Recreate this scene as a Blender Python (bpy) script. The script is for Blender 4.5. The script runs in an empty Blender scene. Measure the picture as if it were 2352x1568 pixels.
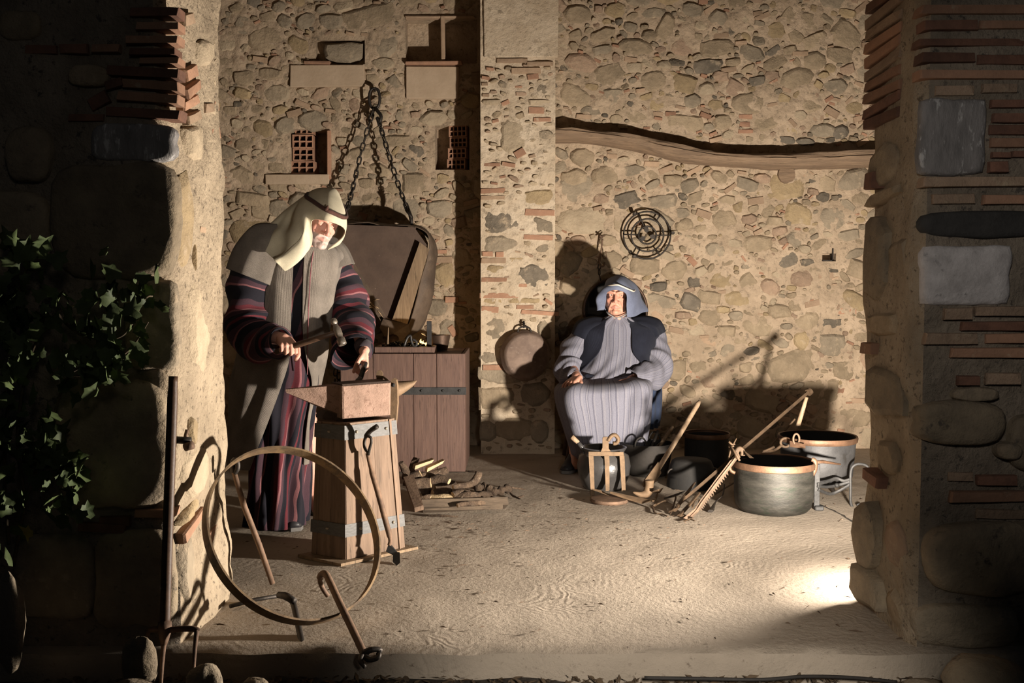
import bpy, bmesh, math, random
import numpy as np
from mathutils import Vector, Matrix

# ------------------------------------------------------------------ camera, world, lamps, exposure
SC = bpy.context.scene
COL = SC.collection
F, CX, CY = 2300.0, 1176.0, 784.0          # focal length and centre in pixels of the 2352x1568 frame
CAM_H, PITCH = 1.17, math.radians(3.09)
cam = bpy.data.cameras.new('camera')
cam.sensor_width = 36.0
cam.lens = F / 2352 * 36.0
cam_o = bpy.data.objects.new('camera', cam)
COL.objects.link(cam_o)
cam_o.location = (0, 0, CAM_H)
cam_o.rotation_euler = (math.pi / 2 - PITCH, 0, 0)
SC.camera = cam_o
SC.view_settings.view_transform = 'Standard'
SC.view_settings.look = 'None'
SC.view_settings.gamma = 1.0
SC.view_settings.use_curve_mapping = False
SC.view_settings.exposure = 0.0
SC.cycles.use_denoising = True
SC.cycles.max_bounces = 6
SC.cycles.sample_clamp_indirect = 4.0

world = bpy.data.worlds.new('night')
SC.world = world
world.use_nodes = True
world.node_tree.nodes['Background'].inputs[0].default_value = (0.55, 0.65, 0.8, 1)
world.node_tree.nodes['Background'].inputs[1].default_value = 0.011

LAMP_POS = (1.47, 3.80, 0.24)


def flood_lamp():
    """the work lamp on the floor just behind the right jamb; its housing cuts the downward light"""
    l = bpy.data.lights.new('flood_lamp', 'POINT')
    l.energy = 820.0
    l.color = (1.0, 0.90, 0.785)
    l.shadow_soft_size = 0.042
    l.use_nodes = True
    nt = l.node_tree
    em = nt.nodes['Emission']
    g = nt.nodes.new('ShaderNodeNewGeometry')
    sp = nt.nodes.new('ShaderNodeSeparateXYZ')
    nt.links.new(g.outputs['Incoming'], sp.inputs[0])
    mr = nt.nodes.new('ShaderNodeMapRange')
    mr.interpolation_type = 'SMOOTHSTEP'
    nt.links.new(sp.outputs['Z'], mr.inputs['Value'])
    mr.inputs['From Min'].default_value = -0.40
    mr.inputs['From Max'].default_value = 0.02
    mr.inputs['To Min'].default_value = 0.06
    mr.inputs['To Max'].default_value = 1.0
    # the reflector throws the beam to the left and into the room
    dt = nt.nodes.new('ShaderNodeVectorMath')
    dt.operation = 'DOT_PRODUCT'
    nt.links.new(g.outputs['Incoming'], dt.inputs[0])
    dt.inputs[1].default_value = (-0.72, 0.69, 0.0)
    mh = nt.nodes.new('ShaderNodeMapRange')
    mh.interpolation_type = 'SMOOTHSTEP'
    nt.links.new(dt.outputs['Value'], mh.inputs['Value'])
    mh.inputs['From Min'].default_value = -0.15
    mh.inputs['From Max'].default_value = 0.30
    mm = nt.nodes.new('ShaderNodeMath')
    mm.operation = 'MULTIPLY'
    nt.links.new(mr.outputs['Result'], mm.inputs[0])
    nt.links.new(mh.outputs['Result'], mm.inputs[1])
    mu = nt.nodes.new('ShaderNodeMapRange')       # the beam thins out upwards
    mu.interpolation_type = 'SMOOTHSTEP'
    nt.links.new(sp.outputs['Z'], mu.inputs['Value'])
    mu.inputs['From Min'].default_value = 0.40
    mu.inputs['From Max'].default_value = 0.90
    mu.inputs['To Min'].default_value = 1.0
    mu.inputs['To Max'].default_value = 0.2
    m2 = nt.nodes.new('ShaderNodeMath')
    m2.operation = 'MULTIPLY'
    nt.links.new(mm.outputs[0], m2.inputs[0])
    nt.links.new(mu.outputs['Result'], m2.inputs[1])
    nt.links.new(m2.outputs[0], em.inputs['Strength'])
    o = bpy.data.objects.new('flood_lamp', l)
    COL.objects.link(o)
    o.location = LAMP_POS


flood_lamp()


def spot(name, loc, target, power, color, size, blend, soft):
    l = bpy.data.lights.new(name, 'SPOT')
    l.energy = power
    l.color = color
    l.spot_size = math.radians(size)
    l.spot_blend = blend
    l.shadow_soft_size = soft
    o = bpy.data.objects.new(name, l)
    COL.objects.link(o)
    o.location = loc
    o.rotation_euler = (Vector(target) - Vector(loc)).to_track_quat('-Z', 'Y').to_euler()
    return o


spot('pillar_fill', (0.15, 0.5, 1.75), (1.62, 3.2, 1.32), 75.0, (1.0, 0.93, 0.86), 40, 1.0, 0.12)  # unseen fill spot outside the opening for the right pillar face
spot('step_fill', (0.45, 1.0, 0.95), (0.5, 3.2, -0.12), 230.0, (1.0, 0.93, 0.84), 48, 1.0, 0.15)  # added low spot without a visible source, brightens the step riser

spot('face_fill', (0.45, 0.5, 0.95), (-0.93, 4.7, 1.28), 300.0, (1.0, 0.90, 0.80), 12, 1.0, 0.06)  # added front fill on the smith's face and chest
spot('chair_fill', (0.5, 0.5, 0.95), (0.68, 6.5, 1.08), 150.0, (1.0, 0.90, 0.80), 9, 1.0, 0.06)  # second unseen fill, for the seated man's face
spot('ivy_fill', (-0.3, 0.6, 2.3), (-1.3, 3.2, 1.45), 8.0, (1.0, 0.92, 0.82), 46, 1.0, 0.2)  # weak added fill that lifts the left front wall and ivy

R = random.Random(11)


# ------------------------------------------------------------------ pixel <-> world helpers
def ray(px, py):
    u, v = (px - CX) / F, (CY - py) / F
    c, s = math.cos(PITCH), math.sin(PITCH)
    return Vector((u, c + v * s, -s + v * c))


def W(px, py, y):
    """world point seen at pixel (px, py) at distance y into the scene"""
    d = ray(px, py)
    t = y / d.y
    return Vector((d.x * t, y, CAM_H + d.z * t))


def FL(px, py, z=0.0):
    """world point on the horizontal plane z"""
    d = ray(px, py)
    t = (z - CAM_H) / d.z
    return Vector((d.x * t, d.y * t, z))


def PL(px, py, p0, n):
    d = ray(px, py)
    o = Vector((0, 0, CAM_H))
    t = (Vector(p0) - o).dot(n) / d.dot(n)
    return o + d * t


def M(px, y):
    return px / F * y


# ------------------------------------------------------------------ noise
def _h(i, j, k, s):
    n = (i * 374761393 + j * 668265263 + k * 2147483647 + s * 974711) & 0xFFFFFFFF
    n = ((n ^ (n >> 13)) * 1274126177) & 0xFFFFFFFF
    n = n ^ (n >> 16)
    return (n & 0xFFFF) / 32767.5 - 1.0


def vnoise(P, seed=0):
    P = np.asarray(P, dtype=float)
    i = np.floor(P).astype(np.int64)
    f = P - i
    f = f * f * (3 - 2 * f)
    out = np.zeros(len(P))
    for a in (0, 1):
        for b in (0, 1):
            for c in (0, 1):
                w = (f[:, 0] if a else 1 - f[:, 0]) * (f[:, 1] if b else 1 - f[:, 1]) * (f[:, 2] if c else 1 - f[:, 2])
                out += w * _h(i[:, 0] + a, i[:, 1] + b, i[:, 2] + c, seed)
    return out


def fbm(P, scale, octs=3, seed=0):
    P = np.asarray(P, dtype=float) * scale
    o, a = np.zeros(len(P)), 1.0
    for k in range(octs):
        o += a * vnoise(P, seed + k)
        P = P * 2.03 + 7.1
        a *= 0.5
    return o


# ------------------------------------------------------------------ materials
def _new(name):
    m = bpy.data.materials.new(name)
    m.use_nodes = True
    nt = m.node_tree
    return m, nt, nt.nodes['Principled BSDF']


def _n(nt, t, **kw):
    n = nt.nodes.new(t)
    for k, v in kw.items():
        setattr(n, k, v)
    return n


def _mix(nt, fac, a, b, mode='MIX'):
    n = _n(nt, 'ShaderNodeMix', data_type='RGBA', blend_type=mode)
    for sock, val in ((n.inputs[0], fac), (n.inputs[6], a), (n.inputs[7], b)):
        if hasattr(val, 'is_linked') or hasattr(val, 'links'):
            nt.links.new(val, sock)
        elif isinstance(val, (tuple, list)):
            sock.default_value = (*val[:3], 1)
        else:
            sock.default_value = val
    return n.outputs[2]


def _noise(nt, vec, scale, detail=5, rough=0.6, dist=0.0):
    n = _n(nt, 'ShaderNodeTexNoise')
    n.inputs['Scale'].default_value = scale
    n.inputs['Detail'].default_value = detail
    n.inputs['Roughness'].default_value = rough
    n.inputs['Distortion'].default_value = dist
    if vec:
        nt.links.new(vec, n.inputs['Vector'])
    return n.outputs[0]


def _rng(nt, val, a, b, c=0.0, d=1.0):
    n = _n(nt, 'ShaderNodeMapRange')
    nt.links.new(val, n.inputs[0])
    for i, x in zip((1, 2, 3, 4), (a, b, c, d)):
        n.inputs[i].default_value = x
    return n.outputs[0]


def mat(name, ca, cb, scale=6, rough=0.85, bump=0.0, bscale=60, metal=0.0, rnd=0.0, speck=None,
        speck_scale=40, speck_at=(0.6, 0.7), stretch=None, spec=0.3, pits=0.0, pit_scale=70, sub=0.0):
    """two-tone noise colour with optional specks, per-object variation and bump"""
    m, nt, b = _new(name)
    geo = _n(nt, 'ShaderNodeNewGeometry')
    vec = geo.outputs['Position']
    if stretch:
        mp = _n(nt, 'ShaderNodeMapping')
        mp.inputs['Scale'].default_value = stretch
        nt.links.new(vec, mp.inputs[0])
        vec = mp.outputs[0]
    c = _mix(nt, _rng(nt, _noise(nt, vec, scale, 6, 0.65), 0.36, 0.64), ca, cb)
    if speck:
        c = _mix(nt, _rng(nt, _noise(nt, vec, speck_scale, 4, 0.7), *speck_at), c, speck)
    if rnd:
        oi = _n(nt, 'ShaderNodeObjectInfo')
        v = _rng(nt, oi.outputs['Random'], 0, 1, 1 - rnd, 1 + rnd)
        hs = _n(nt, 'ShaderNodeHueSaturation')
        nt.links.new(v, hs.inputs['Value'])
        nt.links.new(c, hs.inputs['Color'])
        c = hs.outputs[0]
    nt.links.new(c, b.inputs['Base Color'])
    b.inputs['Roughness'].default_value = rough
    b.inputs['Metallic'].default_value = metal
    b.inputs['Specular IOR Level'].default_value = spec
    if bump:
        hgt = _noise(nt, vec, bscale, 6, 0.65)
        if pits:
            vo = _n(nt, 'ShaderNodeTexVoronoi')
            vo.inputs['Scale'].default_value = pit_scale
            nt.links.new(vec, vo.inputs['Vector'])
            r = _rng(nt, vo.outputs['Distance'], 0.05, 0.35, 0, pits)
            ad = _n(nt, 'ShaderNodeMath', operation='ADD')
            nt.links.new(hgt, ad.inputs[0])
            nt.links.new(r, ad.inputs[1])
            hgt = ad.outputs[0]
        bp = _n(nt, 'ShaderNodeBump')
        bp.inputs['Strength'].default_value = 1.0
        bp.inputs['Distance'].default_value = bump
        nt.links.new(hgt, bp.inputs['Height'])
        nt.links.new(bp.outputs[0], b.inputs['Normal'])
    return m


def wood(name, ca, cb, axis='z', scale=1.0, rough=0.7, bump=0.002, rnd=0.1):
    st = {'x': (1.2, 14, 14), 'y': (14, 1.2, 14), 'z': (14, 14, 1.2)}[axis]
    return mat(name, ca, cb, scale=3.0 * scale, rough=rough, bump=bump, bscale=7 * scale, rnd=rnd,
               stretch=st, speck=tuple(x * 0.45 for x in ca), speck_scale=5 * scale, speck_at=(0.58, 0.68))


def cloth(name, stops=None, reps=1, axis='u', base=(0.3, 0.3, 0.3), base2=None, warp=0.0, warp_scale=4, slant=0.0,
          weave=700, bump=0.0006, rib=None, rough=0.92, var=0.18):
    """woven cloth; stripes run over the UV of the garment: stops = [(position, colour), ...] repeated reps times"""
    m, nt, b = _new(name)
    geo = _n(nt, 'ShaderNodeNewGeometry')
    uv = _n(nt, 'ShaderNodeTexCoord')
    sx = _n(nt, 'ShaderNodeSeparateXYZ')
    nt.links.new(uv.outputs['UV'], sx.inputs[0])
    pos = geo.outputs['Position']
    if stops:
        main, other = (sx.outputs[0], sx.outputs[1]) if axis == 'u' else (sx.outputs[1], sx.outputs[0])
        ad = _n(nt, 'ShaderNodeMath', operation='MULTIPLY_ADD')
        nt.links.new(other, ad.inputs[0])
        ad.inputs[1].default_value = slant
        nt.links.new(main, ad.inputs[2])
        val = ad.outputs[0]
        if warp:
            nz = _rng(nt, _noise(nt, pos, warp_scale, 2, 0.5), 0, 1, -warp, warp)
            a2 = _n(nt, 'ShaderNodeMath', operation='ADD')
            nt.links.new(val, a2.inputs[0])
            nt.links.new(nz, a2.inputs[1])
            val = a2.outputs[0]
        mu = _n(nt, 'ShaderNodeMath', operation='MULTIPLY')
        nt.links.new(val, mu.inputs[0])
        mu.inputs[1].default_value = reps
        fr = _n(nt, 'ShaderNodeMath', operation='FRACT')
        nt.links.new(mu.outputs[0], fr.inputs[0])
        cr = _n(nt, 'ShaderNodeValToRGB')
        cr.color_ramp.interpolation = 'CONSTANT'
        el = cr.color_ramp.elements
        while len(el) < len(stops):
            el.new(0.5)
        for e, (p, c) in zip(el, stops):
            e.position = p
            e.color = (*c, 1)
        nt.links.new(fr.outputs[0], cr.inputs[0])
        col = cr.outputs[0]
    else:
        col = _mix(nt, _rng(nt, _noise(nt, pos, 9, 4), 0.35, 0.65), base, base2 or tuple(x * 0.8 for x in base))
    fine = _rng(nt, _noise(nt, pos, 260, 2, 0.6), 0.25, 0.75, 1 - var, 1 + var)
    hs = _n(nt, 'ShaderNodeHueSaturation')
    nt.links.new(fine, hs.inputs['Value'])
    nt.links.new(col, hs.inputs['Color'])
    nt.links.new(hs.outputs[0], b.inputs['Base Color'])
    b.inputs['Roughness'].default_value = rough
    b.inputs['Specular IOR Level'].default_value = 0.15
    b.inputs['Sheen Weight'].default_value = 0.03
    h = _noise(nt, pos, weave, 2, 0.5)
    if rib:
        wv = _n(nt, 'ShaderNodeMath', operation='MULTIPLY')
        nt.links.new(sx.outputs[0], wv.inputs[0])
        wv.inputs[1].default_value = rib * 6.2832
        si = _n(nt, 'ShaderNodeMath', operation='SINE')
        nt.links.new(wv.outputs[0], si.inputs[0])
        ad = _n(nt, 'ShaderNodeMath', operation='MULTIPLY_ADD')
        nt.links.new(si.outputs[0], ad.inputs[0])
        ad.inputs[1].default_value = 0.6
        nt.links.new(h, ad.inputs[2])
        h = ad.outputs[0]
    bp = _n(nt, 'ShaderNodeBump')
    bp.inputs['Distance'].default_value = bump
    nt.links.new(h, bp.inputs['Height'])
    nt.links.new(bp.outputs[0], b.inputs['Normal'])
    return m


def plain(name, col, rough=0.6, metal=0.0, emit=None, estr=0.0, spec=0.4):
    m, nt, b = _new(name)
    b.inputs['Base Color'].default_value = (*col, 1)
    b.inputs['Roughness'].default_value = rough
    b.inputs['Metallic'].default_value = metal
    b.inputs['Specular IOR Level'].default_value = spec
    if emit:
        b.inputs['Emission Color'].default_value = (*emit, 1)
        b.inputs['Emission Strength'].default_value = estr
    return m


MORTAR = mat('mortar', (0.50, 0.38, 0.265), (0.35, 0.263, 0.178), 4.5, 0.95, 0.017, 24, speck=(0.23, 0.178, 0.122),
             speck_scale=26, speck_at=(0.54, 0.68))
MORTAR_PILLAR = mat('mortar_pillar', (0.60, 0.49, 0.36), (0.46, 0.36, 0.25), 4.0, 0.95, 0.016, 24,
                    speck=(0.29, 0.23, 0.16), speck_scale=24, speck_at=(0.56, 0.70))
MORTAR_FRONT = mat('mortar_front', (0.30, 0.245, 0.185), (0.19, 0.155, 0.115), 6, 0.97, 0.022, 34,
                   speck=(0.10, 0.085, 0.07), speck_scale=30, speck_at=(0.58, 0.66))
def stone(name, ca, cb, rnd):
    # lime-washed rubble: every stone keeps some of the mortar smeared over it
    return mat(name, ca, cb, 9, 0.92, 0.014, 30, rnd=rnd, speck=(0.42, 0.325, 0.22), speck_scale=15, speck_at=(0.56, 0.74))


STONES = {
    'tan': stone('stone_tan', (0.36, 0.275, 0.18), (0.26, 0.20, 0.13), 0.14),
    'ochre': stone('stone_ochre', (0.39, 0.29, 0.165), (0.29, 0.215, 0.125), 0.14),
    'grey': stone('stone_grey', (0.31, 0.25, 0.175), (0.22, 0.177, 0.124), 0.16),
    'dark': stone('stone_dark', (0.195, 0.16, 0.118), (0.12, 0.10, 0.075), 0.22),
    'pale': stone('stone_pale', (0.44, 0.35, 0.24), (0.35, 0.275, 0.185), 0.12),
    'rose': stone('stone_rose', (0.36, 0.25, 0.17), (0.27, 0.19, 0.13), 0.15),
}
BRICK = mat('brick_red', (0.36, 0.20, 0.125), (0.29, 0.165, 0.105), 14, 0.9, 0.004, 60, rnd=0.22, speck=(0.42, 0.31, 0.21), speck_scale=24,
            speck_at=(0.6, 0.75))
BRICK_PALE = mat('brick_pale', (0.38, 0.265, 0.175), (0.31, 0.215, 0.14), 14, 0.9, 0.004, 60, rnd=0.2)
BRICK_DARK = mat('brick_dark', (0.20, 0.10, 0.065), (0.13, 0.068, 0.047), 14, 0.9, 0.005, 50, rnd=0.3)
HOLLOW = mat('hollow_brick_clay', (0.42, 0.235, 0.15), (0.35, 0.19, 0.12), 18, 0.9, 0.002, 60, rnd=0.08)
PLASTER = mat('plaster', (0.46, 0.35, 0.245), (0.40, 0.30, 0.205), 7, 0.95, 0.003, 40)
DARK_BAND = mat('dark_band', (0.05, 0.047, 0.043), (0.032, 0.03, 0.028), 12, 0.8, 0.006, 40)
MARBLE = mat('grey_marble', (0.27, 0.25, 0.238), (0.17, 0.158, 0.15), 5, 0.75, 0.006, 14, speck=(0.48, 0.46, 0.44), speck_scale=7,
             speck_at=(0.58, 0.66), stretch=(5, 5, 1.6))
WHITE_STONE = mat('white_stone', (0.60, 0.56, 0.54), (0.40, 0.37, 0.355), 14, 0.75, 0.006, 42, speck=(0.28, 0.26, 0.25), speck_scale=26)
FIELD_STONE = mat('field_stone', (0.30, 0.235, 0.155), (0.19, 0.15, 0.105), 8, 0.92, 0.012, 26, rnd=0.2, speck=(0.11, 0.09, 0.07), speck_scale=20,
                  speck_at=(0.6, 0.7))
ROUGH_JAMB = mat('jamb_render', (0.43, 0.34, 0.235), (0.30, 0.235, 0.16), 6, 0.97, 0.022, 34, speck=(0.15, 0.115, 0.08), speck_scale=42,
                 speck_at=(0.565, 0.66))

IRON_DARK = mat('iron_dark', (0.06, 0.05, 0.042), (0.035, 0.03, 0.026), 30, 0.55, 0.0008, 120, metal=0.7)
IRON_RUST = mat('iron_rust', (0.20, 0.125, 0.08), (0.11, 0.07, 0.048), 24, 0.75, 0.001, 120, metal=0.35)
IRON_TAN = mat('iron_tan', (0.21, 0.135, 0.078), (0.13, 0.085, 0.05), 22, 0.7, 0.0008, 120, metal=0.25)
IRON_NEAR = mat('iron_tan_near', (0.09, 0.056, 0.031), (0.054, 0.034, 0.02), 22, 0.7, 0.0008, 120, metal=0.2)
IRON_GREY = mat('iron_grey', (0.060, 0.058, 0.056), (0.036, 0.035, 0.034), 22, 0.6, 0.001, 90, metal=0.5)
STEEL_BAND = mat('galvanised_band', (0.13, 0.125, 0.12), (0.09, 0.087, 0.083), 12, 0.6, 0.0008, 60, metal=0.25, stretch=(3, 3, 10))
RIVET = mat('rivet_metal', (0.40, 0.34, 0.26), (0.30, 0.25, 0.19), 40, 0.5, 0.0005, 90, metal=0.6)
ANVIL_M = mat('anvil_rusted', (0.31, 0.20, 0.15), (0.21, 0.135, 0.098), 13, 0.8, 0.0035, 90, metal=0.1, speck=(0.17, 0.10, 0.07), speck_scale=48,
              speck_at=(0.56, 0.66), pits=0.22, pit_scale=210)
ANVIL_SHADE = mat('anvil_shade', (0.10, 0.07, 0.055), (0.06, 0.045, 0.036), 16, 0.6, 0.001, 90, metal=0.4)  # anvil metal darkened: shade on its top and waist put into the colour
BLOCK_W = wood('block_wood', (0.20, 0.132, 0.088), (0.135, 0.088, 0.058), 'z', 1.0, 0.75, 0.002)
FORGE_W = wood('forge_wood', (0.145, 0.085, 0.063), (0.10, 0.058, 0.045), 'z', 1.2, 0.6, 0.0012)
OLD_W = wood('old_plank', (0.27, 0.19, 0.115), (0.17, 0.115, 0.07), 'z', 1.0, 0.8, 0.003)
BEAM_W = wood('beam_wood', (0.30, 0.205, 0.13), (0.19, 0.13, 0.085), 'x', 0.8, 0.85, 0.012)
HANDLE_W = wood('handle_wood', (0.36, 0.255, 0.165), (0.25, 0.17, 0.105), 'z', 1.4, 0.65, 0.001)
HANDLE_D = wood('handle_dark_wood', (0.10, 0.055, 0.032), (0.065, 0.036, 0.022), 'x', 1.4, 0.5, 0.0006)
STOOL_W = wood('stool_wood', (0.10, 0.06, 0.04), (0.06, 0.038, 0.027), 'z', 1.4, 0.65, 0.001)
BARK = mat('bark', (0.125, 0.083, 0.053), (0.06, 0.04, 0.027), 26, 0.95, 0.018, 55, rnd=0.3, speck=(0.24, 0.185, 0.13), speck_scale=30, speck_at=(0.6, 0.7))
SPLIT = mat('split_wood', (0.62, 0.45, 0.27), (0.48, 0.33, 0.19), 14, 0.8, 0.003, 40, stretch=(2, 10, 10), rnd=0.15)
CUT_END = mat('cut_end', (0.55, 0.40, 0.23), (0.42, 0.29, 0.16), 30, 0.85, 0.002, 80)
LEATHER = mat('bellows_leather', (0.125, 0.088, 0.06), (0.075, 0.053, 0.038), 7, 0.62, 0.005, 22, speck=(0.21, 0.15, 0.10), speck_scale=12,
              speck_at=(0.62, 0.78))
BOARD_D = mat('bellows_board', (0.10, 0.066, 0.048), (0.072, 0.047, 0.035), 6, 0.62, 0.0012, 60, speck=(0.20, 0.15, 0.11), speck_scale=38,
              speck_at=(0.70, 0.76))
POT_GREY = mat('tarnished_copper', (0.045, 0.041, 0.034), (0.018, 0.017, 0.014), 7, 0.55, 0.0016, 60, metal=0.4, speck=(0.022, 0.026, 0.018), speck_scale=9,
               speck_at=(0.52, 0.68), stretch=(1, 1, 4))
POT_RIM = mat('pot_rim_copper', (0.15, 0.083, 0.048), (0.09, 0.05, 0.03), 18, 0.55, 0.0012, 80, metal=0.45)
POT_ZINC = mat('dull_zinc', (0.060, 0.058, 0.057), (0.035, 0.034, 0.034), 8, 0.6, 0.0015, 60, metal=0.3, speck=(0.03, 0.028, 0.026), speck_scale=14)
SOOT = mat('soot', (0.014, 0.013, 0.012), (0.02, 0.018, 0.016), 10, 0.8, 0.001, 60)
COPPER_D = mat('sooty_copper', (0.10, 0.062, 0.042), (0.05, 0.034, 0.026), 10, 0.5, 0.001, 60, metal=0.6)
GLAZE = mat('black_glaze', (0.035, 0.033, 0.032), (0.06, 0.056, 0.053), 8, 0.28, 0.0012, 60, spec=0.6)
RUBBER = mat('black_rubber', (0.032, 0.027, 0.023), (0.022, 0.019, 0.016), 10, 0.7, 0.001, 60)
PAN_M = mat('rusty_pan', (0.27, 0.195, 0.15), (0.17, 0.12, 0.095), 10, 0.75, 0.002, 50, metal=0.3, speck=(0.42, 0.34, 0.28), speck_scale=34,
            speck_at=(0.62, 0.72))
COAL = mat('coal', (0.02, 0.018, 0.017), (0.04, 0.035, 0.032), 30, 0.7, 0.004, 40)
FLAME = plain('ember_glow', (0.9, 0.4, 0.1), 0.5, 0, (1.0, 0.55, 0.16), 5.0)
BLACK_STEEL = mat('black_steel', (0.08, 0.075, 0.072), (0.05, 0.047, 0.045), 20, 0.45, 0.0005, 60, metal=0.7)
HAMMER_M = mat('hammer_steel', (0.36, 0.31, 0.25), (0.22, 0.185, 0.15), 30, 0.4, 0.0008, 80, metal=0.8)
FLOOR_C = None
GROUND_M = mat('dark_soil', (0.06, 0.048, 0.036), (0.035, 0.028, 0.022), 9, 0.97, 0.02, 40, speck=(0.10, 0.08, 0.06), speck_scale=50)
LEAF_DRY = mat('dry_leaf', (0.14, 0.095, 0.055), (0.08, 0.055, 0.035), 20, 0.9, 0.001, 60, rnd=0.4)
IVY = mat('ivy_leaf', (0.075, 0.10, 0.035), (0.045, 0.065, 0.024), 20, 0.62, 0.001, 60, rnd=0.35, spec=0.25)
IVY_Y = mat('ivy_leaf_yellow', (0.50, 0.36, 0.06), (0.36, 0.26, 0.05), 20, 0.5, 0.001, 60)
STEM = mat('ivy_stem', (0.10, 0.075, 0.045), (0.06, 0.045, 0.03), 20, 0.9, 0.001, 60)
CEIL = wood('ceiling_boards', (0.07, 0.05, 0.035), (0.045, 0.033, 0.024), 'y', 1.0, 0.9, 0.003)
EYE_W = plain('eye_white', (0.62, 0.56, 0.52), 0.25)
IRIS = plain('eye_iris', (0.04, 0.025, 0.016), 0.2)
HAIR_G = mat('grey_hair', (0.62, 0.58, 0.54), (0.42, 0.39, 0.36), 160, 0.9, 0.004, 240)
BROW_M = mat('brow_hair', (0.20, 0.165, 0.14), (0.13, 0.105, 0.09), 120, 0.9, 0.002, 200)


def floor_mat():
    m, nt, b = _new('concrete_floor')
    geo = _n(nt, 'ShaderNodeNewGeometry')
    pos = geo.outputs['Position']
    c = _mix(nt, _rng(nt, _noise(nt, pos, 1.6, 5), 0.35, 0.65), (0.40, 0.33, 0.255), (0.31, 0.255, 0.195))
    c = _mix(nt, _rng(nt, _noise(nt, pos, 34, 5, 0.75), 0.60, 0.72), c, (0.145, 0.11, 0.08))
    nt.links.new(c, b.inputs['Base Color'])
    b.inputs['Roughness'].default_value = 0.92
    b.inputs['Specular IOR Level'].default_value = 0.25
    # trowel arcs: rings around scattered centres, strongest near the front
    vo = _n(nt, 'ShaderNodeTexVoronoi')
    vo.inputs['Scale'].default_value = 2.3
    wp = _n(nt, 'ShaderNodeVectorMath', operation='ADD')
    nt.links.new(pos, wp.inputs[0])
    nz = _n(nt, 'ShaderNodeTexNoise')
    nz.inputs['Scale'].default_value = 5
    nt.links.new(pos, nz.inputs['Vector'])
    sc = _n(nt, 'ShaderNodeVectorMath', operation='SCALE')
    nt.links.new(nz.outputs[1], sc.inputs[0])
    sc.inputs['Scale'].default_value = 0.2
    nt.links.new(sc.outputs[0], wp.inputs[1])
    nt.links.new(wp.outputs[0], vo.inputs['Vector'])
    mu = _n(nt, 'ShaderNodeMath', operation='MULTIPLY')
    nt.links.new(vo.outputs['Distance'], mu.inputs[0])
    mu.inputs[1].default_value = 95
    si = _n(nt, 'ShaderNodeMath', operation='SINE')
    nt.links.new(mu.outputs[0], si.inputs[0])
    msk = _rng(nt, _noise(nt, pos, 2.1, 3), 0.50, 0.66, 0, 0.34)
    sy = _n(nt, 'ShaderNodeSeparateXYZ')
    nt.links.new(pos, sy.inputs[0])
    near = _rng(nt, sy.outputs[1], 4.4, 5.0, 1, 0)
    m2 = _n(nt, 'ShaderNodeMath', operation='MULTIPLY')
    nt.links.new(msk, m2.inputs[0])
    nt.links.new(near, m2.inputs[1])
    m3 = _n(nt, 'ShaderNodeMath', operation='MULTIPLY')
    nt.links.new(si.outputs[0], m3.inputs[0])
    nt.links.new(m2.outputs[0], m3.inputs[1])
    ad = _n(nt, 'ShaderNodeMath', operation='MULTIPLY_ADD')
    nt.links.new(_noise(nt, pos, 42, 6, 0.68), ad.inputs[0])
    ad.inputs[1].default_value = 2.6
    nt.links.new(m3.outputs[0], ad.inputs[2])
    bp = _n(nt, 'ShaderNodeBump')
    bp.inputs['Strength'].default_value = 0.75
    bp.inputs['Distance'].default_value = 0.0042
    nt.links.new(ad.outputs[0], bp.inputs['Height'])
    nt.links.new(bp.outputs[0], b.inputs['Normal'])
    return m


FLOOR_C = floor_mat()


def skin_mat():
    m, nt, b = _new('skin')
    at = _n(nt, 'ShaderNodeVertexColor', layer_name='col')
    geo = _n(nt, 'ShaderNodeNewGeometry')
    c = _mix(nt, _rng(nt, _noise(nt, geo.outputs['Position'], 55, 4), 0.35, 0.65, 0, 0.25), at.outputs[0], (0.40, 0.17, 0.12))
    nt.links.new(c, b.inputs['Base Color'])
    b.inputs['Roughness'].default_value = 0.5
    b.inputs['Specular IOR Level'].default_value = 0.35
    bp = _n(nt, 'ShaderNodeBump')
    bp.inputs['Distance'].default_value = 0.0012
    nt.links.new(_noise(nt, geo.outputs['Position'], 170, 4), bp.inputs['Height'])
    nt.links.new(bp.outputs[0], b.inputs['Normal'])
    return m


SKIN = skin_mat()


# ------------------------------------------------------------------ mesh builder and scene helpers
def root_loc(o):
    while o.parent:
        o = o.parent
    return Vector(o.location)


def tag(o, label=None, cat=None, group=None, kind=None):
    if label:
        o['label'] = label
    if cat:
        o['category'] = cat
    if group:
        o['group'] = group
    if kind:
        o['kind'] = kind
    return o


def thing(name, label, cat, loc, group=None):
    o = bpy.data.objects.new(name, None)
    COL.objects.link(o)
    o.empty_display_size = 0.1
    o.location = loc
    return tag(o, label, cat, group)


def link(name, me, mats, parent=None, loc=None):
    for m in (mats if isinstance(mats, (list, tuple)) else [mats]):
        me.materials.append(m)
    o = bpy.data.objects.new(name, me)
    COL.objects.link(o)
    if parent:
        o.parent = parent
    if loc is not None:
        o.location = loc
    return o


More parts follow.
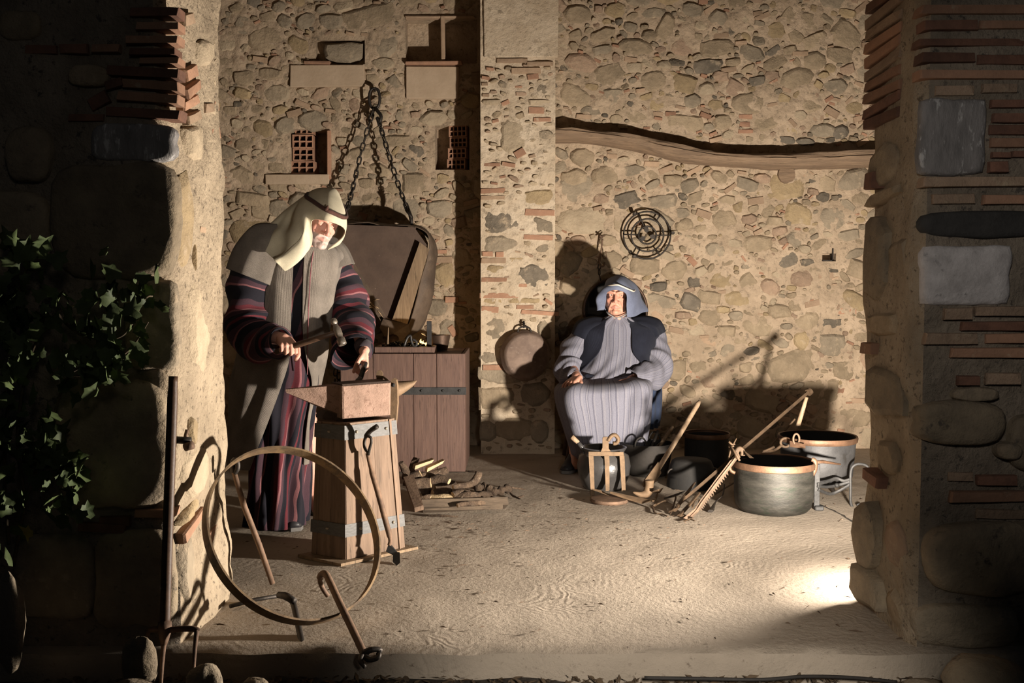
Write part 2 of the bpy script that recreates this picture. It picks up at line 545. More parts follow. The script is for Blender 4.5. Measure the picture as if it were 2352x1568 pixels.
class MB:
    def __init__(s):
        s.v, s.f, s.mi, s.uv = [], [], [], None

    def add(s, vs, fs, mi=0):
        b = len(s.v)
        s.v.extend([Vector(v) for v in vs])
        s.f.extend([tuple(i + b for i in f) for f in fs])
        s.mi.extend([mi] * len(fs))
        return s

    def hull(s, pts, mi=0):
        bm = bmesh.new()
        for p in pts:
            bm.verts.new(p)
        r = bmesh.ops.convex_hull(bm, input=bm.verts)
        junk = [e for e in r['geom_interior'] if isinstance(e, bmesh.types.BMVert)]
        if junk:
            bmesh.ops.delete(bm, geom=junk, context='VERTS')
        bmesh.ops.dissolve_limit(bm, angle_limit=0.01, verts=bm.verts, edges=bm.edges)
        bm.verts.index_update()
        s.add([v.co.copy() for v in bm.verts], [[v.index for v in f.verts] for f in bm.faces], mi)
        bm.free()
        return s

    def box(s, c, size, rot=None, bev=0.0, mi=0, jit=0.0):
        hx, hy, hz = (x / 2 for x in size)
        b = min(bev, hx * 0.9, hy * 0.9, hz * 0.9)
        pts = []
        for sx in (-1, 1):
            for sy in (-1, 1):
                for sz in (-1, 1):
                    j = [R.uniform(-jit, jit) for _ in range(3)]
                    cs = [(hx, hy, hz)] if not b else [(hx, hy - b, hz - b), (hx - b, hy, hz - b), (hx - b, hy - b, hz)]
                    for q in cs:
                        p = Vector((sx * q[0] + j[0], sy * q[1] + j[1], sz * q[2] + j[2]))
                        pts.append((rot @ p if rot else p) + Vector(c))
        return s.hull(pts, mi)

    def slab(s, quad, thick, bev=0.003, mi=0):
        """a board from four corner points, thickened away along its normal"""
        a, b, c, d = [Vector(p) for p in quad]
        n = (b - a).cross(d - a).normalized()
        pts = []
        cen = (a + b + c + d) / 4
        for p in (a, b, c, d):
            q = p + (cen - p).normalized() * bev
            pts += [q, p + n * bev, p + n * (thick - bev), q + n * thick]
        return s.hull(pts, mi)

    def tube(s, pts, r, n=8, mi=0, flat=None, close=False, cap=True, wob=0.0):
        """sweep along points; flat = (direction, factor) squashes the section along a world direction"""
        pts = [Vector(p) for p in pts]
        k = len(pts)
        rs = r if isinstance(r, (list, tuple)) else [r] * k
        t0 = (pts[1] - pts[0]).normalized()
        up = Vector((0, 0, 1)) if abs(t0.z) < 0.9 else Vector((1, 0, 0))
        side = t0.cross(up).normalized()
        vs, fs = [], []
        for i, p in enumerate(pts):
            if close:
                t = (pts[(i + 1) % k] - pts[i - 1]).normalized()
            else:
                t = (pts[min(i + 1, k - 1)] - pts[max(i - 1, 0)]).normalized()
            side = (side - t * side.dot(t)).normalized()
            up = side.cross(t)
            for j in range(n):
                a = 2 * math.pi * j / n
                rr = rs[i] * (1 + (R.uniform(-wob, wob) if wob else 0))
                o = side * math.cos(a) * rr + up * math.sin(a) * rr
                if flat:
                    d = Vector(flat[0]).normalized()
                    d2 = d - t * d.dot(t)
                    if d2.length > 1e-4:
                        d2.normalize()
                        o = o - d2 * o.dot(d2) * (1 - flat[1])
                vs.append(p + o)
        for i in range(k if close else k - 1):
            for j in range(n):
                a, b = i * n + j, i * n + (j + 1) % n
                i2 = (i + 1) % k
                fs.append((a, b, i2 * n + (j + 1) % n, i2 * n + j))
        if cap and not close:
            fs.append(tuple(range(n))[::-1])
            fs.append(tuple((k - 1) * n + j for j in range(n)))
        return s.add(vs, fs, mi)

    def lathe(s, prof, c, n=32, mi=0, rot=None, sx=1.0, sy=1.0, wob=None):
        """prof = [(radius, height), ...]; closed at axis where radius is 0"""
        vs, fs = [], []
        c = Vector(c)
        for (r, z) in prof:
            for j in range(n):
                a = 2 * math.pi * j / n
                q = r * (1 + (wob(a, z) if wob else 0))
                p = Vector((q * math.cos(a) * sx, q * math.sin(a) * sy, z))
                vs.append(c + (rot @ p if rot else p))
        for i in range(len(prof) - 1):
            for j in range(n):
                fs.append((i * n + j, i * n + (j + 1) % n, (i + 1) * n + (j + 1) % n, (i + 1) * n + j))
        return s.add(vs, fs, mi)

    def prism(s, poly, thick, mi=0):
        """outline of 3-D points, extruded by the vector thick; both caps as n-gons"""
        k = len(poly)
        t = Vector(thick)
        vs = [Vector(p) for p in poly] + [Vector(p) + t for p in poly]
        fs = [tuple(range(k))[::-1], tuple(range(k, 2 * k))] + [(i, (i + 1) % k, k + (i + 1) % k, k + i) for i in range(k)]
        return s.add(vs, fs, mi)

    def capsule(s, p0, r0, p1=None, r1=None, n=14, flat=None):
        p0 = Vector(p0)
        p1 = Vector(p1) if p1 is not None else p0 + Vector((0, 0, 1e-4))
        r1 = r0 if r1 is None else r1
        t = (p1 - p0).normalized()
        pts, rs = [], []
        for a in (-88, -60, -30, 0):
            pts.append(p0 + t * (r0 * math.sin(math.radians(a))))
            rs.append(r0 * math.cos(math.radians(a)))
        for a in (0, 30, 60, 88):
            pts.append(p1 + t * (r1 * math.sin(math.radians(a))))
            rs.append(r1 * math.cos(math.radians(a)))
        return s.tube(pts, rs, n, flat=flat)

    def ell(s, c, rad, rot=None, n=18):
        prof = [(max(1e-4, math.cos(math.radians(a))), math.sin(math.radians(a))) for a in range(-90, 91, 15)]
        b = len(s.v)
        s.lathe(prof, (0, 0, 0), n)
        for i in range(b, len(s.v)):
            p = Vector((s.v[i].x * rad[0], s.v[i].y * rad[1], s.v[i].z * rad[2]))
            s.v[i] = (rot @ p if rot else p) + Vector(c)
        return s

    def mesh(s, name, off=Vector((0, 0, 0)), smooth=True, fix=True):
        me = bpy.data.meshes.new(name)
        me.from_pydata([v - off for v in s.v], [], s.f)
        if smooth:
            me.polygons.foreach_set('use_smooth', [True] * len(me.polygons))
        me.polygons.foreach_set('material_index', s.mi)
        if fix:
            bm = bmesh.new()
            bm.from_mesh(me)
            bmesh.ops.remove_doubles(bm, verts=bm.verts, dist=1e-6)
            bmesh.ops.recalc_face_normals(bm, faces=bm.faces)
            bm.to_mesh(me)
            bm.free()
        return me

    def build(s, name, mats, parent=None, smooth=True, label=None, cat=None, group=None, kind=None, sharp=None):
        if parent:
            off = root_loc(parent)
        else:
            xs = [v.x for v in s.v]
            ys = [v.y for v in s.v]
            off = Vector(((min(xs) + max(xs)) / 2, (min(ys) + max(ys)) / 2, min(v.z for v in s.v)))
        me = s.mesh(name, off, smooth)
        if sharp:
            me.set_sharp_from_angle(angle=math.radians(sharp))
        o = link(name, me, mats, parent, None if parent else off)
        return tag(o, label, cat, group, kind)


def cat_w(k, n, wrap=False):
    """Catmull-Rom weights from k control points to n samples"""
    Wt = np.zeros((n, k))
    for a in range(n):
        t = a * (k if wrap else k - 1) / (n if wrap else n - 1)
        i = int(math.floor(t))
        if not wrap:
            i = min(i, k - 2)
        f = t - i
        w = (-0.5 * f + f * f - 0.5 * f ** 3, 1 - 2.5 * f * f + 1.5 * f ** 3, 0.5 * f + 2 * f * f - 1.5 * f ** 3, -0.5 * f * f + 0.5 * f ** 3)
        for d, wt in zip((-1, 0, 1, 2), w):
            j = (i + d) % k if wrap else min(max(i + d, 0), k - 1)
            Wt[a, j] += wt
    return Wt


def surf(name, net, nu, nv, mats, parent, wrap=False, fold=None, thick=0.004, label=None, cap=False):
    """smooth cloth sheet over a control net (rows x columns of points); fold(U, V, P) = displacement along the normal"""
    A = np.array([[list(p) for p in row] for row in net])
    Wv = cat_w(A.shape[0], nv)
    Wu = cat_w(A.shape[1], nu, wrap)
    P = np.einsum('ai,ijk,bj->abk', Wv, A, Wu)
    U, V = np.meshgrid(np.arange(nu) / (nu if wrap else nu - 1), np.linspace(0, 1, nv))
    if fold is not None:
        if wrap:
            du = np.roll(P, -1, 1) - np.roll(P, 1, 1)
        else:
            du = np.gradient(P, axis=1)
        dv = np.gradient(P, axis=0)
        N = np.cross(du, dv)
        N /= np.linalg.norm(N, axis=2, keepdims=True) + 1e-9
        P = P + N * fold(U, V, P)[..., None]
    off = root_loc(parent)
    vs = (P.reshape(-1, 3) - np.array(off)).tolist()
    fs, uvs = [], []
    for i in range(nv - 1):
        for j in range(nu if wrap else nu - 1):
            j2 = (j + 1) % nu
            fs.append((i * nu + j, i * nu + j2, (i + 1) * nu + j2, (i + 1) * nu + j))
            uj = (j + 1) / (nu if wrap else nu - 1)
            uvs += [(U[i, j], V[i, j]), (uj, V[i, j]), (uj, V[i + 1, j]), (U[i, j], V[i + 1, j])]
    me = bpy.data.meshes.new(name)
    me.from_pydata(vs, [], fs)
    uvl = me.uv_layers.new(name='UVMap')
    uvl.data.foreach_set('uv', [c for q in uvs for c in q])
    me.polygons.foreach_set('use_smooth', [True] * len(me.polygons))
    o = link(name, me, mats, parent)
    if thick:
        md = o.modifiers.new('thickness', 'SOLIDIFY')
        md.thickness = thick
        md.offset = 0
    if label:
        o['label'] = label
    return o


def ring(c, hw, hd, a0=-180, a1=180, n=16, sq=2.0, wrap=True, tilt=0.0):
    """points round a horizontal ellipse; angle 0 faces the camera, positive towards +x"""
    out = []
    for i in range(n):
        a = math.radians(a0 + (a1 - a0) * i / (n if wrap else n - 1))
        s, k = math.sin(a), math.cos(a)
        x = math.copysign(abs(s) ** (2 / sq), s) * hw
        y = -math.copysign(abs(k) ** (2 / sq), k) * hd
        out.append(Vector((c[0] + x, c[1] + y, c[2] + tilt * x)))
    return out


def sweep_rings(path, n=14):
    """rings perpendicular to a path: path = [(point, radius_x, radius_y)]; returns a net"""
    pts = [Vector(p[0]) for p in path]
    net = []
    side = None
    for i, (p, rx, ry) in enumerate(path):
        t = (pts[min(i + 1, len(pts) - 1)] - pts[max(i - 1, 0)]).normalized()
        if side is None:
            side = t.cross(Vector((0, 1, 0))).normalized()
        side = (side - t * side.dot(t)).normalized()
        up = side.cross(t)
        net.append([Vector(p) + side * math.cos(2 * math.pi * j / n) * rx + up * math.sin(2 * math.pi * j / n) * ry for j in range(n)])
    return net


def spline(pts, n):
    A = np.array([list(p) for p in pts])
    return [Vector(p) for p in (cat_w(len(pts), n) @ A)]

# ------------------------------------------------------------------ masonry pieces (shared unit meshes)
def stone_mesh(seed, n=10, boxy=0.0):
    rr = random.Random(seed)
    out, base = [], []
    for i in range(n):
        a = 2 * math.pi * (i + rr.uniform(-0.28, 0.28)) / n
        c, s = math.cos(a), math.sin(a)
        e = 2.0 + boxy
        r = (abs(c) ** e + abs(s) ** e) ** (-1 / e) * rr.uniform(0.86, 1.06)
        out.append((c * r, s * r))
    tx, tz = rr.uniform(-0.25, 0.25), rr.uniform(-0.25, 0.25)
    vs = [(0, -1.0, 0)]
    k = rr.uniform(0.66, 0.8)
    vs += [(x * k, -0.93 + tx * x + tz * z + rr.uniform(-0.09, 0.09), z * k) for x, z in out]
    vs += [(x, -0.55 + 0.5 * (tx * x + tz * z), z) for x, z in out]
    vs += [(x * 1.03, 1.0, z * 1.03) for x, z in out]
    fs = [(0, 1 + (i + 1) % n, 1 + i) for i in range(n)]
    for b in (1, 1 + n):
        fs += [(b + i, b + (i + 1) % n, b + n + (i + 1) % n, b + n + i) for i in range(n)]
    return vs, fs


def brick_mesh(seed):
    rr = random.Random(seed)
    bm = bmesh.new()
    for sx in (-1, 1):
        for sz in (-1, 1):
            jx, jz = rr.uniform(-0.03, 0.03), rr.uniform(-0.1, 0.1)
            for (dx, y, dz) in ((0.03, -1, 0.12), (0, -0.75, 0), (0, 1, 0)):
                bm.verts.new((sx * (1 - dx) + jx, y + (rr.uniform(-0.12, 0.12) if y < 0 else 0), sz * (1 - dz) + jz))
    for t in range(3):      # chipped long edges
        bm.verts.new((rr.uniform(-0.7, 0.7), -1.0 + rr.uniform(-0.1, 0.05), rr.choice((-1, 1)) * rr.uniform(0.84, 0.92)))
    r = bmesh.ops.convex_hull(bm, input=bm.verts)
    junk = [e for e in r['geom_interior'] if isinstance(e, bmesh.types.BMVert)]
    if junk:
        bmesh.ops.delete(bm, geom=junk, context='VERTS')
    bm.verts.index_update()
    res = [v.co[:] for v in bm.verts], [[v.index for v in f.verts] for f in bm.faces]
    bm.free()
    return res


def to_mesh(name, vf, smooth):
    me = bpy.data.meshes.new(name)
    me.from_pydata(vf[0], [], vf[1])
    bm = bmesh.new()
    bm.from_mesh(me)
    bmesh.ops.recalc_face_normals(bm, faces=bm.faces)
    bm.to_mesh(me)
    bm.free()
    if smooth:
        me.polygons.foreach_set('use_smooth', [True] * len(me.polygons))
        me.set_sharp_from_angle(angle=math.radians(42))
    me.materials.append(STONES['tan'])
    return me


STONE_VF = [stone_mesh(100 + i, 10, R.choice((0, 0.4, 1.2, 2.5))) for i in range(16)]
BRICK_VF = [brick_mesh(200 + i) for i in range(8)]
STONE_ME = [to_mesh('stone', v, True) for v in STONE_VF]
BRICK_ME = [to_mesh('brick', v, False) for v in BRICK_VF]
KIND_M = dict(STONES, brick=BRICK, brick_pale=BRICK_PALE)


def piece(wall, name, me, material, c, sx, sy, sz, rot=None):
    """one stone or brick of a wall: shared mesh, own material, placed at c"""
    o = bpy.data.objects.new(name, me)
    COL.objects.link(o)
    o.parent = wall
    o.location = Vector(c) - root_loc(wall)
    o.scale = (sx, sy, sz)
    if rot is not None:
        o.rotation_euler = rot
    o.material_slots[0].link = 'OBJECT'
    o.material_slots[0].material = material
    return o


def panel(name, x0, x1, z0, z1, y, material, holes=(), amp=0.011, res=0.0145, depth=0.3, seed=1, label=None):
    """masonry face towards the camera: displaced mortar with real recesses"""
    def axis(a, b, edges):
        v = list(np.arange(a, b, res)) + [b]
        v = [q for q in v if all(abs(q - e) > res * 0.45 for e in edges)] + list(edges)
        return sorted(v)
    xs = axis(x0, x1, [e for h in holes for e in h[:2] if x0 < e < x1])
    zs = axis(z0, z1, [e for h in holes for e in h[2:4] if z0 < e < z1])
    nx, nz = len(xs), len(zs)
    X, Z = np.meshgrid(xs, zs)
    P = np.stack([X.ravel(), np.full(X.size, y), Z.ravel()], 1)
    d = fbm(P, 4.0, 2, seed) * amp * 0.9 + fbm(P, 15.0, 2, seed + 9) * amp * 0.7 + fbm(P, 38.0, 2, seed + 19) * amp * 0.55
    wgt = np.ones(len(P))
    for h in holes:
        dx = np.maximum(np.maximum(h[0] - P[:, 0], P[:, 0] - h[1]), 0)
        dz = np.maximum(np.maximum(h[2] - P[:, 2], P[:, 2] - h[3]), 0)
        wgt = np.minimum(wgt, np.clip(np.hypot(dx, dz) / 0.04, 0, 1))
    P[:, 1] -= d * wgt + 0.004
    fs = []
    for i in range(nz - 1):
        for j in range(nx - 1):
            cx, cz = (xs[j] + xs[j + 1]) / 2, (zs[i] + zs[i + 1]) / 2
            if any(h[0] < cx < h[1] and h[2] < cz < h[3] for h in holes):
                continue
            fs.append((i * nx + j, i * nx + j + 1, (i + 1) * nx + j + 1, (i + 1) * nx + j))
    mb = MB()
    mb.add(P.tolist(), fs)
    for h in holes:
        a, b, c, e, dp = h
        f = y - 0.004
        q = [(a, f, c), (b, f, c), (b, f, e), (a, f, e), (a, y + dp, c), (b, y + dp, c), (b, y + dp, e), (a, y + dp, e)]
        mb.add(q, [(0, 1, 5, 4), (1, 2, 6, 5), (2, 3, 7, 6), (3, 0, 4, 7), (4, 5, 6, 7)])
    # returns and back so that the wall has its thickness
    c = [(x0, y, z0), (x1, y, z0), (x1, y, z1), (x0, y, z1), (x0, y + depth, z0), (x1, y + depth, z0), (x1, y + depth, z1), (x0, y + depth, z1)]
    mb.add(c, [(0, 4, 5, 1), (1, 5, 6, 2), (2, 6, 7, 3), (3, 7, 4, 0), (4, 7, 6, 5)])
    me = mb.mesh(name, Vector((0, 0, 0)), True, fix=False)
    me.set_sharp_from_angle(angle=math.radians(50))
    o = link(name, me, material)
    return tag(o, label, None, None, 'structure')


class Rubble:
    """fills a masonry face with non-overlapping stones"""

    def __init__(s, wall, y, region, blocks=(), prot=(0.001, 0.017), seed=3):
        s.wall, s.y, s.reg, s.blocks, s.prot = wall, y, region, blocks, prot
        s.items, s.rr = [], random.Random(seed)
        s.grid = {}

    def ok(s, x, z, a, b, ang, gap):
        for k in s.blocks:
            if k[0] - a * 0.8 < x < k[1] + a * 0.8 and k[2] - b * 0.8 < z < k[3] + b * 0.8:
                return False
        gx, gz = int(x / 0.3), int(z / 0.3)
        for i in (gx - 1, gx, gx + 1):
            for j in (gz - 1, gz, gz + 1):
                for (x2, z2, a2, b2, g2) in s.grid.get((i, j), ()):
                    dx, dz = x2 - x, z2 - z
                    d = math.hypot(dx, dz)
                    th = math.atan2(dz, dx)
                    r1 = a * b / math.hypot(b * math.cos(th - ang), a * math.sin(th - ang))
                    r2 = a2 * b2 / math.hypot(b2 * math.cos(th - g2), a2 * math.sin(th - g2))
                    if d < 0.94 * (r1 + r2) + gap:
                        return False
        return True

    def put(s, x, z, a, b, ang, kind, prot=None):
        s.items.append((x, z, a, b, ang, kind, prot or s.rr.uniform(*s.prot)))
        s.grid.setdefault((int(x / 0.3), int(z / 0.3)), []).append((x, z, a, b, ang))

    def pix(s, px, py, w, h, kind, ang=0, prot=None):
        p = W(px, py, s.y)
        s.put(p.x, p.z, M(w / 2, s.y), M(h / 2, s.y), math.radians(ang), kind, prot)

    def fill(s, tries, amin, amax, gap, kinds, asp=(0.45, 0.85), spread=22):
        x0, x1, z0, z1 = s.reg
        names = [k for k, w in kinds for _ in range(w)]
        for _ in range(tries):
            x, z = s.rr.uniform(x0, x1), s.rr.uniform(z0, z1)
            a = amin + (amax - amin) * s.rr.random() ** 1.6
            b = a * s.rr.uniform(*asp)
            ang = math.radians(s.rr.gauss(0, spread))
            kind = s.rr.choice(names)
            if kind.startswith('brick'):
                a = min(a, 0.055)
                b = a * s.rr.uniform(0.28, 0.45)
            if s.ok(x, z, a, b, ang, gap):
                s.put(x, z, a, b, ang, kind)

    def build(s, limit=290):
        s.items.sort(key=lambda t: -t[2] * t[3] * (1 if -2.1 < t[0] < 2.65 else 0.01))
        count = {}
        rest = MB()
        rest_m, keys = [], {}
        for (x, z, a, b, ang, kind, prot) in s.items:
            br = kind.startswith('brick')
            nm = 'brick' if br else 'stone'
            count[nm] = count.get(nm, 0) + 1
            v = s.rr.randrange(8 if br else 16)
            sy = 0.03 if not br else 0.025
            cy = s.y - prot + sy - 0.006
            flip = s.rr.choice((-1, 1))
            if count[nm] <= limit:
                piece(s.wall, nm, (BRICK_ME if br else STONE_ME)[v], KIND_M[kind], (x, cy, z), a, sy, b, (0, -ang, 0))
            else:
                if kind not in keys:
                    keys[kind] = len(rest_m)
                    rest_m.append(KIND_M[kind])
                vf = (BRICK_VF if br else STONE_VF)[v]
                c, sn = math.cos(ang), math.sin(ang)
                pts = [(x + q[0] * a * c - q[2] * b * sn, cy + q[1] * sy, z + q[0] * a * sn + q[2] * b * c) for q in vf[0]]
                rest.add(pts, vf[1], keys[kind])
        if rest.v:
            me = rest.mesh('small_stones', root_loc(s.wall), False, fix=True)
            o = link('small_stones', me, rest_m, s.wall)
            o['kind'] = 'stuff'


def rect(px0, px1, py0, py1, y):
    a, b = W(px0, py1, y), W(px1, py0, y)
    return [a.x, b.x, a.z, b.z]


# ------------------------------------------------------------------ floor and outside ground
def build_floor():
    x0, x1, y0, y1, res = -3.3, 3.6, 3.19, 7.7, 0.035
    xs = np.arange(x0, x1, res)
    ys = np.concatenate([np.arange(y0, y1, res)])
    X, Y = np.meshgrid(xs, ys)
    P = np.stack([X.ravel(), Y.ravel(), np.zeros(X.size)], 1)
    d = fbm(P, 1.3, 2, 41) * 0.004 + fbm(P, 9.0, 2, 44) * 0.0022
    P[:, 2] = d - 0.004
    fr = P[:, 1] < y0 + 0.01
    P[fr, 2] -= 0.012
    P[:, 1] += np.where(fr, fbm(P, 7.0, 2, 50) * 0.012, 0)
    nx, ny = len(xs), len(ys)
    fs = [(i * nx + j, i * nx + j + 1, (i + 1) * nx + j + 1, (i + 1) * nx + j) for i in range(ny - 1) for j in range(nx - 1)]
    mb = MB()
    mb.add(P.tolist(), fs)
    b = len(mb.v)
    front = [Vector((q.x, q.y - 0.004 + 0.006 * math.sin(q.x * 9), -0.16)) for q in mb.v[:nx]]
    mid = [Vector((q.x, q.y - 0.012 + 0.005 * math.sin(q.x * 23), -0.05)) for q in mb.v[:nx]]
    mb.v += mid + front
    mb.f += [(j + 1, j, b + j, b + j + 1) for j in range(nx - 1)] + [(b + j + 1, b + j, b + nx + j, b + nx + j + 1) for j in range(nx - 1)]
    mb.mi += [0] * (2 * (nx - 1))
    me = mb.mesh('floor', Vector((0, 0, 0)), True, fix=False)
    me.set_sharp_from_angle(angle=math.radians(45))
    o = link('floor', me, FLOOR_C)
    tag(o, 'rough trowelled concrete floor slab with a low front step', None, None, 'structure')
    # expansion joint in the slab at the right
    j = MB()
    pts = [FL(*q) for q in ((1878, 1158), (1925, 1178), (1965, 1203), (2008, 1226))]
    j.tube([p + Vector((0, 0, -0.004)) for p in spline(pts, 24)], 0.009, 6, wob=0.3)
    j.build('joint', GROUND_M, o)


build_floor()


def build_ground():
    xs, ys = np.arange(-3.6, 3.7, 0.06), np.arange(0.4, 3.35, 0.06)
    X, Y = np.meshgrid(xs, ys)
    P = np.stack([X.ravel(), Y.ravel(), np.zeros(X.size)], 1)
    P[:, 2] = -0.115 + fbm(P, 3.0, 3, 61) * 0.022
    nx, ny = len(xs), len(ys)
    fs = [(i * nx + j, i * nx + j + 1, (i + 1) * nx + j + 1, (i + 1) * nx + j) for i in range(ny - 1) for j in range(nx - 1)]
    mb = MB()
    mb.add(P.tolist(), fs)
    tag(link('ground', mb.mesh('ground', Vector((0, 0, 0)), True, False), GROUND_M), 'dark soil below the step, strewn with litter', None, None, 'structure')


build_ground()

# ------------------------------------------------------------------ back walls
Y_L, Y_P, Y_R = 7.42, 7.03, 7.28
WALL_L = panel('wall_back_left', -3.1, -0.12, -0.1, 3.6, Y_L, MORTAR,
               holes=[rect(668, 757, 297, 400, Y_L) + [0.22], rect(1000, 1078, 288, 390, Y_L) + [0.22], rect(932, 1016, 42, 146, Y_L) + [0.16],
                      rect(1020, 1096, 42, 146, Y_L) + [0.16], rect(726, 838, 92, 148, Y_L) + [0.07]], seed=5,
               label='rubble stone back wall with niches behind the forge')
WALL_R = panel('wall_back_right', 0.25, 3.3, -0.1, 3.6, Y_R, MORTAR, holes=[rect(1888, 1920, 582, 600, Y_R) + [0.1]], seed=7,
               label='rubble stone back wall behind the seated man')
PX0, PX1 = W(1104, 500, Y_P).x, W(1275, 500, Y_P).x
PILLAR = panel('wall_back_pillar', PX0, PX1, -0.1, 3.6, Y_P, MORTAR_PILLAR, seed=9, depth=0.5, amp=0.009,
               label='masonry pillar of brick courses and stones in the middle of the back wall')

KL = [('tan', 8), ('grey', 5), ('pale', 4), ('ochre', 3), ('rose', 3), ('dark', 1), ('brick_pale', 1)]
rb = Rubble(WALL_R, Y_R, (0.3, 3.25, 0.04, 3.4), [rect(1880, 1930, 570, 610, Y_R)], seed=21)
# the beam's band stays free of stones
for i in range(30):
    t = i / 29
    px = 1270 + 970 * t
    pc = np.interp(px, [1270, 1400, 1520, 1640, 1760, 2010], [308, 318, 336, 356, 366, 362])
    p = W(px, pc, Y_R)
    rb.blocks.append([p.x - 0.05, p.x + 0.05, p.z - 0.085, p.z + 0.085])
for q in [(1325, 432, 90, 80, 'grey', 10), (1338, 508, 118, 62, 'pale', -4), (1318, 408, 62, 42, 'tan', 10), (1392, 402, 66, 44, 'tan', 5), (1448, 392, 82, 30, 'grey', 5),
          (1500, 424, 40, 22, 'grey', 30), (1522, 463, 74, 40, 'grey', 8), (1665, 508, 60, 64, 'tan', 40), (1740, 560, 70, 40, 'tan', 5), (1808, 596, 62, 40, 'dark', 8),
          (1913, 502, 74, 64, 'grey', 0), (1892, 452, 36, 24, 'dark', 10), (1660, 640, 60, 46, 'ochre', -5), (1720, 650, 48, 52, 'tan', 40), (1842, 640, 52, 40, 'rose', 0),
          (1907, 743, 66, 28, 'dark', 4), (1942, 714, 48, 15, 'brick', 2), (1828, 548, 40, 40, 'grey', 50), (1842, 782, 42, 44, 'ochre', 0), (1912, 792, 66, 56, 'grey', 0),
          (1818, 842, 120, 74, 'tan', 15), (1725, 806, 44, 22, 'dark', 10), (1934, 898, 18, 26, 'brick', 80), (1745, 748, 90, 50, 'tan', 0), (1855, 740, 70, 50, 'tan', 20),
          (1600, 760, 46, 30, 'pale', 10), (1480, 610, 70, 46, 'tan', 0), (1550, 620, 64, 50, 'tan', 20), (1592, 560, 26, 26, 'tan', 60), (1594, 648, 30, 26, 'dark', 0),
          (1590, 600, 24, 14, 'brick', -45), (1568, 724, 40, 18, 'rose', 0), (1740, 186, 42, 24, 'dark', 4), (1556, 144, 36, 16, 'dark', -8), (1410, 226, 56, 52, 'grey', 3),
          (1572, 284, 92, 46, 'tan', -5), (1628, 292, 30, 24, 'grey', -10), (1518, 240, 62, 36, 'ochre', 5), (1590, 232, 40, 34, 'grey', 10), (1644, 240, 36, 24, 'ochre', 0),
          (1720, 238, 82, 50, 'tan', 5), (1866, 240, 60, 36, 'tan', 5), (1890, 300, 62, 34, 'grey', -5), (1930, 304, 40, 34, 'dark', 0), (1806, 322, 40, 18, 'dark', -5),
          (1850, 326, 50, 20, 'dark', -8), (1660, 280, 44, 34, 'tan', 10), (1500, 186, 70, 50, 'tan', 10), (1690, 205, 56, 44, 'rose', -30), (1590, 24, 50, 40, 'grey', 0),
          (1650, 42, 46, 40, 'grey', 0), (1500, 30, 70, 30, 'grey', 0), (1385, 80, 60, 30, 'tan', 20), (1830, 180, 80, 50, 'tan', 10), (1920, 200, 60, 44, 'grey', 0),
          (1712, 268, 30, 9, 'brick', 0), (1712, 302, 34, 9, 'brick', 0), (1710, 286, 24, 10, 'brick', 0), (1620, 266, 26, 10, 'brick', -20), (1540, 262, 24, 10, 'brick', 0),
          (1552, 548, 28, 14, 'rose', 30), (1430, 512, 50, 56, 'tan', 0), (1480, 845, 60, 40, 'tan', 0), (1552, 850, 50, 50, 'tan', 0), (1940, 850, 60, 50, 'tan', 0),
          (1890, 900, 90, 70, 'tan', 0), (1960, 960, 90, 60, 'tan', 0), (1440, 700, 60, 40, 'tan', 0)]:
    x, z = W(q[0], q[1], Y_R).x, W(q[0], q[1], Y_R).z
    rb.pix(q[0], q[1], q[2], q[3], q[4], q[5])
rb.fill(900, 0.085, 0.14, 0.003, KL)
rb.fill(4000, 0.055, 0.095, 0.001, KL)
rb.fill(8500, 0.032, 0.06, -0.002, KL)
rb.fill(11000, 0.016, 0.034, -0.001, KL + [('brick', 2)])
rb.build()

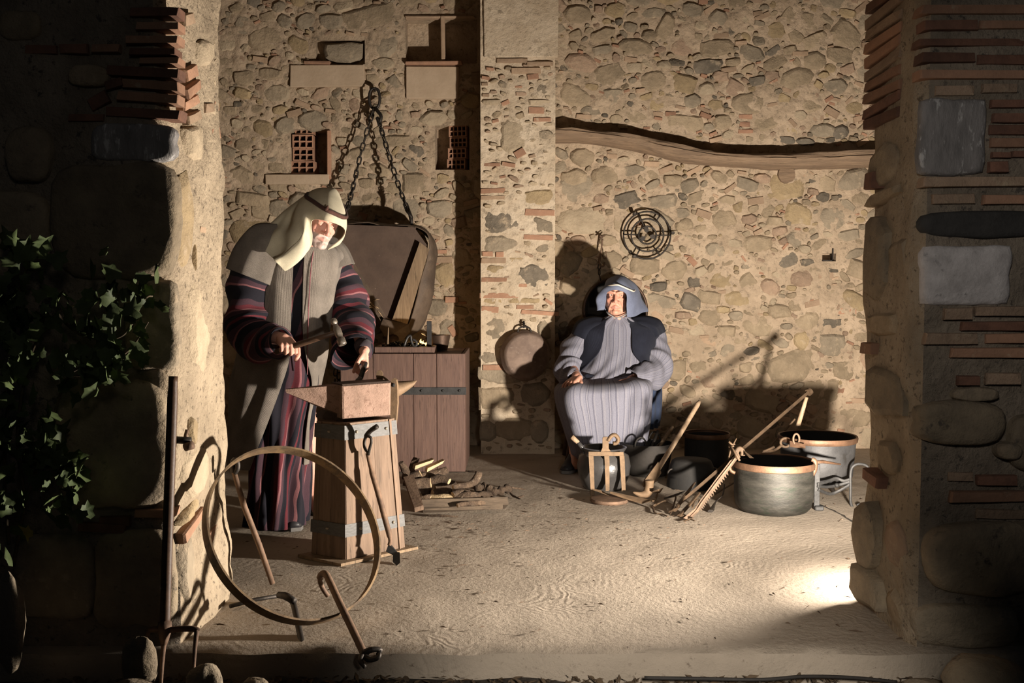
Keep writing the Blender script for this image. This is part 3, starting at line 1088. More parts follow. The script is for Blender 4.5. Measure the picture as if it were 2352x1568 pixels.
NB = [rect(655, 770, 283, 412, Y_L), rect(990, 1092, 275, 400, Y_L), rect(920, 1100, 28, 160, Y_L), rect(716, 850, 82, 160, Y_L), rect(665, 842, 148, 202, Y_L),
      rect(930, 1056, 150, 232, Y_L)]
rl = Rubble(WALL_L, Y_L, (-3.05, -0.16, 0.1, 3.45), NB, seed=33)
for q in [(718, 277, 72, 46, 'grey', 8), (655, 288, 56, 44, 'grey', 15), (996, 272, 68, 36, 'pale', 8), (1040, 264, 24, 30, 'pale', 60), (850, 42, 130, 60, 'tan', 12),
          (760, 50, 60, 40, 'grey', 0), (1010, 480, 62, 40, 'grey', 0), (930, 480, 70, 60, 'grey', 5), (950, 420, 56, 52, 'tan', 0), (1017, 410, 30, 26, 'ochre', 0),
          (640, 478, 46, 44, 'grey', 20), (580, 458, 80, 34, 'tan', -8), (640, 425, 50, 32, 'tan', 5), (600, 486, 50, 36, 'tan', 0), (575, 534, 90, 60, 'ochre', 0),
          (895, 325, 100, 30, 'tan', 5), (868, 300, 30, 20, 'tan', 40), (920, 265, 34, 30, 'grey', 40), (833, 496, 22, 14, 'brick', -20), (1032, 765, 60, 90, 'grey', 5),
          (1060, 590, 44, 50, 'pale', 20), (1024, 630, 50, 60, 'ochre', 20), (1010, 578, 32, 10, 'brick', 0), (1018, 596, 40, 14, 'brick_pale', 0),
          (1038, 688, 30, 14, 'brick', 0), (1040, 760, 14, 26, 'brick', 30), (1000, 706, 60, 46, 'grey', 0), (770, 238, 50, 24, 'tan', -60), (890, 232, 44, 18, 'tan', 0),
          (752, 287, 26, 16, 'rose', 0), (770, 345, 20, 30, 'grey', 40), (790, 300, 40, 18, 'tan', 0), (560, 180, 50, 36, 'tan', 0), (620, 170, 60, 30, 'tan', 0),
          (580, 250, 60, 24, 'tan', 0), (560, 330, 44, 34, 'tan', 0), (590, 380, 40, 26, 'tan', 0), (610, 90, 90, 60, 'tan', 10), (560, 60, 50, 60, 'grey', 30),
          (885, 100, 60, 60, 'grey', 70), (905, 190, 30, 40, 'grey', 30), (770, 790, 60, 70, 'ochre', 0), (756, 880, 40, 60, 'ochre', 0), (1030, 530, 26, 40, 'grey', 30)]:
    rl.pix(*q[:5], q[5])
rl.fill(480, 0.085, 0.13, 0.010, KL)
rl.fill(3300, 0.055, 0.09, 0.003, KL)
rl.fill(9500, 0.03, 0.058, 0.0, KL)
rl.fill(11000, 0.015, 0.032, 0.0, KL + [('brick', 2)])
rl.build()

rp = Rubble(PILLAR, Y_P, (PX0 + 0.03, PX1 - 0.03, 0.03, 2.72), seed=45, prot=(0.004, 0.014))
for q in [(1156, 505, 92, 60, 'dark', 6), (1148, 562, 84, 46, 'grey', 5), (1222, 635, 92, 72, 'dark', -6), (1236, 454, 76, 44, 'ochre', 5), (1243, 518, 64, 38, 'grey', -10),
          (1180, 312, 66, 80, 'pale', 0), (1252, 310, 42, 26, 'grey', 0), (1136, 755, 62, 70, 'grey', 10), (1140, 618, 58, 20, 'ochre', 0), (1150, 860, 120, 50, 'grey', 0),
          (1140, 915, 90, 60, 'tan', 0), (1230, 905, 70, 60, 'grey', 0), (1180, 985, 110, 60, 'tan', 0), (1238, 990, 50, 60, 'grey', 0), (1120, 990, 40, 50, 'grey', 0),
          (1240, 488, 68, 15, 'brick', -2), (1236, 545, 68, 12, 'brick', -2), (1240, 718, 86, 10, 'brick', -4), (1146, 678, 88, 12, 'brick', 0), (1126, 710, 40, 14, 'brick', -4),
          (1135, 642, 60, 10, 'brick', 0), (1140, 843, 62, 12, 'brick', 0), (1132, 438, 56, 11, 'brick', 2), (1132, 454, 56, 9, 'brick_pale', 0), (1120, 583, 24, 11, 'brick', 0),
          (1148, 584, 18, 12, 'brick', 0), (1134, 598, 58, 12, 'brick_pale', 0), (1187, 597, 44, 14, 'ochre', 0), (1168, 378, 30, 8, 'brick', -10), (1130, 378, 36, 7, 'brick', 0),
          (1192, 428, 30, 10, 'rose', 0), (1180, 410, 30, 12, 'rose', -30), (1194, 352, 24, 16, 'brick', 30), (1176, 140, 70, 10, 'brick_pale', 0), (1240, 147, 60, 9, 'brick_pale', 0),
          (1208, 163, 66, 12, 'brick_pale', 0), (1232, 254, 36, 14, 'brick', 0), (1245, 275, 40, 9, 'brick', 0), (1196, 216, 28, 10, 'rose', 0), (1154, 194, 26, 16, 'grey', -20),
          (1130, 235, 44, 12, 'pale', 0), (1240, 236, 60, 14, 'pale', 0), (1246, 205, 26, 30, 'grey', 70), (1200, 690, 80, 16, 'ochre', 0), (1130, 692, 56, 14, 'ochre', 0),
          (1200, 655, 20, 8, 'brick', 0), (1206, 705, 40, 9, 'brick', 0), (1246, 570, 40, 20, 'grey', 10), (1214, 586, 24, 10, 'rose', -20), (1250, 760, 30, 50, 'grey', 10),
          (1160, 800, 50, 30, 'pale', 0), (1120, 820, 40, 30, 'grey', 0)]:
    rp.pix(*q[:5], q[5])
rp.fill(1400, 0.02, 0.04, 0.010, [('tan', 6), ('pale', 6), ('rose', 3), ('brick', 1), ('brick_pale', 1)], asp=(0.3, 0.65), spread=10)
rp.build()


def wall_fittings():
    # smooth plaster patches, brick shelf tiles and sills of the niches
    def flat(wall, name, r, y, t, m, bev=0.004):
        a, b = W(r[0], r[3], y), W(r[1], r[2], y)
        mb = MB()
        mb.box(((a.x + b.x) / 2, y - t / 2 + 0.01, (a.z + b.z) / 2), (b.x - a.x, t + 0.02, b.z - a.z), bev=bev, jit=0.004)
        return mb.build(name, m, wall, smooth=False)
    flat(WALL_L, 'plaster_patch', (668, 838, 150, 200), Y_L, 0.030, PLASTER)
    flat(WALL_L, 'plaster_patch', (934, 1054, 154, 228), Y_L, 0.030, PLASTER)
    flat(WALL_L, 'plaster_patch', (612, 758, 402, 424), Y_L, 0.030, PLASTER)
    flat(WALL_L, 'tile', (932, 1062, 144, 152), Y_L, 0.06, BRICK)
    flat(WALL_L, 'tile', (1014, 1022, 40, 146), Y_L, 0.035, BRICK_PALE)
    flat(WALL_L, 'tile', (932, 1090, 38, 45), Y_L, 0.03, BRICK_PALE)
    flat(WALL_L, 'tile', (754, 760, 300, 412), Y_L, 0.03, BRICK)
    flat(WALL_L, 'tile', (700, 760, 142, 150), Y_L, 0.04, BRICK)
    # squared stone sitting in the shallow recess
    p = W(790, 122, Y_L + 0.03)
    piece(WALL_L, 'stone', STONE_ME[5], STONES['grey'], (p.x, p.y, p.z), 0.15, 0.05, 0.075)
    flat(PILLAR, 'plaster_patch', (1112, 1282, -40, 132), Y_P, 0.022, MORTAR_PILLAR)
    # round stub of an old joist under the beam
    p = W(1804, 402, Y_R)
    mb = MB()
    mb.tube([p + Vector((0, 0.05, 0)), p + Vector((0, -0.045, 0))], 0.062, 14, wob=0.06)
    mb.build('joist_end', BEAM_W, WALL_R, sharp=40)
    # iron angle in the small hole at the right
    q = W(1900, 592, Y_R)
    mb = MB()
    mb.box(q + Vector((0, 0, -0.02)), (0.08, 0.05, 0.008))
    mb.box(q + Vector((0.034, 0, 0.02)), (0.008, 0.05, 0.09))
    mb.build('iron_angle', IRON_DARK, WALL_R, smooth=False)


wall_fittings()


def wooden_beam():
    top = [(1268, 290), (1330, 292), (1400, 300), (1480, 312), (1560, 330), (1640, 346), (1720, 352), (1800, 352), (1900, 348), (2020, 342), (2140, 340), (2240, 342)]
    bot = [(1268, 326), (1330, 326), (1400, 334), (1480, 348), (1560, 368), (1640, 378), (1720, 384), (1800, 388), (1900, 386), (2020, 382), (2140, 382), (2240, 384)]
    n = 60
    tp, bt = spline([W(*q, Y_R - 0.14) for q in top], n), spline([W(*q, Y_R - 0.06) for q in bot], n)
    # the beam stands well proud of the wall, so the low lamp throws its shadow up the wall above it
    sec = [(0.02, 1.02), (-0.11, 1.0), (-0.155, 0.95), (-0.165, 0.76), (-0.148, 0.70), (-0.162, 0.62), (-0.145, 0.30), (-0.10, 0.08), (-0.05, 0.0), (0.05, -0.04)]
    vs = []
    for i in range(n):
        for k, (dy, f) in enumerate(sec):
            w = fbm(np.array([[tp[i].x * 1.6, k * 0.9, 0.3]]), 3.0, 3, 71)[0]
            p = bt[i].lerp(tp[i], f)
            vs.append((p.x, Y_R + dy - 0.012 * w, p.z + 0.008 * w))
    m = len(sec)
    fs = [(i * m + j, i * m + j + 1, (i + 1) * m + j + 1, (i + 1) * m + j) for i in range(n - 1) for j in range(m - 1)]
    mb = MB()
    mb.add(vs, fs)
    mb.add([vs[j] for j in range(m)], [tuple(range(m))])
    mb.add([vs[(n - 1) * m + j] for j in range(m)], [tuple(range(m))[::-1]])
    o = mb.build('wooden_beam', BEAM_W, WALL_R, sharp=35)
    o['label'] = 'warped old timber beam set into the wall'


wooden_beam()


# ------------------------------------------------------------------ front walls with their jambs
def strip(name, path, z0, z1, material, bulge, res=0.03, seed=1, amp=0.012, label=None):
    pts = [Vector((p[0], p[1], 0)) for p in path]
    dense = []
    for a, b in zip(pts, pts[1:]):
        r = res if (b - a).length < 1.0 or max(abs(a.x), abs(b.x)) < 2.4 else res * 2
        k = max(1, int((b - a).length / r))
        dense += [a.lerp(b, i / k) for i in range(k)]
    dense.append(pts[-1])
    n = len(dense)
    zs = np.arange(z0, z1, res)
    nor = []
    for i in range(n):
        t = (dense[min(i + 1, n - 1)] - dense[max(i - 1, 0)]).normalized()
        nor.append((t.y, -t.x, 0))
    B = np.tile(np.array([list(d) for d in dense]), (len(zs), 1))
    N = np.tile(np.array(nor), (len(zs), 1))
    B[:, 2] = np.repeat(zs, n)
    d = fbm(B, 3.2, 2, seed) * amp + fbm(B, 14.0, 3, seed + 5) * amp * 0.6
    d = d + np.array([bulge(*b) for b in B])
    P = B + N * d[:, None]
    fs = [(i * n + j, i * n + j + 1, (i + 1) * n + j + 1, (i + 1) * n + j) for i in range(len(zs) - 1) for j in range(n - 1)]
    mb = MB()
    mb.add(P.tolist(), fs)
    me = mb.mesh(name, Vector((0, 0, 0)), True, False)
    me.set_sharp_from_angle(angle=math.radians(55))
    return tag(link(name, me, material), label, None, None, 'structure')


YF = 3.23


def bulge_l(x, y, z):
    # slight swelling of the foot and hollows of the jamb
    return 0.02 * math.exp(-((z - 0.1) / 0.25) ** 2) if y > YF + 0.02 else 0.0


def bulge_r(x, y, z):
    b = 0.0
    if x < 1.5 and y > YF + 0.04:
        far = (y - YF) / 0.5
        b += 0.030 * math.exp(-((z - 0.22) / 0.2) ** 2) * far
        b += 0.022 * math.exp(-((z - 1.18) / 0.16) ** 2) * far
        b += 0.012 * math.exp(-((z - 0.85) / 0.12) ** 2)
    return b


FRONT_L = strip('wall_front_left', [(-3.5, YF), (-1.14, YF), (-1.108, YF + 0.03), (-1.07, 3.72), (-1.10, 3.75), (-3.4, 3.78)], -0.2, 3.6, MORTAR_FRONT, bulge_l, seed=81,
                label='dark front wall left of the opening, its jamb lit')
FRONT_R = strip('wall_front_right', [(3.5, 3.72), (1.36, 3.72), (1.322, 3.69), (1.305, YF + 0.04), (1.33, YF), (3.5, YF)], -0.2, 3.6, MORTAR_FRONT, bulge_r, seed=87,
                label='front wall right of the opening with brick courses and squared stones')


def big_stone(wall, r, y, prot, m, seed, e=3.0, rough=0.010, name='stone', normal='front', ang=0.0):
    """a large squared or rounded stone with its own worn relief; r = pixel rectangle on the plane of the face"""
    a, b = W(r[0], r[3], y), W(r[1], r[2], y)
    return big_stone_at(wall, Vector(((a.x + b.x) / 2, y, (a.z + b.z) / 2)), (b.x - a.x) / 2, (b.z - a.z) / 2, prot, m, seed, e, rough, name, Vector((1, 0, 0)),
                        Vector((0, -1, 0)), ang)


def big_stone_at(wall, c, hw, hh, prot, m, seed, e=3.0, rough=0.010, name='stone', ud=Vector((1, 0, 0)), nd=Vector((0, -1, 0)), ang=0.0):
    n, rings_ = 32, [(0.0, 1.0), (0.35, 1.0), (0.65, 0.98), (0.85, 0.92), (0.95, 0.72), (1.0, 0.35), (1.02, -0.6)]
    vs = []
    up = Vector((0, 0, 1))
    for (k, d) in rings_:
        for j in range(n):
            a = 2 * math.pi * j / n
            cs, sn = math.cos(a), math.sin(a)
            q = (abs(cs) ** e + abs(sn) ** e) ** (-1 / e)
            q *= 1 + 0.05 * fbm(np.array([[cs * 2, sn * 2, seed]]), 1.0, 2, seed)[0]
            u, v = cs * q * k * hw, sn * q * k * hh
            u, v = u * math.cos(ang) - v * math.sin(ang), u * math.sin(ang) + v * math.cos(ang)
            w = rough * fbm(np.array([[u * 9 + seed, v * 9, seed]]), 1.0, 3, seed)[0] if d > 0 else 0
            vs.append(c + ud * u + up * v + nd * (prot * d + w))
    fs = [(i * n + j, i * n + (j + 1) % n, (i + 1) * n + (j + 1) % n, (i + 1) * n + j) for i in range(len(rings_) - 1) for j in range(n)]
    mb = MB()
    mb.add(vs, fs)
    return mb.build(name, m, wall)


def face_brick(wall, x0, x1, y0, y1, m, prot=0.012, ang=0.0, y=YF):
    a, b = W(x0, y1, y), W(x1, y0, y)
    piece(wall, 'brick', R.choice(BRICK_ME), m, ((a.x + b.x) / 2, y - prot + 0.03, (a.z + b.z) / 2), (b.x - a.x) / 2, 0.034, (b.z - a.z) / 2 * 1.02, (0, math.radians(ang), 0))


def jamb_piece(wall, px, py, w, h, x_plane, m, kind='brick', prot=0.008, ang=0):
    """a piece on the reveal (plane of constant x); w is its length in metres into the wall, h in pixels"""
    p = PL(px, py, (x_plane, 3.5, 1), Vector((1, 0, 0)))
    s = 1 if wall is FRONT_L else -1
    p.y = min(max(p.y, YF + w / 2 - 0.004), 3.735 - w / 2)
    me = R.choice(BRICK_ME if kind == 'brick' else STONE_ME)
    hh = M(h / 2, p.y)
    rot = Matrix.Rotation(s * math.pi / 2, 3, 'Z') @ Matrix.Rotation(math.radians(ang), 3, 'Y')
    piece(wall, kind, me, m, (x_plane + s * (prot - 0.026), p.y, p.z), w / 2, 0.03, hh, rot.to_euler())


def front_right_pieces():
    for q in [(2112, 2352, 14, 34), (2118, 2240, 50, 72), (2245, 2352, 50, 70), (2108, 2352, 90, 108), (2112, 2235, 124, 146), (2240, 2352, 128, 150), (2106, 2352, 164, 184),
              (2145, 2235, 197, 222), (2250, 2330, 195, 216), (2270, 2352, 231, 250), (2275, 2352, 262, 283), (2268, 2352, 288, 310), (2270, 2352, 318, 340),
              (2275, 2316, 350, 364), (2320, 2352, 348, 362), (2268, 2310, 372, 396), (2118, 2352, 406, 430), (2140, 2235, 446, 468), (2255, 2352, 448, 470),
              (2165, 2228, 707, 733), (2235, 2352, 704, 725), (2205, 2352, 738, 758), (2120, 2240, 765, 790), (2260, 2352, 766, 787), (2180, 2352, 798, 820),
              (2195, 2245, 863, 884), (2260, 2340, 855, 883), (2175, 2233, 1083, 1104), (2240, 2330, 1090, 1112), (2178, 2352, 1126, 1150), (2240, 2352, 1168, 1190)]:
        face_brick(FRONT_R, *q, R.choice((BRICK_DARK, BRICK_DARK, BRICK, STONES['rose'])), R.uniform(0.008, 0.02), R.uniform(-0.6, 0.6))
    # courses go on beyond the frame
    for i in range(30):
        zc = 0.35 + i * 0.062
        x = 1.72 + R.uniform(0.02, 0.1)
        while x < 2.5:
            w = R.uniform(0.1, 0.17)
            piece(FRONT_R, 'brick', R.choice(BRICK_ME), R.choice((BRICK_DARK, BRICK, STONES['rose'])), (x + w, YF + 0.02, zc), w - 0.008, 0.034, 0.018)
            x += 2 * w
    big_stone(FRONT_R, (2106, 2262, 228, 401), YF, 0.018, MARBLE, 3, 16, 0.004)
    big_stone(FRONT_R, (2112, 2320, 563, 700), YF, 0.020, WHITE_STONE, 7, 13, 0.007)
    big_stone(FRONT_R, (2110, 2420, 484, 546), YF, 0.022, DARK_BAND, 8, 4, 0.008)  # near-black band across the wall face
    big_stone(FRONT_R, (2100, 2302, 918, 1020), YF, 0.045, FIELD_STONE, 9, 3.2, 0.014)
    big_stone(FRONT_R, (2185, 2290, 888, 920), YF, 0.03, FIELD_STONE, 10, 3, 0.012)
    big_stone(FRONT_R, (2278, 2336, 1012, 1052), YF, 0.05, FIELD_STONE, 11, 2.4, 0.01)
    big_stone(FRONT_R, (2110, 2420, 1196, 1362), YF, 0.05, FIELD_STONE, 12, 3, 0.018)
    big_stone(FRONT_R, (2098, 2335, 1384, 1484), YF, 0.03, STONES['grey'], 13, 5, 0.012)
    big_stone(FRONT_R, (2310, 2400, 950, 1080), YF, 0.04, FIELD_STONE, 14, 2.6, 0.012)
    # brick ends down the reveal, proud of its far edge so that the outline is scalloped
    for k, py in enumerate(range(6, 300, 30)):
        jamb_piece(FRONT_R, 2024, py, 0.34, 22, 1.312, R.choice((BRICK_DARK, BRICK, STONES['rose'])), 'brick', 0.014, R.uniform(-3, 3))
    for (px, py, w, h, m, kind, pr) in [(2030, 380, 0.3, 100, FIELD_STONE, 'stone', 0.016), (2030, 452, 0.36, 30, STONES['tan'], 'stone', 0.016),
                                        (2022, 590, 0.22, 190, FIELD_STONE, 'stone', 0.034), (2068, 600, 0.2, 110, FIELD_STONE, 'stone', 0.012),
                                        (2030, 745, 0.34, 60, STONES['tan'], 'stone', 0.018), (2012, 800, 0.10, 26, BRICK, 'brick', 0.034),
                                        (2040, 900, 0.36, 110, FIELD_STONE, 'stone', 0.03), (2018, 1098, 0.14, 26, BRICK_DARK, 'brick', 0.03),
                                        (2040, 1050, 0.2, 80, STONES['tan'], 'stone', 0.012), (2006, 1230, 0.24, 170, FIELD_STONE, 'stone', 0.05),
                                        (2006, 1345, 0.26, 86, FIELD_STONE, 'stone', 0.05), (2060, 1250, 0.2, 120, STONES['rose'], 'stone', 0.016),
                                        (2014, 415, 0.08, 40, BRICK_DARK, 'brick', 0.03), (2060, 1400, 0.2, 90, STONES['tan'], 'stone', 0.012)]:
        jamb_piece(FRONT_R, px, py, w, h, 1.308, m, kind, pr, R.uniform(-5, 5))


front_right_pieces()


def front_left_pieces():
    for q in [(245, 411, 154, 178, 3), (282, 411, 186, 206, 4), (243, 283, 182, 204, -16), (272, 411, 214, 236, 4), (205, 250, 217, 246, -28), (243, 416, 250, 272, 3),
              (160, 240, 262, 280, 0), (60, 132, 104, 126, 0), (138, 202, 102, 124, 0), (212, 276, 102, 122, 0), (300, 412, 18, 40, 0), (315, 412, 52, 70, 0),
              (290, 412, 84, 102, 0), (300, 405, 112, 128, 0), (320, 412, 132, 148, 0), (230, 300, 1185, 1206, 0), (310, 400, 1168, 1188, 0), (180, 290, 1200, 1222, 3)]:
        face_brick(FRONT_L, *q[:4], R.choice((BRICK_DARK, BRICK)), R.uniform(0.003, 0.009), q[4])
    big_stone(FRONT_L, (213, 405, 284, 372), YF, 0.02, MARBLE, 21, 5, 0.004)
    big_stone(FRONT_L, (125, 410, 374, 640), YF, 0.035, FIELD_STONE, 22, 4, 0.016)
    big_stone(FRONT_L, (290, 408, 644, 846), YF, 0.025, STONES['grey'], 23, 5, 0.008)
    big_stone(FRONT_L, (130, 395, 872, 1165), YF, 0.03, FIELD_STONE, 24, 4, 0.016)
    big_stone(FRONT_L, (40, 215, 1225, 1420), YF, 0.025, STONES['grey'], 25, 5, 0.01)
    big_stone(FRONT_L, (220, 400, 1215, 1440), YF, 0.02, FIELD_STONE, 26, 5, 0.01)
    big_stone(FRONT_L, (0, 95, 25, 95), YF, 0.02, STONES['tan'], 27, 3, 0.01)
    big_stone(FRONT_L, (20, 120, 290, 420), YF, 0.025, FIELD_STONE, 28, 3, 0.012)
    big_stone(FRONT_L, (-60, 115, 440, 640), YF, 0.025, FIELD_STONE, 29, 4, 0.012)
    big_stone(FRONT_L, (160, 250, 150, 200), YF, 0.02, STONES['tan'], 30, 3, 0.01)
    # pieces showing in the lit reveal
    xp = -1.092
    for (px, py, w, h, m, kind, ang) in [(432, 168, 0.12, 26, BRICK, 'brick', -22), (437, 205, 0.16, 22, BRICK, 'brick', -24), (432, 236, 0.16, 20, BRICK, 'brick', -20),
                                         (440, 270, 0.14, 20, BRICK_PALE, 'brick', -18), (474, 248, 0.1, 20, BRICK_PALE, 'brick', -12), (502, 250, 0.06, 16, BRICK, 'brick', 0),
                                         (428, 45, 0.10, 24, BRICK_PALE, 'brick', -20), (492, 310, 0.10, 28, BRICK, 'brick', -14), (514, 322, 0.06, 24, BRICK_PALE, 'brick', 0),
                                         (450, 330, 0.24, 84, STONES['pale'], 'stone', -8), (496, 345, 0.06, 14, BRICK, 'brick', -10), (498, 372, 0.06, 12, BRICK, 'brick', 0),
                                         (497, 468, 0.13, 70, STONES['grey'], 'stone', 0), (422, 500, 0.16, 230, STONES['ochre'], 'stone', 0),
                                         (462, 432, 0.05, 26, BRICK_PALE, 'brick', 0), (446, 590, 0.05, 70, STONES['ochre'], 'stone', 0),
                                         (482, 506, 0.06, 10, BRICK, 'brick', 0), (460, 528, 0.07, 14, BRICK_PALE, 'brick', 0), (512, 425, 0.08, 12, BRICK_PALE, 'brick', 0),
                                         (462, 760, 0.3, 220, STONES['pale'], 'stone', 0), (474, 905, 0.07, 22, STONES['ochre'], 'stone', 0),
                                         (516, 720, 0.07, 30, BRICK_PALE, 'brick', 0), (518, 760, 0.06, 22, BRICK_PALE, 'brick', 0), (520, 660, 0.06, 24, BRICK_PALE, 'brick', 0),
                                         (522, 950, 0.07, 26, STONES['ochre'], 'stone', 0), (442, 990, 0.1, 70, STONES['ochre'], 'stone', 6),
                                         (450, 1080, 0.28, 130, STONES['pale'], 'stone', -6), (436, 1172, 0.2, 24, STONES['ochre'], 'stone', -12),
                                         (438, 1204, 0.22, 22, BRICK, 'brick', -12), (480, 1228, 0.12, 28, BRICK, 'brick', -10), (492, 1292, 0.03, 40, BRICK, 'brick', 0),
                                         (430, 1310, 0.16, 170, STONES['grey'], 'stone', 0), (500, 1275, 0.16, 120, STONES['pale'], 'stone', 0),
                                         (480, 1395, 0.24, 40, STONES['tan'], 'stone', -14), (470, 120, 0.2, 60, STONES['pale'], 'stone', -18),
                                         (515, 165, 0.07, 26, STONES['pale'], 'stone', 0), (516, 205, 0.07, 24, STONES['pale'], 'stone', 0), (514, 120, 0.07, 26, STONES['pale'], 'stone', 0),
                                         (516, 75, 0.07, 26, STONES['pale'], 'stone', 0), (514, 30, 0.07, 26, STONES['pale'], 'stone', 0), (505, 270, 0.1, 26, STONES['pale'], 'stone', 0)]:
        jamb_piece(FRONT_L, px, py, w, h, xp, m, kind, R.uniform(0.002, 0.006) + (0.007 if w > 0.09 else 0.003), ang)


front_left_pieces()
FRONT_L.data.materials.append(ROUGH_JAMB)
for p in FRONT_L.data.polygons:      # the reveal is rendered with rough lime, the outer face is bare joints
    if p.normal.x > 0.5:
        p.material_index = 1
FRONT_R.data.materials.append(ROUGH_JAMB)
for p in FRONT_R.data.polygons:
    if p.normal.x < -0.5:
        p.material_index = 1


def shell():
    def slab(name, x0, x1, y0, y1, z0, z1, m, label):
        mb = MB()
        mb.box(((x0 + x1) / 2, (y0 + y1) / 2, (z0 + z1) / 2), (x1 - x0, y1 - y0, z1 - z0))
        mb.build(name, m, None, smooth=False, kind='structure', label=label)
    slab('wall_left', -3.4, -3.1, 3.75, 7.8, -0.1, 3.6, MORTAR_FRONT, 'stone side wall on the left')
    slab('wall_right', 3.3, 3.6, 3.72, 7.8, -0.1, 3.6, MORTAR_FRONT, 'stone side wall on the right')
    slab('trim_1', -1.6, 1.9, 3.3, 3.7, 2.75, 3.6, BEAM_W, 'timber lintel over the opening')
    c = MB()
    c.box((0, 5.5, 3.68), (7.0, 4.8, 0.06))
    co = c.build('ceiling', CEIL, None, smooth=False, kind='structure', label='boarded ceiling')
    for i in range(9):
        mb = MB()
        mb.box((-2.8 + i * 0.7, 5.5, 3.58), (0.12, 4.6, 0.14), bev=0.01)
        mb.build('joist', BEAM_W, co, smooth=False)


shell()

# ------------------------------------------------------------------ anvil and its block
def anvil_and_block():
    # the block: a tapered square post standing corner-on
    a, b, d = FL(795, 1292), FL(930, 1263), FL(716, 1277)
    c = b + d - a
    base = [a, b, c, d]
    ta, tb = W(783, 968, 4.30), W(905, 958, 4.42)
    zt = (ta.z + tb.z) / 2
    cen = (a + c) / 2
    top = [Vector((cen.x - 0.008 + (p.x - cen.x) * 0.82, cen.y + (p.y - cen.y) * 0.82, zt)) for p in base]
    t = thing('anvil_block', 'tapered wooden block bound with two steel bands under the anvil', 'anvil stand', (cen.x, cen.y, 0))
    h = zt

    def sec(z, grow=0.0):
        k = z / h
        q = [p.lerp(r, k) for p, r in zip([Vector((v.x, v.y, 0)) for v in base], top)]
        m = sum(q, Vector()) / 4
        return [Vector((p.x, p.y, z)) + (Vector((p.x, p.y, z)) - Vector((m.x, m.y, z))).normalized() * grow for p in q]
    # four sides, each of two boards; joints stay open a little
    for i in range(4):
        lo, hi = sec(0.014), sec(h)
        p0, p1, q0, q1 = lo[i], lo[(i + 1) % 4], hi[i], hi[(i + 1) % 4]
        for k in ((0.004, 0.548), (0.552, 0.996)):
            mb = MB()
            inward = ((p1 - p0).cross(q0 - p0)).dot(Vector((cen.x, cen.y, p0.z)) - p0)
            mb.slab([p0.lerp(p1, k[0]), p0.lerp(p1, k[1]), q0.lerp(q1, k[1]), q0.lerp(q1, k[0])], 0.03 if inward > 0 else -0.03, 0.003)
            mb.build('board', BLOCK_W, t, smooth=False)
    mb = MB()
    mb.hull([p * 0.97 + Vector((cen.x, cen.y, p.z)) * 0.03 for p in sec(0.01) + sec(h - 0.01)])
    mb.build('core', BLOCK_W, t, smooth=False)
    mb = MB()
    mb.hull(sec(0.0, 0.06) + sec(0.012, 0.06))
    mb.build('base_plate', OLD_W, t, smooth=False)
    for (y0, y1) in ((978, 1011), (1203, 1232)):
        ed = a.lerp(top[0], 0.5)
        z1, z0 = W(786, y0, ed.y).z, W(786, y1, ed.y).z
        mb = MB()
        o, i_ = sec(z0, 0.010) + sec(z1, 0.010), sec(z0, -0.004) + sec(z1, -0.004)
        mb.add(o + i_, [(k, (k + 1) % 4, 4 + (k + 1) % 4, 4 + k) for k in range(4)] + [(4 + k, 4 + (k + 1) % 4, 12 + (k + 1) % 4, 12 + k) for k in range(4)] +
               [(k, 8 + k, 8 + (k + 1) % 4, (k + 1) % 4) for k in range(4)])
        band = mb.build('band', STEEL_BAND, t, smooth=False)
        s = sec((z0 + z1) / 2, 0.010)
        nrm = Vector((s[1].y - s[0].y, -(s[1].x - s[0].x), 0)).normalized()
        for k in ((0.22, 0.78) if y0 < 1000 else (0.80, 0.25)):
            p = s[0].lerp(s[1], k)
            rv = MB()
            rv.capsule(p - nrm * 0.003, 0.007, p + nrm * 0.001, 0.007, 10)
            rv.build('rivet', RIVET, band)
        p = s[0].lerp(s[3], 0.5)
        rv = MB()
        rv.capsule(p, 0.007, p + Vector((-0.003, -0.003, 0)), 0.006, 10)
        rv.build('rivet', RIVET, band)
    # ---------------- anvil
    t = thing('anvil', 'rusty double horned anvil on the wooden block', 'anvil', (cen.x, cen.y, zt))
    q = [W(787, 886, 4.29), W(896, 878, 4.41), W(895, 955, 4.41), W(788, 966, 4.29)]
    q[2].z = max(q[2].z, zt + 0.012)
    q[3].z = max(q[3].z, zt + 0.012)
    n = (q[1] - q[0]).cross(q[3] - q[0]).normalized()
    n = n if n.y > 0 else -n
    ax = (q[1] - q[0]).normalized()
    mb = MB()
    mb.hull([p + (ax * sx * 0.003) for p in q for sx in (1, -1)] + [p + n * 0.13 for p in q] + [(sum(q, Vector()) / 4).lerp(p, 0.965) - n * 0.004 for p in q])
    mb.build('body', ANVIL_M, t, smooth=False)
    mb = MB()
    f0, f1 = q[0] + Vector((0, 0, 0.001)), q[1] + Vector((0, 0, 0.001))
    mb.hull([f0, f1, f0 + n * 0.13, f1 + n * 0.13] + [p + Vector((0, 0, 0.006)) for p in (f0 + n * 0.004, f1 + n * 0.004, f0 + n * 0.126, f1 + n * 0.126)])
    mb.build('face_plate', ANVIL_SHADE, t, smooth=False)
    # square horn to the left, set back from the front face
    tip = W(655, 894, 4.27)
    r0, r1 = q[0] + n * 0.03, q[3] + n * 0.03
    r1 = Vector((r1.x, r1.y, q[3].z + 0.006))
    back0, back1 = q[0] + n * 0.115, q[3] + n * 0.115
    mb = MB()
    mb.hull([r0 + ax * 0.02, r1 + ax * 0.02, back0 + ax * 0.02, back1 + ax * 0.02, tip, tip + Vector((0, 0.028, 0)), tip + Vector((0.004, 0, -0.014)),
             tip + Vector((0.004, 0.026, -0.014)), r0 + (tip - r0) * 0.5 + Vector((0, -0.006, 0))])
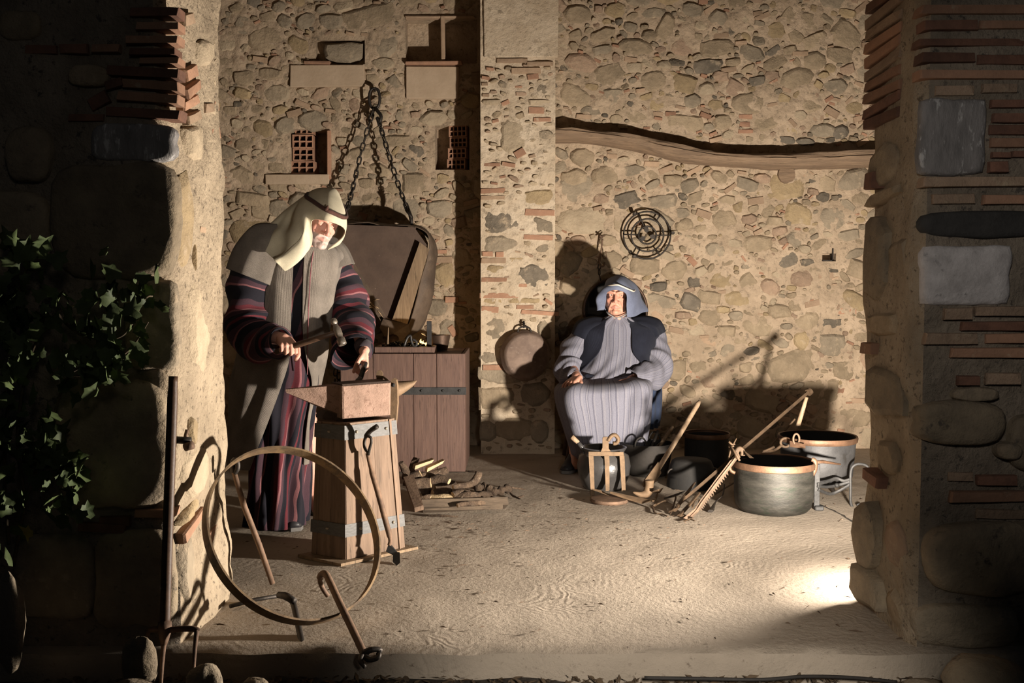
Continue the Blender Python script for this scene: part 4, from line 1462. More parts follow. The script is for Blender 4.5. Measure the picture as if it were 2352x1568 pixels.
    mb.build('square_horn', ANVIL_M, t, smooth=False)
    mb = MB()
    w0, w1 = W(741, 955, 4.36), W(790, 966, 4.34)
    mb.hull([w0, w1, w0 + n * 0.08, w1 + n * 0.08] + [p + Vector((0.0, 0, -w0.z + zt + 0.001)) for p in (w0, w1, w0 + n * 0.08)] + [q[0] + n * 0.05 + Vector((0, 0, -0.05))])
    mb.build('waist', ANVIL_SHADE, t, smooth=False)
    # round horn to the right
    tipr = W(957, 873, 4.50)
    br = q[1] + n * 0.055
    pts, rs = [], []
    for k in range(9):
        f = k / 8
        r = 0.047 * (1 - f) ** 0.75 + 0.002
        p = br.lerp(tipr, f)
        pts.append(Vector((p.x, p.y, q[1].z * (1 - f) + tipr.z * f - r)))
        rs.append(r)
    mb = MB()
    mb.tube(pts, rs, 14)
    mb.build('round_horn', IRON_TAN, t)
    # plate bolted to the end, going down the block
    mb = MB()
    pl = [(897, 884), (899, 872), (904, 868), (910, 872), (912, 884), (913, 925), (911, 950), (907, 990), (897, 990), (896, 940)]
    poly = [W(x, y, 4.415) for x, y in pl]
    mb.prism(poly, (0.004, 0.02, 0))
    pt = mb.build('end_plate', IRON_TAN, t, smooth=False)
    mb = MB()
    p = W(903, 884, 4.412)
    mb.tube([p, p + Vector((0, 0.012, 0))], 0.009, 12)
    mb.build('bolt_hole', SOOT, pt)  # dark disc in place of the shade inside a hole
    mb = MB()
    mb.prism([W(x, y, 4.50) for x, y in [(865, 876), (864, 858), (868, 851), (874, 850), (879, 856), (879, 876)]], (0, 0.012, 0))
    mb.tube([W(865, 864, 4.47), W(880, 865, 4.46), W(897, 880, 4.43)], 0.005, 6)
    mb.build('hold_down_lug', IRON_TAN, t, smooth=False)


anvil_and_block()


def fire_tongs():
    t = thing('fire_tongs', 'long rusty blacksmith tongs leaning on the anvil block', 'tongs', FL(905, 1290))
    y0 = 4.24
    mb = MB()
    mb.tube(spline([W(x, y, d) for x, y, d in [(844, 1040, 4.25), (852, 1075, 4.245), (868, 1130, 4.24), (884, 1190, 4.23), (896, 1236, 4.22), (894, 1252, 4.215)]], 26),
            [0.009] * 6 + [0.0125] * 14 + [0.009] * 6, 10)
    mb.build('handle', IRON_RUST, t)
    mb = MB()
    mb.hull([W(893, 1248, 4.22), W(899, 1250, 4.22), W(918, 1274, 4.2), W(916, 1282, 4.2), W(886, 1266, 4.21), W(888, 1264, 4.24), W(915, 1278, 4.235)])
    mb.hull([W(903, 1266, 4.21), W(918, 1268, 4.2), W(919, 1292, 4.18), W(911, 1299, 4.18), W(902, 1290, 4.19), W(905, 1270, 4.25), W(917, 1290, 4.22)])
    mb.build('foot', IRON_GREY, t, smooth=False)
    mb = MB()
    mb.tube(spline([W(*q) for q in [(866, 979, 4.2), (852, 988, 4.22), (842, 1000, 4.235), (837, 1014, 4.24), (838, 1028, 4.24), (846, 1040, 4.245)]], 18), [0.011] * 8 + [0.007] * 10, 8)
    mb.build('jaw', IRON_DARK, t)
    mb = MB()
    mb.tube(spline([W(*q) for q in [(842, 1000, 4.225), (851, 1004, 4.22), (853, 1014, 4.22), (849, 1030, 4.225), (846, 1044, 4.235)]], 14), 0.0065, 8)
    mb.build('jaw', IRON_DARK, t)


fire_tongs()


# ------------------------------------------------------------------ forge
def forge():
    yf = 6.29
    xl, xr = W(782, 950, yf).x, W(1069, 950, yf).x
    zt = W(900, 812, yf).z
    yb = 6.95
    t = thing('forge', 'dark boarded wooden forge box with an iron strap', 'forge', ((xl + xr) / 2, (yf + yb) / 2, 0))
    edges = [782, 857, 950, 1003, 1069]
    for a, b in zip(edges, edges[1:]):
        x0, x1 = W(a, 950, yf).x + 0.0012, W(b, 950, yf).x - 0.0012
        mb = MB()
        mb.box(((x0 + x1) / 2, yf + 0.012 + R.uniform(-0.002, 0.002), zt / 2 + 0.002), (x1 - x0, 0.024, zt - 0.004), bev=0.003)
        mb.build('plank', FORGE_W, t, smooth=False)
    for s in (xl + 0.012, xr - 0.012):
        for k in range(4):
            y0 = yf + 0.026 + k * (yb - yf - 0.03) / 4
            mb = MB()
            mb.box((s, y0 + (yb - yf - 0.03) / 8, zt / 2 + 0.002), (0.022, (yb - yf - 0.03) / 4 - 0.003, zt - 0.004), bev=0.003)
            mb.build('plank', FORGE_W, t, smooth=False)
    mb = MB()
    mb.box(((xl + xr) / 2, (yf + yb) / 2, zt - 0.018), (xr - xl - 0.06, yb - yf - 0.06, 0.03))
    mb.build('top_board', FORGE_W, t, smooth=False)
    mb = MB()
    mb.box(((xl + xr) / 2, yb - 0.01, zt / 2), (xr - xl - 0.05, 0.02, zt - 0.01))
    mb.build('back_board', FORGE_W, t, smooth=False)
    z1, z0 = W(960, 889, yf).z, W(960, 906, yf).z
    mb = MB()
    mb.box(((xl + xr) / 2, yf - 0.004, (z0 + z1) / 2), (xr - xl + 0.012, 0.007, z1 - z0), bev=0.001)
    st = mb.build('strap', IRON_GREY, t, smooth=False)
    for px in (800, 880, 920, 968, 1017, 1055):
        p = W(px, 897, yf - 0.008)
        mb = MB()
        mb.capsule(p, 0.009, p + Vector((0, -0.002, 0)), 0.008, 10)
        mb.build('rivet', IRON_GREY, st)
    # fire tray
    x0, x1 = W(860, 800, yf + 0.03).x, W(998, 800, yf + 0.03).x
    h = W(930, 795, yf + 0.03).z - zt
    for (cx, cy, sx, sy) in (((x0 + x1) / 2, yf + 0.04, x1 - x0, 0.025), ((x0 + x1) / 2, yf + 0.5, x1 - x0, 0.025), (x0 + 0.012, yf + 0.27, 0.024, 0.43), (x1 - 0.012, yf + 0.27, 0.024, 0.43)):
        mb = MB()
        mb.box((cx, cy, zt + h / 2 - 0.004), (sx, sy, h), bev=0.003)
        mb.build('tray_board', FORGE_W, t, smooth=False)
    # coals
    mb = MB()
    for i in range(160):
        x, y = R.uniform(x0 + 0.04, x1 - 0.04), R.uniform(yf + 0.07, yf + 0.46)
        r = R.uniform(0.012, 0.024)
        c = Vector((x, y, zt + h * 0.55 + R.uniform(0, 0.02)))
        mb.hull([c + Vector((R.uniform(-r, r), R.uniform(-r, r), R.uniform(-r, r) * 0.8)) for _ in range(9)])
    o = mb.build('coals', COAL, None, smooth=False, label='heap of black coal in the fire tray of the forge', cat='coal', kind='stuff')
    # small flames
    fl = thing('fire', 'small orange flames on the coals beside the upright iron bar', 'fire', (W(968, 778, yf + 0.3).x, yf + 0.3, zt + h * 0.7))
    for k, (px, hh) in enumerate(((958, 0.03), (966, 0.045), (972, 0.035), (978, 0.022))):
        p = Vector((W(px, 780, yf + 0.3).x, yf + 0.3 + 0.02 * (k % 2), zt + h * 0.7))
        mb = MB()
        mb.tube([p, p + Vector((0.003, 0, hh * 0.4)), p + Vector((-0.003, 0, hh * 0.75)), p + Vector((0.002, 0, hh))], [0.004, 0.009, 0.005, 0.0006], 8)
        mb.build('flame', FLAME, fl)
    l = bpy.data.lights.new('fire_light', 'POINT')
    l.energy = 1.6
    l.color = (1.0, 0.6, 0.25)
    l.shadow_soft_size = 0.03
    lo = bpy.data.objects.new('fire_light', l)
    COL.objects.link(lo)
    lo.location = (W(968, 770, yf + 0.3).x, yf + 0.34, zt + h + 0.06)
    # things standing in the tray
    ztray = zt + h * 0.5
    mb = MB()
    p = W(986, 790, yf + 0.12)
    top = W(986, 737, yf + 0.12)
    mb.box((p.x, p.y, (ztray + top.z) / 2), (M(11, p.y), 0.012, top.z - ztray), bev=0.002)
    mb.build('iron_bar', BLACK_STEEL, None, smooth=False, label='flat dark iron bar standing upright in the forge tray', cat='bar')
    mb = MB()
    p = W(892, 752, yf + 0.1)
    mb.tube([Vector((W(890, 790, yf + 0.1).x, p.y, ztray)), p], [0.0065, 0.005], 8)
    mb.build('stick', OLD_W, None, label='thin pale stick standing upright in the left of the forge tray', cat='stick')
    mb = MB()
    mb.tube(spline([W(*q, yf + 0.03) for q in [(928, 795), (936, 775), (943, 771), (945, 783), (950, 794), (957, 792), (956, 784), (948, 779)]], 30), [0.008] * 30, 8)
    mb.build('curled_iron', BLACK_STEEL, None, label='curled dark iron rod end hanging over the tray edge', cat='iron')
    # shallow pan at the right
    t2 = thing('forge_pan', 'small rusty pan with sloping sides at the right end of the forge', 'pan', W(1012, 790, yf + 0.3))
    c = W(1010, 788, yf + 0.3)
    c.z = zt + 0.002
    zz = W(1010, 769, yf + 0.3).z - c.z
    mb = MB()
    mb.lathe([(0, 0), (0.05, 0), (0.072, zz), (0.068, zz), (0.047, 0.006), (0, 0.006)], c, 24)
    mb.build('bowl', COPPER_D, t2, sharp=40)
    mb = MB()
    mb.tube([c + Vector((-0.066, 0, zz * 0.85)), c + Vector((-0.12, 0.03, zz + 0.01))], 0.005, 8)
    mb.build('handle', IRON_DARK, t2)


forge()


# ------------------------------------------------------------------ bellows on chains
def bellows():
    yb = 7.0
    t = thing('bellows', 'big old leather forge bellows with a dark triangular board hanging over the forge', 'bellows', W(905, 770, yb))
    fr = [(783, 515), (870, 517), (958, 523), (987, 562), (964, 650), (938, 745), (905, 762), (878, 738), (838, 676), (790, 600), (768, 556)]
    bu = [(781, 514), (870, 515), (962, 521), (1000, 572), (992, 668), (962, 756), (905, 775), (868, 742), (826, 684), (776, 606), (757, 556)]
    b2 = [(784, 516), (870, 517), (958, 523), (996, 575), (984, 675), (952, 758), (905, 772), (872, 742), (832, 684), (784, 606), (764, 558)]
    net = [[W(*q, yb) for q in fr], [W(*q, yb + 0.08) for q in bu], [W(*q, yb + 0.18) for q in b2], [W(*q, yb + 0.27) for q in bu], [W(*q, yb + 0.34) for q in fr]]

    def fold(U, V, P):
        q = P.reshape(-1, 3)
        return (fbm(q, 7, 3, 91) * 0.012).reshape(U.shape) + 0.008 * np.sin(V * 22) * np.sin(V * math.pi)
    surf('leather', net, 88, 30, LEATHER, t, wrap=True, fold=fold, thick=0.005)
    # front board
    mb = MB()
    bd = [(790, 520), (870, 521), (955, 527), (980, 562), (958, 648), (932, 738), (905, 752), (884, 736), (842, 674), (795, 598), (776, 556)]
    mb.prism([W(*q, yb + 0.012) for q in bd], (0, 0.02, 0))
    mb.build('front_board', BOARD_D, t, smooth=False)

    def plank(name, a, b, c, d, pr, m):
        mb = MB()
        pts = []
        for q in (a, b, c, d):
            pts += [W(*q, yb + 0.012), W(*q, yb + 0.012 - pr)]
        mb.hull(pts)
        mb.build(name, m, t, smooth=False)
    plank('frame_plank', (964, 556), (986, 572), (936, 744), (901, 734), 0.06, OLD_W)
    plank('frame_plank', (768, 558), (785, 556), (886, 724), (868, 728), 0.022, LEATHER)
    plank('frame_plank', (782, 515), (956, 522), (952, 536), (796, 534), 0.03, BOARD_D)
    # torn edge of the left plank shows pale splinters
    for (x, y, l, a) in [(842, 690, 16, 0.5), (838, 700, 18, 0.2), (850, 696, 20, 0.7), (846, 706, 14, 0.1), (868, 714, 18, 0.9), (858, 690, 14, -0.2), (812, 620, 12, 0.9),
                         (836, 676, 10, 0.6), (832, 682, 12, 0.3), (856, 702, 16, 0.4)]:
        p = W(x, y, yb - 0.012)
        e = W(x + l * math.cos(a), y + l * math.sin(a), yb - 0.02)
        mb = MB()
        mb.tube([p, p.lerp(e, 0.5) + Vector((0, 0, 0.003)), e], [0.004, 0.003, 0.0008], 5)
        mb.build('splinter', SPLIT, t)
    # wooden nose block with the iron nozzle
    mb = MB()
    mb.hull([W(*q, yb - 0.02) for q in [(880, 732), (938, 744), (942, 762), (918, 790), (892, 788), (872, 752)]] + [W(*q, yb + 0.2) for q in [(884, 736), (936, 748), (915, 790), (892, 788)]] +
            [W(905, 765, yb - 0.05)])
    mb.build('nose_block', LEATHER, t, smooth=False)
    mb = MB()
    p = W(903, 782, yb - 0.05)
    mb.tube([p + Vector((0, 0.05, 0.02)), p + Vector((0, -0.12, -0.03))], [0.04, 0.026], 12)
    mb.build('nozzle', COPPER_D, t)


bellows()

LINK_MB = MB()
LINK_MB.tube([(0.0095 * math.cos(a) , 0, 0.0105 * math.sin(a) + (0.0095 if math.sin(a) > 0.01 else -0.0095 if math.sin(a) < -0.01 else 0))
              for a in [2 * math.pi * (k + 0.5) / 10 for k in range(10)]], 0.0038, 6, close=True)
LINK_ME = LINK_MB.mesh('chain_link', Vector((0, 0, 0)))
LINK_ME.materials.append(IRON_DARK)


def chain_links(parent, pts, pitch, scale):
    length = sum((b - a).length for a, b in zip(pts, pts[1:]))
    n = max(2, int(length / pitch))
    sp = spline(pts, n)
    for i in range(n - 1):
        d = (sp[i + 1] - sp[i]).normalized()
        m = d.to_track_quat('Z', 'Y').to_matrix().to_4x4() @ Matrix.Rotation(math.radians(90 * (i % 2) + R.uniform(-18, 18) + 25), 4, 'Z')
        o = bpy.data.objects.new('chain_link', LINK_ME)
        COL.objects.link(o)
        o.parent = parent
        o.matrix_local = Matrix.Translation((sp[i] + sp[i + 1]) / 2 - root_loc(parent)) @ m @ Matrix.Scale(scale, 4)


def chains():
    t = thing('hanging_chain', 'dark iron chain sling with a long ring holding up the bellows', 'chain', W(861, 260, 7.30))
    mb = MB()
    c = W(861, 227, 7.33)
    rx, rz = M(12, 7.33), M(22, 7.33)
    mb.tube([c + Vector((rx * math.copysign(abs(math.cos(a)) ** 0.7, math.cos(a)), -0.02, rz * math.sin(a))) for a in [2 * math.pi * k / 26 for k in range(26)]], 0.0105, 8, close=True)
    mb.build('ring', IRON_DARK, t)
    mb = MB()
    mb.tube([W(861, 204, 7.42), W(861, 206, 7.33), W(861, 209, 7.29)], 0.008, 8)
    mb.build('wall_hook', IRON_DARK, t)
    mb = MB()
    mb.tube(spline([W(*q) for q in [(862, 248, 7.3), (868, 256, 7.27), (875, 266, 7.25), (872, 280, 7.25), (866, 270, 7.26)]], 16), 0.013, 8)
    mb.build('shackle', IRON_DARK, t)
    chain_links(t, [W(858, 252, 7.3), W(832, 340, 7.26), W(812, 425, 7.2), W(797, 482, 7.14)], 0.041, 1.5)
    chain_links(t, [W(870, 278, 7.26), W(890, 345, 7.22), W(915, 425, 7.15), W(938, 486, 7.08)], 0.041, 1.5)
    for q in ([(938, 480, 7.08), (944, 500, 7.05), (946, 514, 7.03)], [(797, 478, 7.14), (792, 500, 7.1), (790, 514, 7.06)]):
        mb = MB()
        mb.tube([W(*p) for p in q], [0.014, 0.02, 0.016], 8, flat=((1, 0, 0), 0.7), wob=0.1)
        mb.tube([W(q[0][0] - 6, q[0][1] + 2, q[0][2] - 0.02), W(q[1][0] + 2, q[1][1], q[1][2] - 0.02)], 0.008, 6)
        mb.build('end_hook', IRON_DARK, t)
    t = thing('short_chain', 'short dark chain hanging below the raised sleeve beside the forge', 'chain', W(775, 890, 6.4))
    chain_links(t, [W(786, 811, 6.42), W(777, 816, 6.42), W(771, 850, 6.41), W(768, 890, 6.40)], 0.034, 1.2)
    chain_links(t, [W(788, 811, 6.45), W(780, 818, 6.45), W(778, 860, 6.44), W(778, 890, 6.44)], 0.034, 1.2)


chains()


# ------------------------------------------------------------------ hollow bricks in the wall niches
def hollow_brick(name, r, y, cols, rows, depth, label, group, yaw=0.0, jag=0.0):
    a, b = W(r[0], r[3], y), W(r[1], r[2], y)
    w, h = b.x - a.x, b.z - a.z
    c = Vector(((a.x + b.x) / 2, y, a.z))
    rot = Matrix.Rotation(yaw, 3, 'Z')
    mb = MB()

    def bx(x0, x1, y0, y1, z0, z1):
        q = [Vector((x, yy, z)) for x in (x0, x1) for yy in (y0, y1) for z in (z0, z1)]
        mb.add([rot @ p + c for p in q], [(0, 1, 3, 2), (4, 6, 7, 5), (0, 4, 5, 1), (2, 3, 7, 6), (0, 2, 6, 4), (1, 5, 7, 3)])
    tw = 0.0085
    for i in range(cols + 1):
        x = -w / 2 + (w - tw) * i / cols
        bx(x, x + tw, 0, depth, 0, h)
    for j in range(rows + 1):
        z = (h - tw) * j / rows
        bx(-w / 2 + 0.001, w / 2 - 0.001, 0.001, depth - 0.001, z, z + tw)
    o = mb.build(name, HOLLOW, None, smooth=False, label=label, cat='brick', group=group)
    return o


def niche_bricks():
    L = [((677, 719, 296, 308), 3, 1, 'broken top'), ((672, 719, 309, 340), 3, 2, 'second'), ((673, 720, 341, 369), 3, 2, 'third'), ((668, 722, 370, 399), 3, 2, 'lowest')]
    for r, c, n, w in L:
        hollow_brick('hollow_brick', r, Y_L + 0.015 + 0.01 * (r[2] % 3), c, n, 0.16, f'{w} hollow brick of the stack in the niche left of the chain', 'hollow bricks in the left niche',
                     math.radians(4 if r[2] % 2 else -2))
    Rr = [((1030, 1072, 288, 314), 'topmost'), ((1032, 1073, 315, 339), 'second'), ((1028, 1071, 340, 364), 'third'), ((1026, 1069, 365, 390), 'lowest')]
    for r, w in Rr:
        hollow_brick('hollow_brick', r, Y_L + 0.02 - 0.004 * (r[0] % 3), 4, 2, 0.15, f'{w} hollow brick of the stack in the niche beside the pillar', 'hollow bricks in the right niche', math.radians(-14))


niche_bricks()


# ------------------------------------------------------------------ things on the walls
def wall_things():
    # pan on the pillar
    c = W(1207, 816, 6.97)
    t = thing('hanging_pan', 'rusty round pan hanging by its loop from a nail on the pillar', 'pan', c)
    ax = Vector((0.16, -1, 0.02)).normalized()
    rot = ax.to_track_quat('Z', 'Y').to_matrix()
    mb = MB()
    r = M(58, 6.95)
    mb.lathe([(r * 1.0, -0.015), (r * 1.02, -0.012), (r * 1.0, -0.006), (r * 0.93, 0.05), (r * 0.86, 0.078), (r * 0.80, 0.083), (0, 0.084)], c, 44, rot=rot,
             wob=lambda a, z: 0.012 * math.sin(3 * a) + 0.008 * math.sin(7 * a))
    mb.build('bowl', PAN_M, t, sharp=50)
    mb = MB()
    mb.tube(spline([W(*q, 6.96) for q in [(1189, 764), (1192, 754), (1204, 750), (1216, 753), (1220, 763)]], 20), 0.006, 8)
    mb.build('loop_handle', IRON_DARK, t)
    mb = MB()
    mb.tube([W(1204, 741, 7.05), W(1204, 744, 6.95)], 0.007, 8)
    mb.box(W(1203, 745, 6.97), (0.012, 0.012, 0.05))
    mb.build('wall_nail', IRON_DARK, t)
    # round trivet
    c = W(1487, 540, 7.19)
    t = thing('round_trivet', 'round iron trivet of three rings hanging on the wall above the seated man', 'trivet', c)
    for k, px in enumerate((54, 37, 20)):
        rr = M(px, 7.19)
        mb = MB()
        pts = [c + Vector((rr * math.cos(a), 0.02 * (k == 0) - 0.006 * math.sin(a), rr * math.sin(a))) for a in [2 * math.pi * j / 44 for j in range(44)]]
        mb.tube(pts, 0.0062, 8, close=True)
        mb.build('ring', IRON_DARK, t)
    for a in (112, 58, 178, 0, -58, -118):
        a = math.radians(a)
        d = Vector((math.cos(a), 0, math.sin(a)))
        mb = MB()
        mb.tube([c + d * M(20 if abs(a) < 0.1 or a > 1.8 else 36, 7.19), c + d * M(54, 7.19)], 0.0055, 6)
        mb.build('spoke', IRON_DARK, t)
    for a in (122, 5, -122):
        a = math.radians(a)
        d = Vector((math.cos(a), 0, math.sin(a)))
        mb = MB()
        mb.box(c + d * M(57, 7.19) + Vector((0, -0.01, 0)), (0.024, 0.05, 0.02), bev=0.003)
        mb.build('foot', IRON_DARK, t, smooth=False)
    for a in (100, 215, -15):
        a = math.radians(a)
        d, s = Vector((math.cos(a), 0, math.sin(a))), Vector((-math.sin(a), 0, math.cos(a)))
        p0, p1 = c + d * M(20, 7.19), c + d * M(5, 7.19)
        mb = MB()
        mb.prism([p0 + s * 0.012, p0.lerp(p1, 0.6) + s * 0.017, p1, p0.lerp(p1, 0.6) - s * 0.017, p0 - s * 0.012], (0, 0.008, 0))
        mb.build('petal', IRON_DARK, t, smooth=False)
    # nail, chain and hook left of the trivet
    t = thing('pot_hook', 'rusty iron hook on a short chain hanging from a nail left of the trivet', 'hook', W(1381, 548, 7.2))
    mb = MB()
    mb.tube([W(1383, 543, 7.27), W(1383, 545, 7.2), W(1378, 541, 7.18)], 0.007, 8)
    mb.tube([W(1390, 540, 7.2), W(1376, 548, 7.2)], 0.006, 8)
    mb.build('wall_nail', IRON_RUST, t)
    mb = MB()
    mb.tube(spline([W(*q, 7.2) for q in [(1384, 548), (1382, 566), (1379, 588), (1377, 604), (1381, 612), (1387, 610), (1389, 602)]], 24), 0.006, 8)
    mb.tube(spline([W(*q, 7.2) for q in [(1383, 584), (1388, 594), (1393, 590), (1391, 576)]], 14), 0.004, 6)
    mb.build('hook', IRON_RUST, t)
    chain_links(t, [W(1378, 606, 7.21), W(1376, 625, 7.22), W(1380, 645, 7.23)], 0.03, 1.0)
    # big pan behind the seated man's head
    c = W(1413, 712, 7.205)
    t = thing('large_pan', 'large sooty round pan on the wall behind the seated man\'s head', 'pan', c)
    rot = Vector((0, -1, 0)).to_track_quat('Z', 'Y').to_matrix()
    mb = MB()
    r = M(75, 7.22)
    mb.lathe([(0, -0.03), (r * 0.86, -0.03), (r * 0.95, 0.005), (r * 0.9, 0.005), (r * 0.84, -0.02), (0, -0.022)], c, 48, rot=rot)
    mb.build('dish', SOOT, t, sharp=40)
    mb = MB()
    mb.tube([c + Vector((r * 0.96 * math.cos(a), -0.008, r * 0.96 * math.sin(a))) for a in [2 * math.pi * j / 48 for j in range(48)]], 0.010, 8, close=True)
    mb.build('rim', COPPER_D, t)


wall_things()


# ------------------------------------------------------------------ pots
def handle_arc(c, r, a0, a1, up, n=14, plane=Vector((1, 0, 0))):
    return [c + plane * (r * math.cos(a)) + Vector((0, 0, up * math.sin(a))) for a in np.linspace(a0, a1, n)]


def pots():
    # front cauldron
    y = 5.20
    rim = W(1777.5, 1057, y)
    r = M(96, y)
    t = thing('copper_cauldron', 'dented tarnished copper cauldron with rusty rim, nearest to the wall corner', 'pot', (rim.x, y, 0))
    t['label'] = 'dented tarnished copper cauldron with a rusty rim, frontmost of the pots'
    c = Vector((rim.x, y, 0))
    zr = rim.z
    prof = [(0, 0.001), (r * 0.66, 0.001), (r * 0.80, 0.010), (r * 0.89, 0.032), (r * 0.93, 0.07), (r * 0.945, zr * 0.5), (r * 0.95, zr - 0.03), (r * 0.955, zr - 0.004),
            (r * 0.92, zr - 0.004), (r * 0.915, zr * 0.5), (r * 0.85, 0.04), (r * 0.6, 0.016), (0, 0.014)]
    mb = MB()
    mb.lathe(prof, c, 64, wob=lambda a, z: 0.006 * math.sin(3 * a + 9 * z) + 0.004 * math.sin(11 * a + 30 * z))
    body = mb.build('body', [POT_GREY, SOOT], t, sharp=60)
    for p in body.data.polygons:
        if math.hypot(p.center.x, p.center.y) < r * 0.93 and p.center.z > 0.012 and (p.normal.x * p.center.x + p.normal.y * p.center.y) < 0:
            p.material_index = 1
    mb = MB()
    mb.lathe([(r * 0.958, zr - 0.034), (r * 0.99, zr - 0.03), (r * 1.0, zr - 0.006), (r * 0.985, zr + 0.003), (r * 0.94, zr), (r * 0.925, zr - 0.02)], c, 64,
             wob=lambda a, z: 0.004 * math.sin(5 * a))
    mb.build('rim', POT_RIM, t, sharp=50)
    mb = MB()
    e = W(1866, 1068, y - 0.10)
    mb.tube(spline([e + Vector((-0.004, 0, 0.03)), e + Vector((0.012, -0.006, 0.02)), e + Vector((0.013, -0.004, -0.02)), e + Vector((0, 0, -0.05))], 14), [0.012] * 14, 8,
            flat=((0, 1, 0), 0.6))
    mb.hull([W(1818, 1084, y - 0.19), W(1818, 1092, y - 0.19), W(1862, 1078, y - 0.11), W(1862, 1090, y - 0.11), W(1820, 1088, y - 0.17), W(1862, 1084, y - 0.09)])
    mb.build('handle_lug', POT_RIM, t)
    mb = MB()
    mb.tube([W(1868, 1061, y - 0.08), W(1890, 1060, y - 0.03), W(1931, 1066, y - 0.01)], [0.008, 0.009, 0.004], 8)
    mb.build('bail_end', POT_RIM, t)
    mb = MB()
    e = W(1683, 1066, y - 0.02)
    mb.tube(spline([e + Vector((0.01, 0, 0.02)), e + Vector((-0.014, 0, 0.01)), e + Vector((-0.012, 0, -0.03)), e + Vector((0.012, 0, -0.045))], 12), 0.009, 8)
    mb.build('handle_lug', POT_RIM, t)
    # rear pot on its stand
    y = 5.56
    rim = W(1878, 1000, y)
    r = M(90, y)
    z0 = W(1878, 1112, y - 0.19).z
    t = thing('zinc_pot', 'dull grey pot with a rusty rim standing on the iron stand', 'pot', (rim.x, y, z0))
    c = Vector((rim.x, y, 0))
    zr = rim.z
    mb = MB()
    mb.lathe([(0, z0), (r * 0.80, z0), (r * 0.87, z0 + 0.02), (r * 0.9, z0 + 0.1), (r * 0.93, zr - 0.05), (r * 0.95, zr - 0.004), (r * 0.93, zr - 0.004), (r * 0.88, z0 + 0.1),
              (r * 0.8, z0 + 0.016), (0, z0 + 0.014)], c, 64, wob=lambda a, z: 0.006 * math.sin(4 * a + 12 * z) + 0.004 * math.sin(9 * a))
    body = mb.build('body', [POT_ZINC, SOOT], t, sharp=60)
    for p in body.data.polygons:
        if (p.normal.x * p.center.x + p.normal.y * p.center.y) < -1e-4 and p.center.z > 0.015:
            p.material_index = 1
    mb = MB()
    mb.lathe([(r * 0.955, zr - 0.03), (r * 0.985, zr - 0.026), (r * 1.0, zr - 0.006), (r * 0.985, zr + 0.003), (r * 0.94, zr)], c, 64, wob=lambda a, z: 0.004 * math.sin(5 * a))
    mb.build('rim', POT_RIM, t, sharp=50)
    mb = MB()
    mb.tube([W(1829 + 7 * math.cos(a), 1008 + 12 * math.sin(a), y - 0.17) for a in [2 * math.pi * k / 20 for k in range(20)]], 0.0055, 8, close=True)
    mb.build('ring_handle', IRON_RUST, t)
    mb = MB()
    mb.hull([W(1814, 1012, y - 0.155), W(1850, 1020, y - 0.215), W(1850, 1030, y - 0.215), W(1814, 1026, y - 0.155), W(1830, 1018, y - 0.12)])
    mb.build('handle_plate', POT_RIM, t, smooth=False)
    # iron stand with scrolled legs
    t = thing('iron_stand', 'black iron pot stand with scrolled legs under the grey pot', 'stand', (rim.x, y, 0))
    mb = MB()
    mb.tube([Vector((rim.x + 0.18 * math.cos(a), y + 0.18 * math.sin(a), z0 - 0.008)) for a in [2 * math.pi * k / 36 for k in range(36)]], 0.0085, 8, close=True)
    mb.build('support_ring', IRON_GREY, t)
    mb = MB()
    a, b = W(1874, 1066, 5.22), FL(1876, 1168)
    mb.box(((a.x + b.x) / 2, 5.225, (a.z + 0.015) / 2), (M(13, 5.2), 0.012, a.z - 0.015), bev=0.002)
    mb.box((b.x, 5.215, 0.012), (0.046, 0.04, 0.024), bev=0.005)
    mb.build('leg', IRON_GREY, t, smooth=False)
    mb = MB()
    pts = spline([W(*q, 5.30) for q in [(1984, 1086), (1990, 1088), (1995, 1080), (1990, 1069), (1972, 1065), (1958, 1072), (1953.5, 1090), (1953.5, 1125), (1953.5, 1150), (1958, 1164),
                                        (1968, 1169), (1977, 1165), (1976, 1158), (1968, 1160)]], 70)
    mb.tube(pts, 0.0075, 8, flat=((0, 1, 0), 1.0))
    mb.build('leg', IRON_GREY, t)
    mb = MB()
    mb.tube(spline([W(1905, 1108, 5.6), W(1912, 1122, 5.66), W(1920, 1140, 5.7), W(1932, 1146, 5.7)], 18), [0.012] * 14 + [0.018] * 4, 8)
    mb.build('leg', IRON_DARK, t)
    for q in ([(1878, 1112, 5.21), (1900, 1106, 5.26), (1920, 1098, 5.3), (1938, 1104, 5.3), (1953, 1100, 5.3)], [(1878, 1116, 5.21), (1900, 1118, 5.26), (1925, 1114, 5.3), (1953, 1106, 5.3)],
              [(1880, 1124, 5.21), (1905, 1134, 5.3), (1925, 1128, 5.32), (1953, 1112, 5.3)]):
        mb = MB()
        mb.tube(spline([W(*p) for p in q], 20), 0.0085, 8, flat=((0, 1, 0), 0.4))
        mb.build('cross_strap', IRON_GREY, t)
    mb = MB()
    mb.capsule(W(1922, 1114, 5.29), 0.014, W(1922, 1114, 5.28), 0.012, 8)
    mb.build('rivet', IRON_GREY, t)
    # copper cauldron in the shade
    y = 6.35
    rim = W(1623, 992, y)
    r = M(54, y)
    t = thing('shaded_cauldron', 'dark cauldron with a bare copper rim in the shade beside the basket', 'pot', (rim.x, y, 0))
    c, zr = Vector((rim.x, y, 0)), rim.z
    mb = MB()
    mb.lathe([(0, 0.001), (r * 0.6, 0.001), (r * 0.85, 0.03), (r * 0.93, 0.1), (r * 0.92, zr - 0.03), (r * 0.95, zr - 0.02), (r * 0.9, zr - 0.02), (r * 0.88, 0.1), (r * 0.6, 0.03), (0, 0.02)], c, 44)
    mb.build('body', SOOT, t, sharp=60)
    mb = MB()
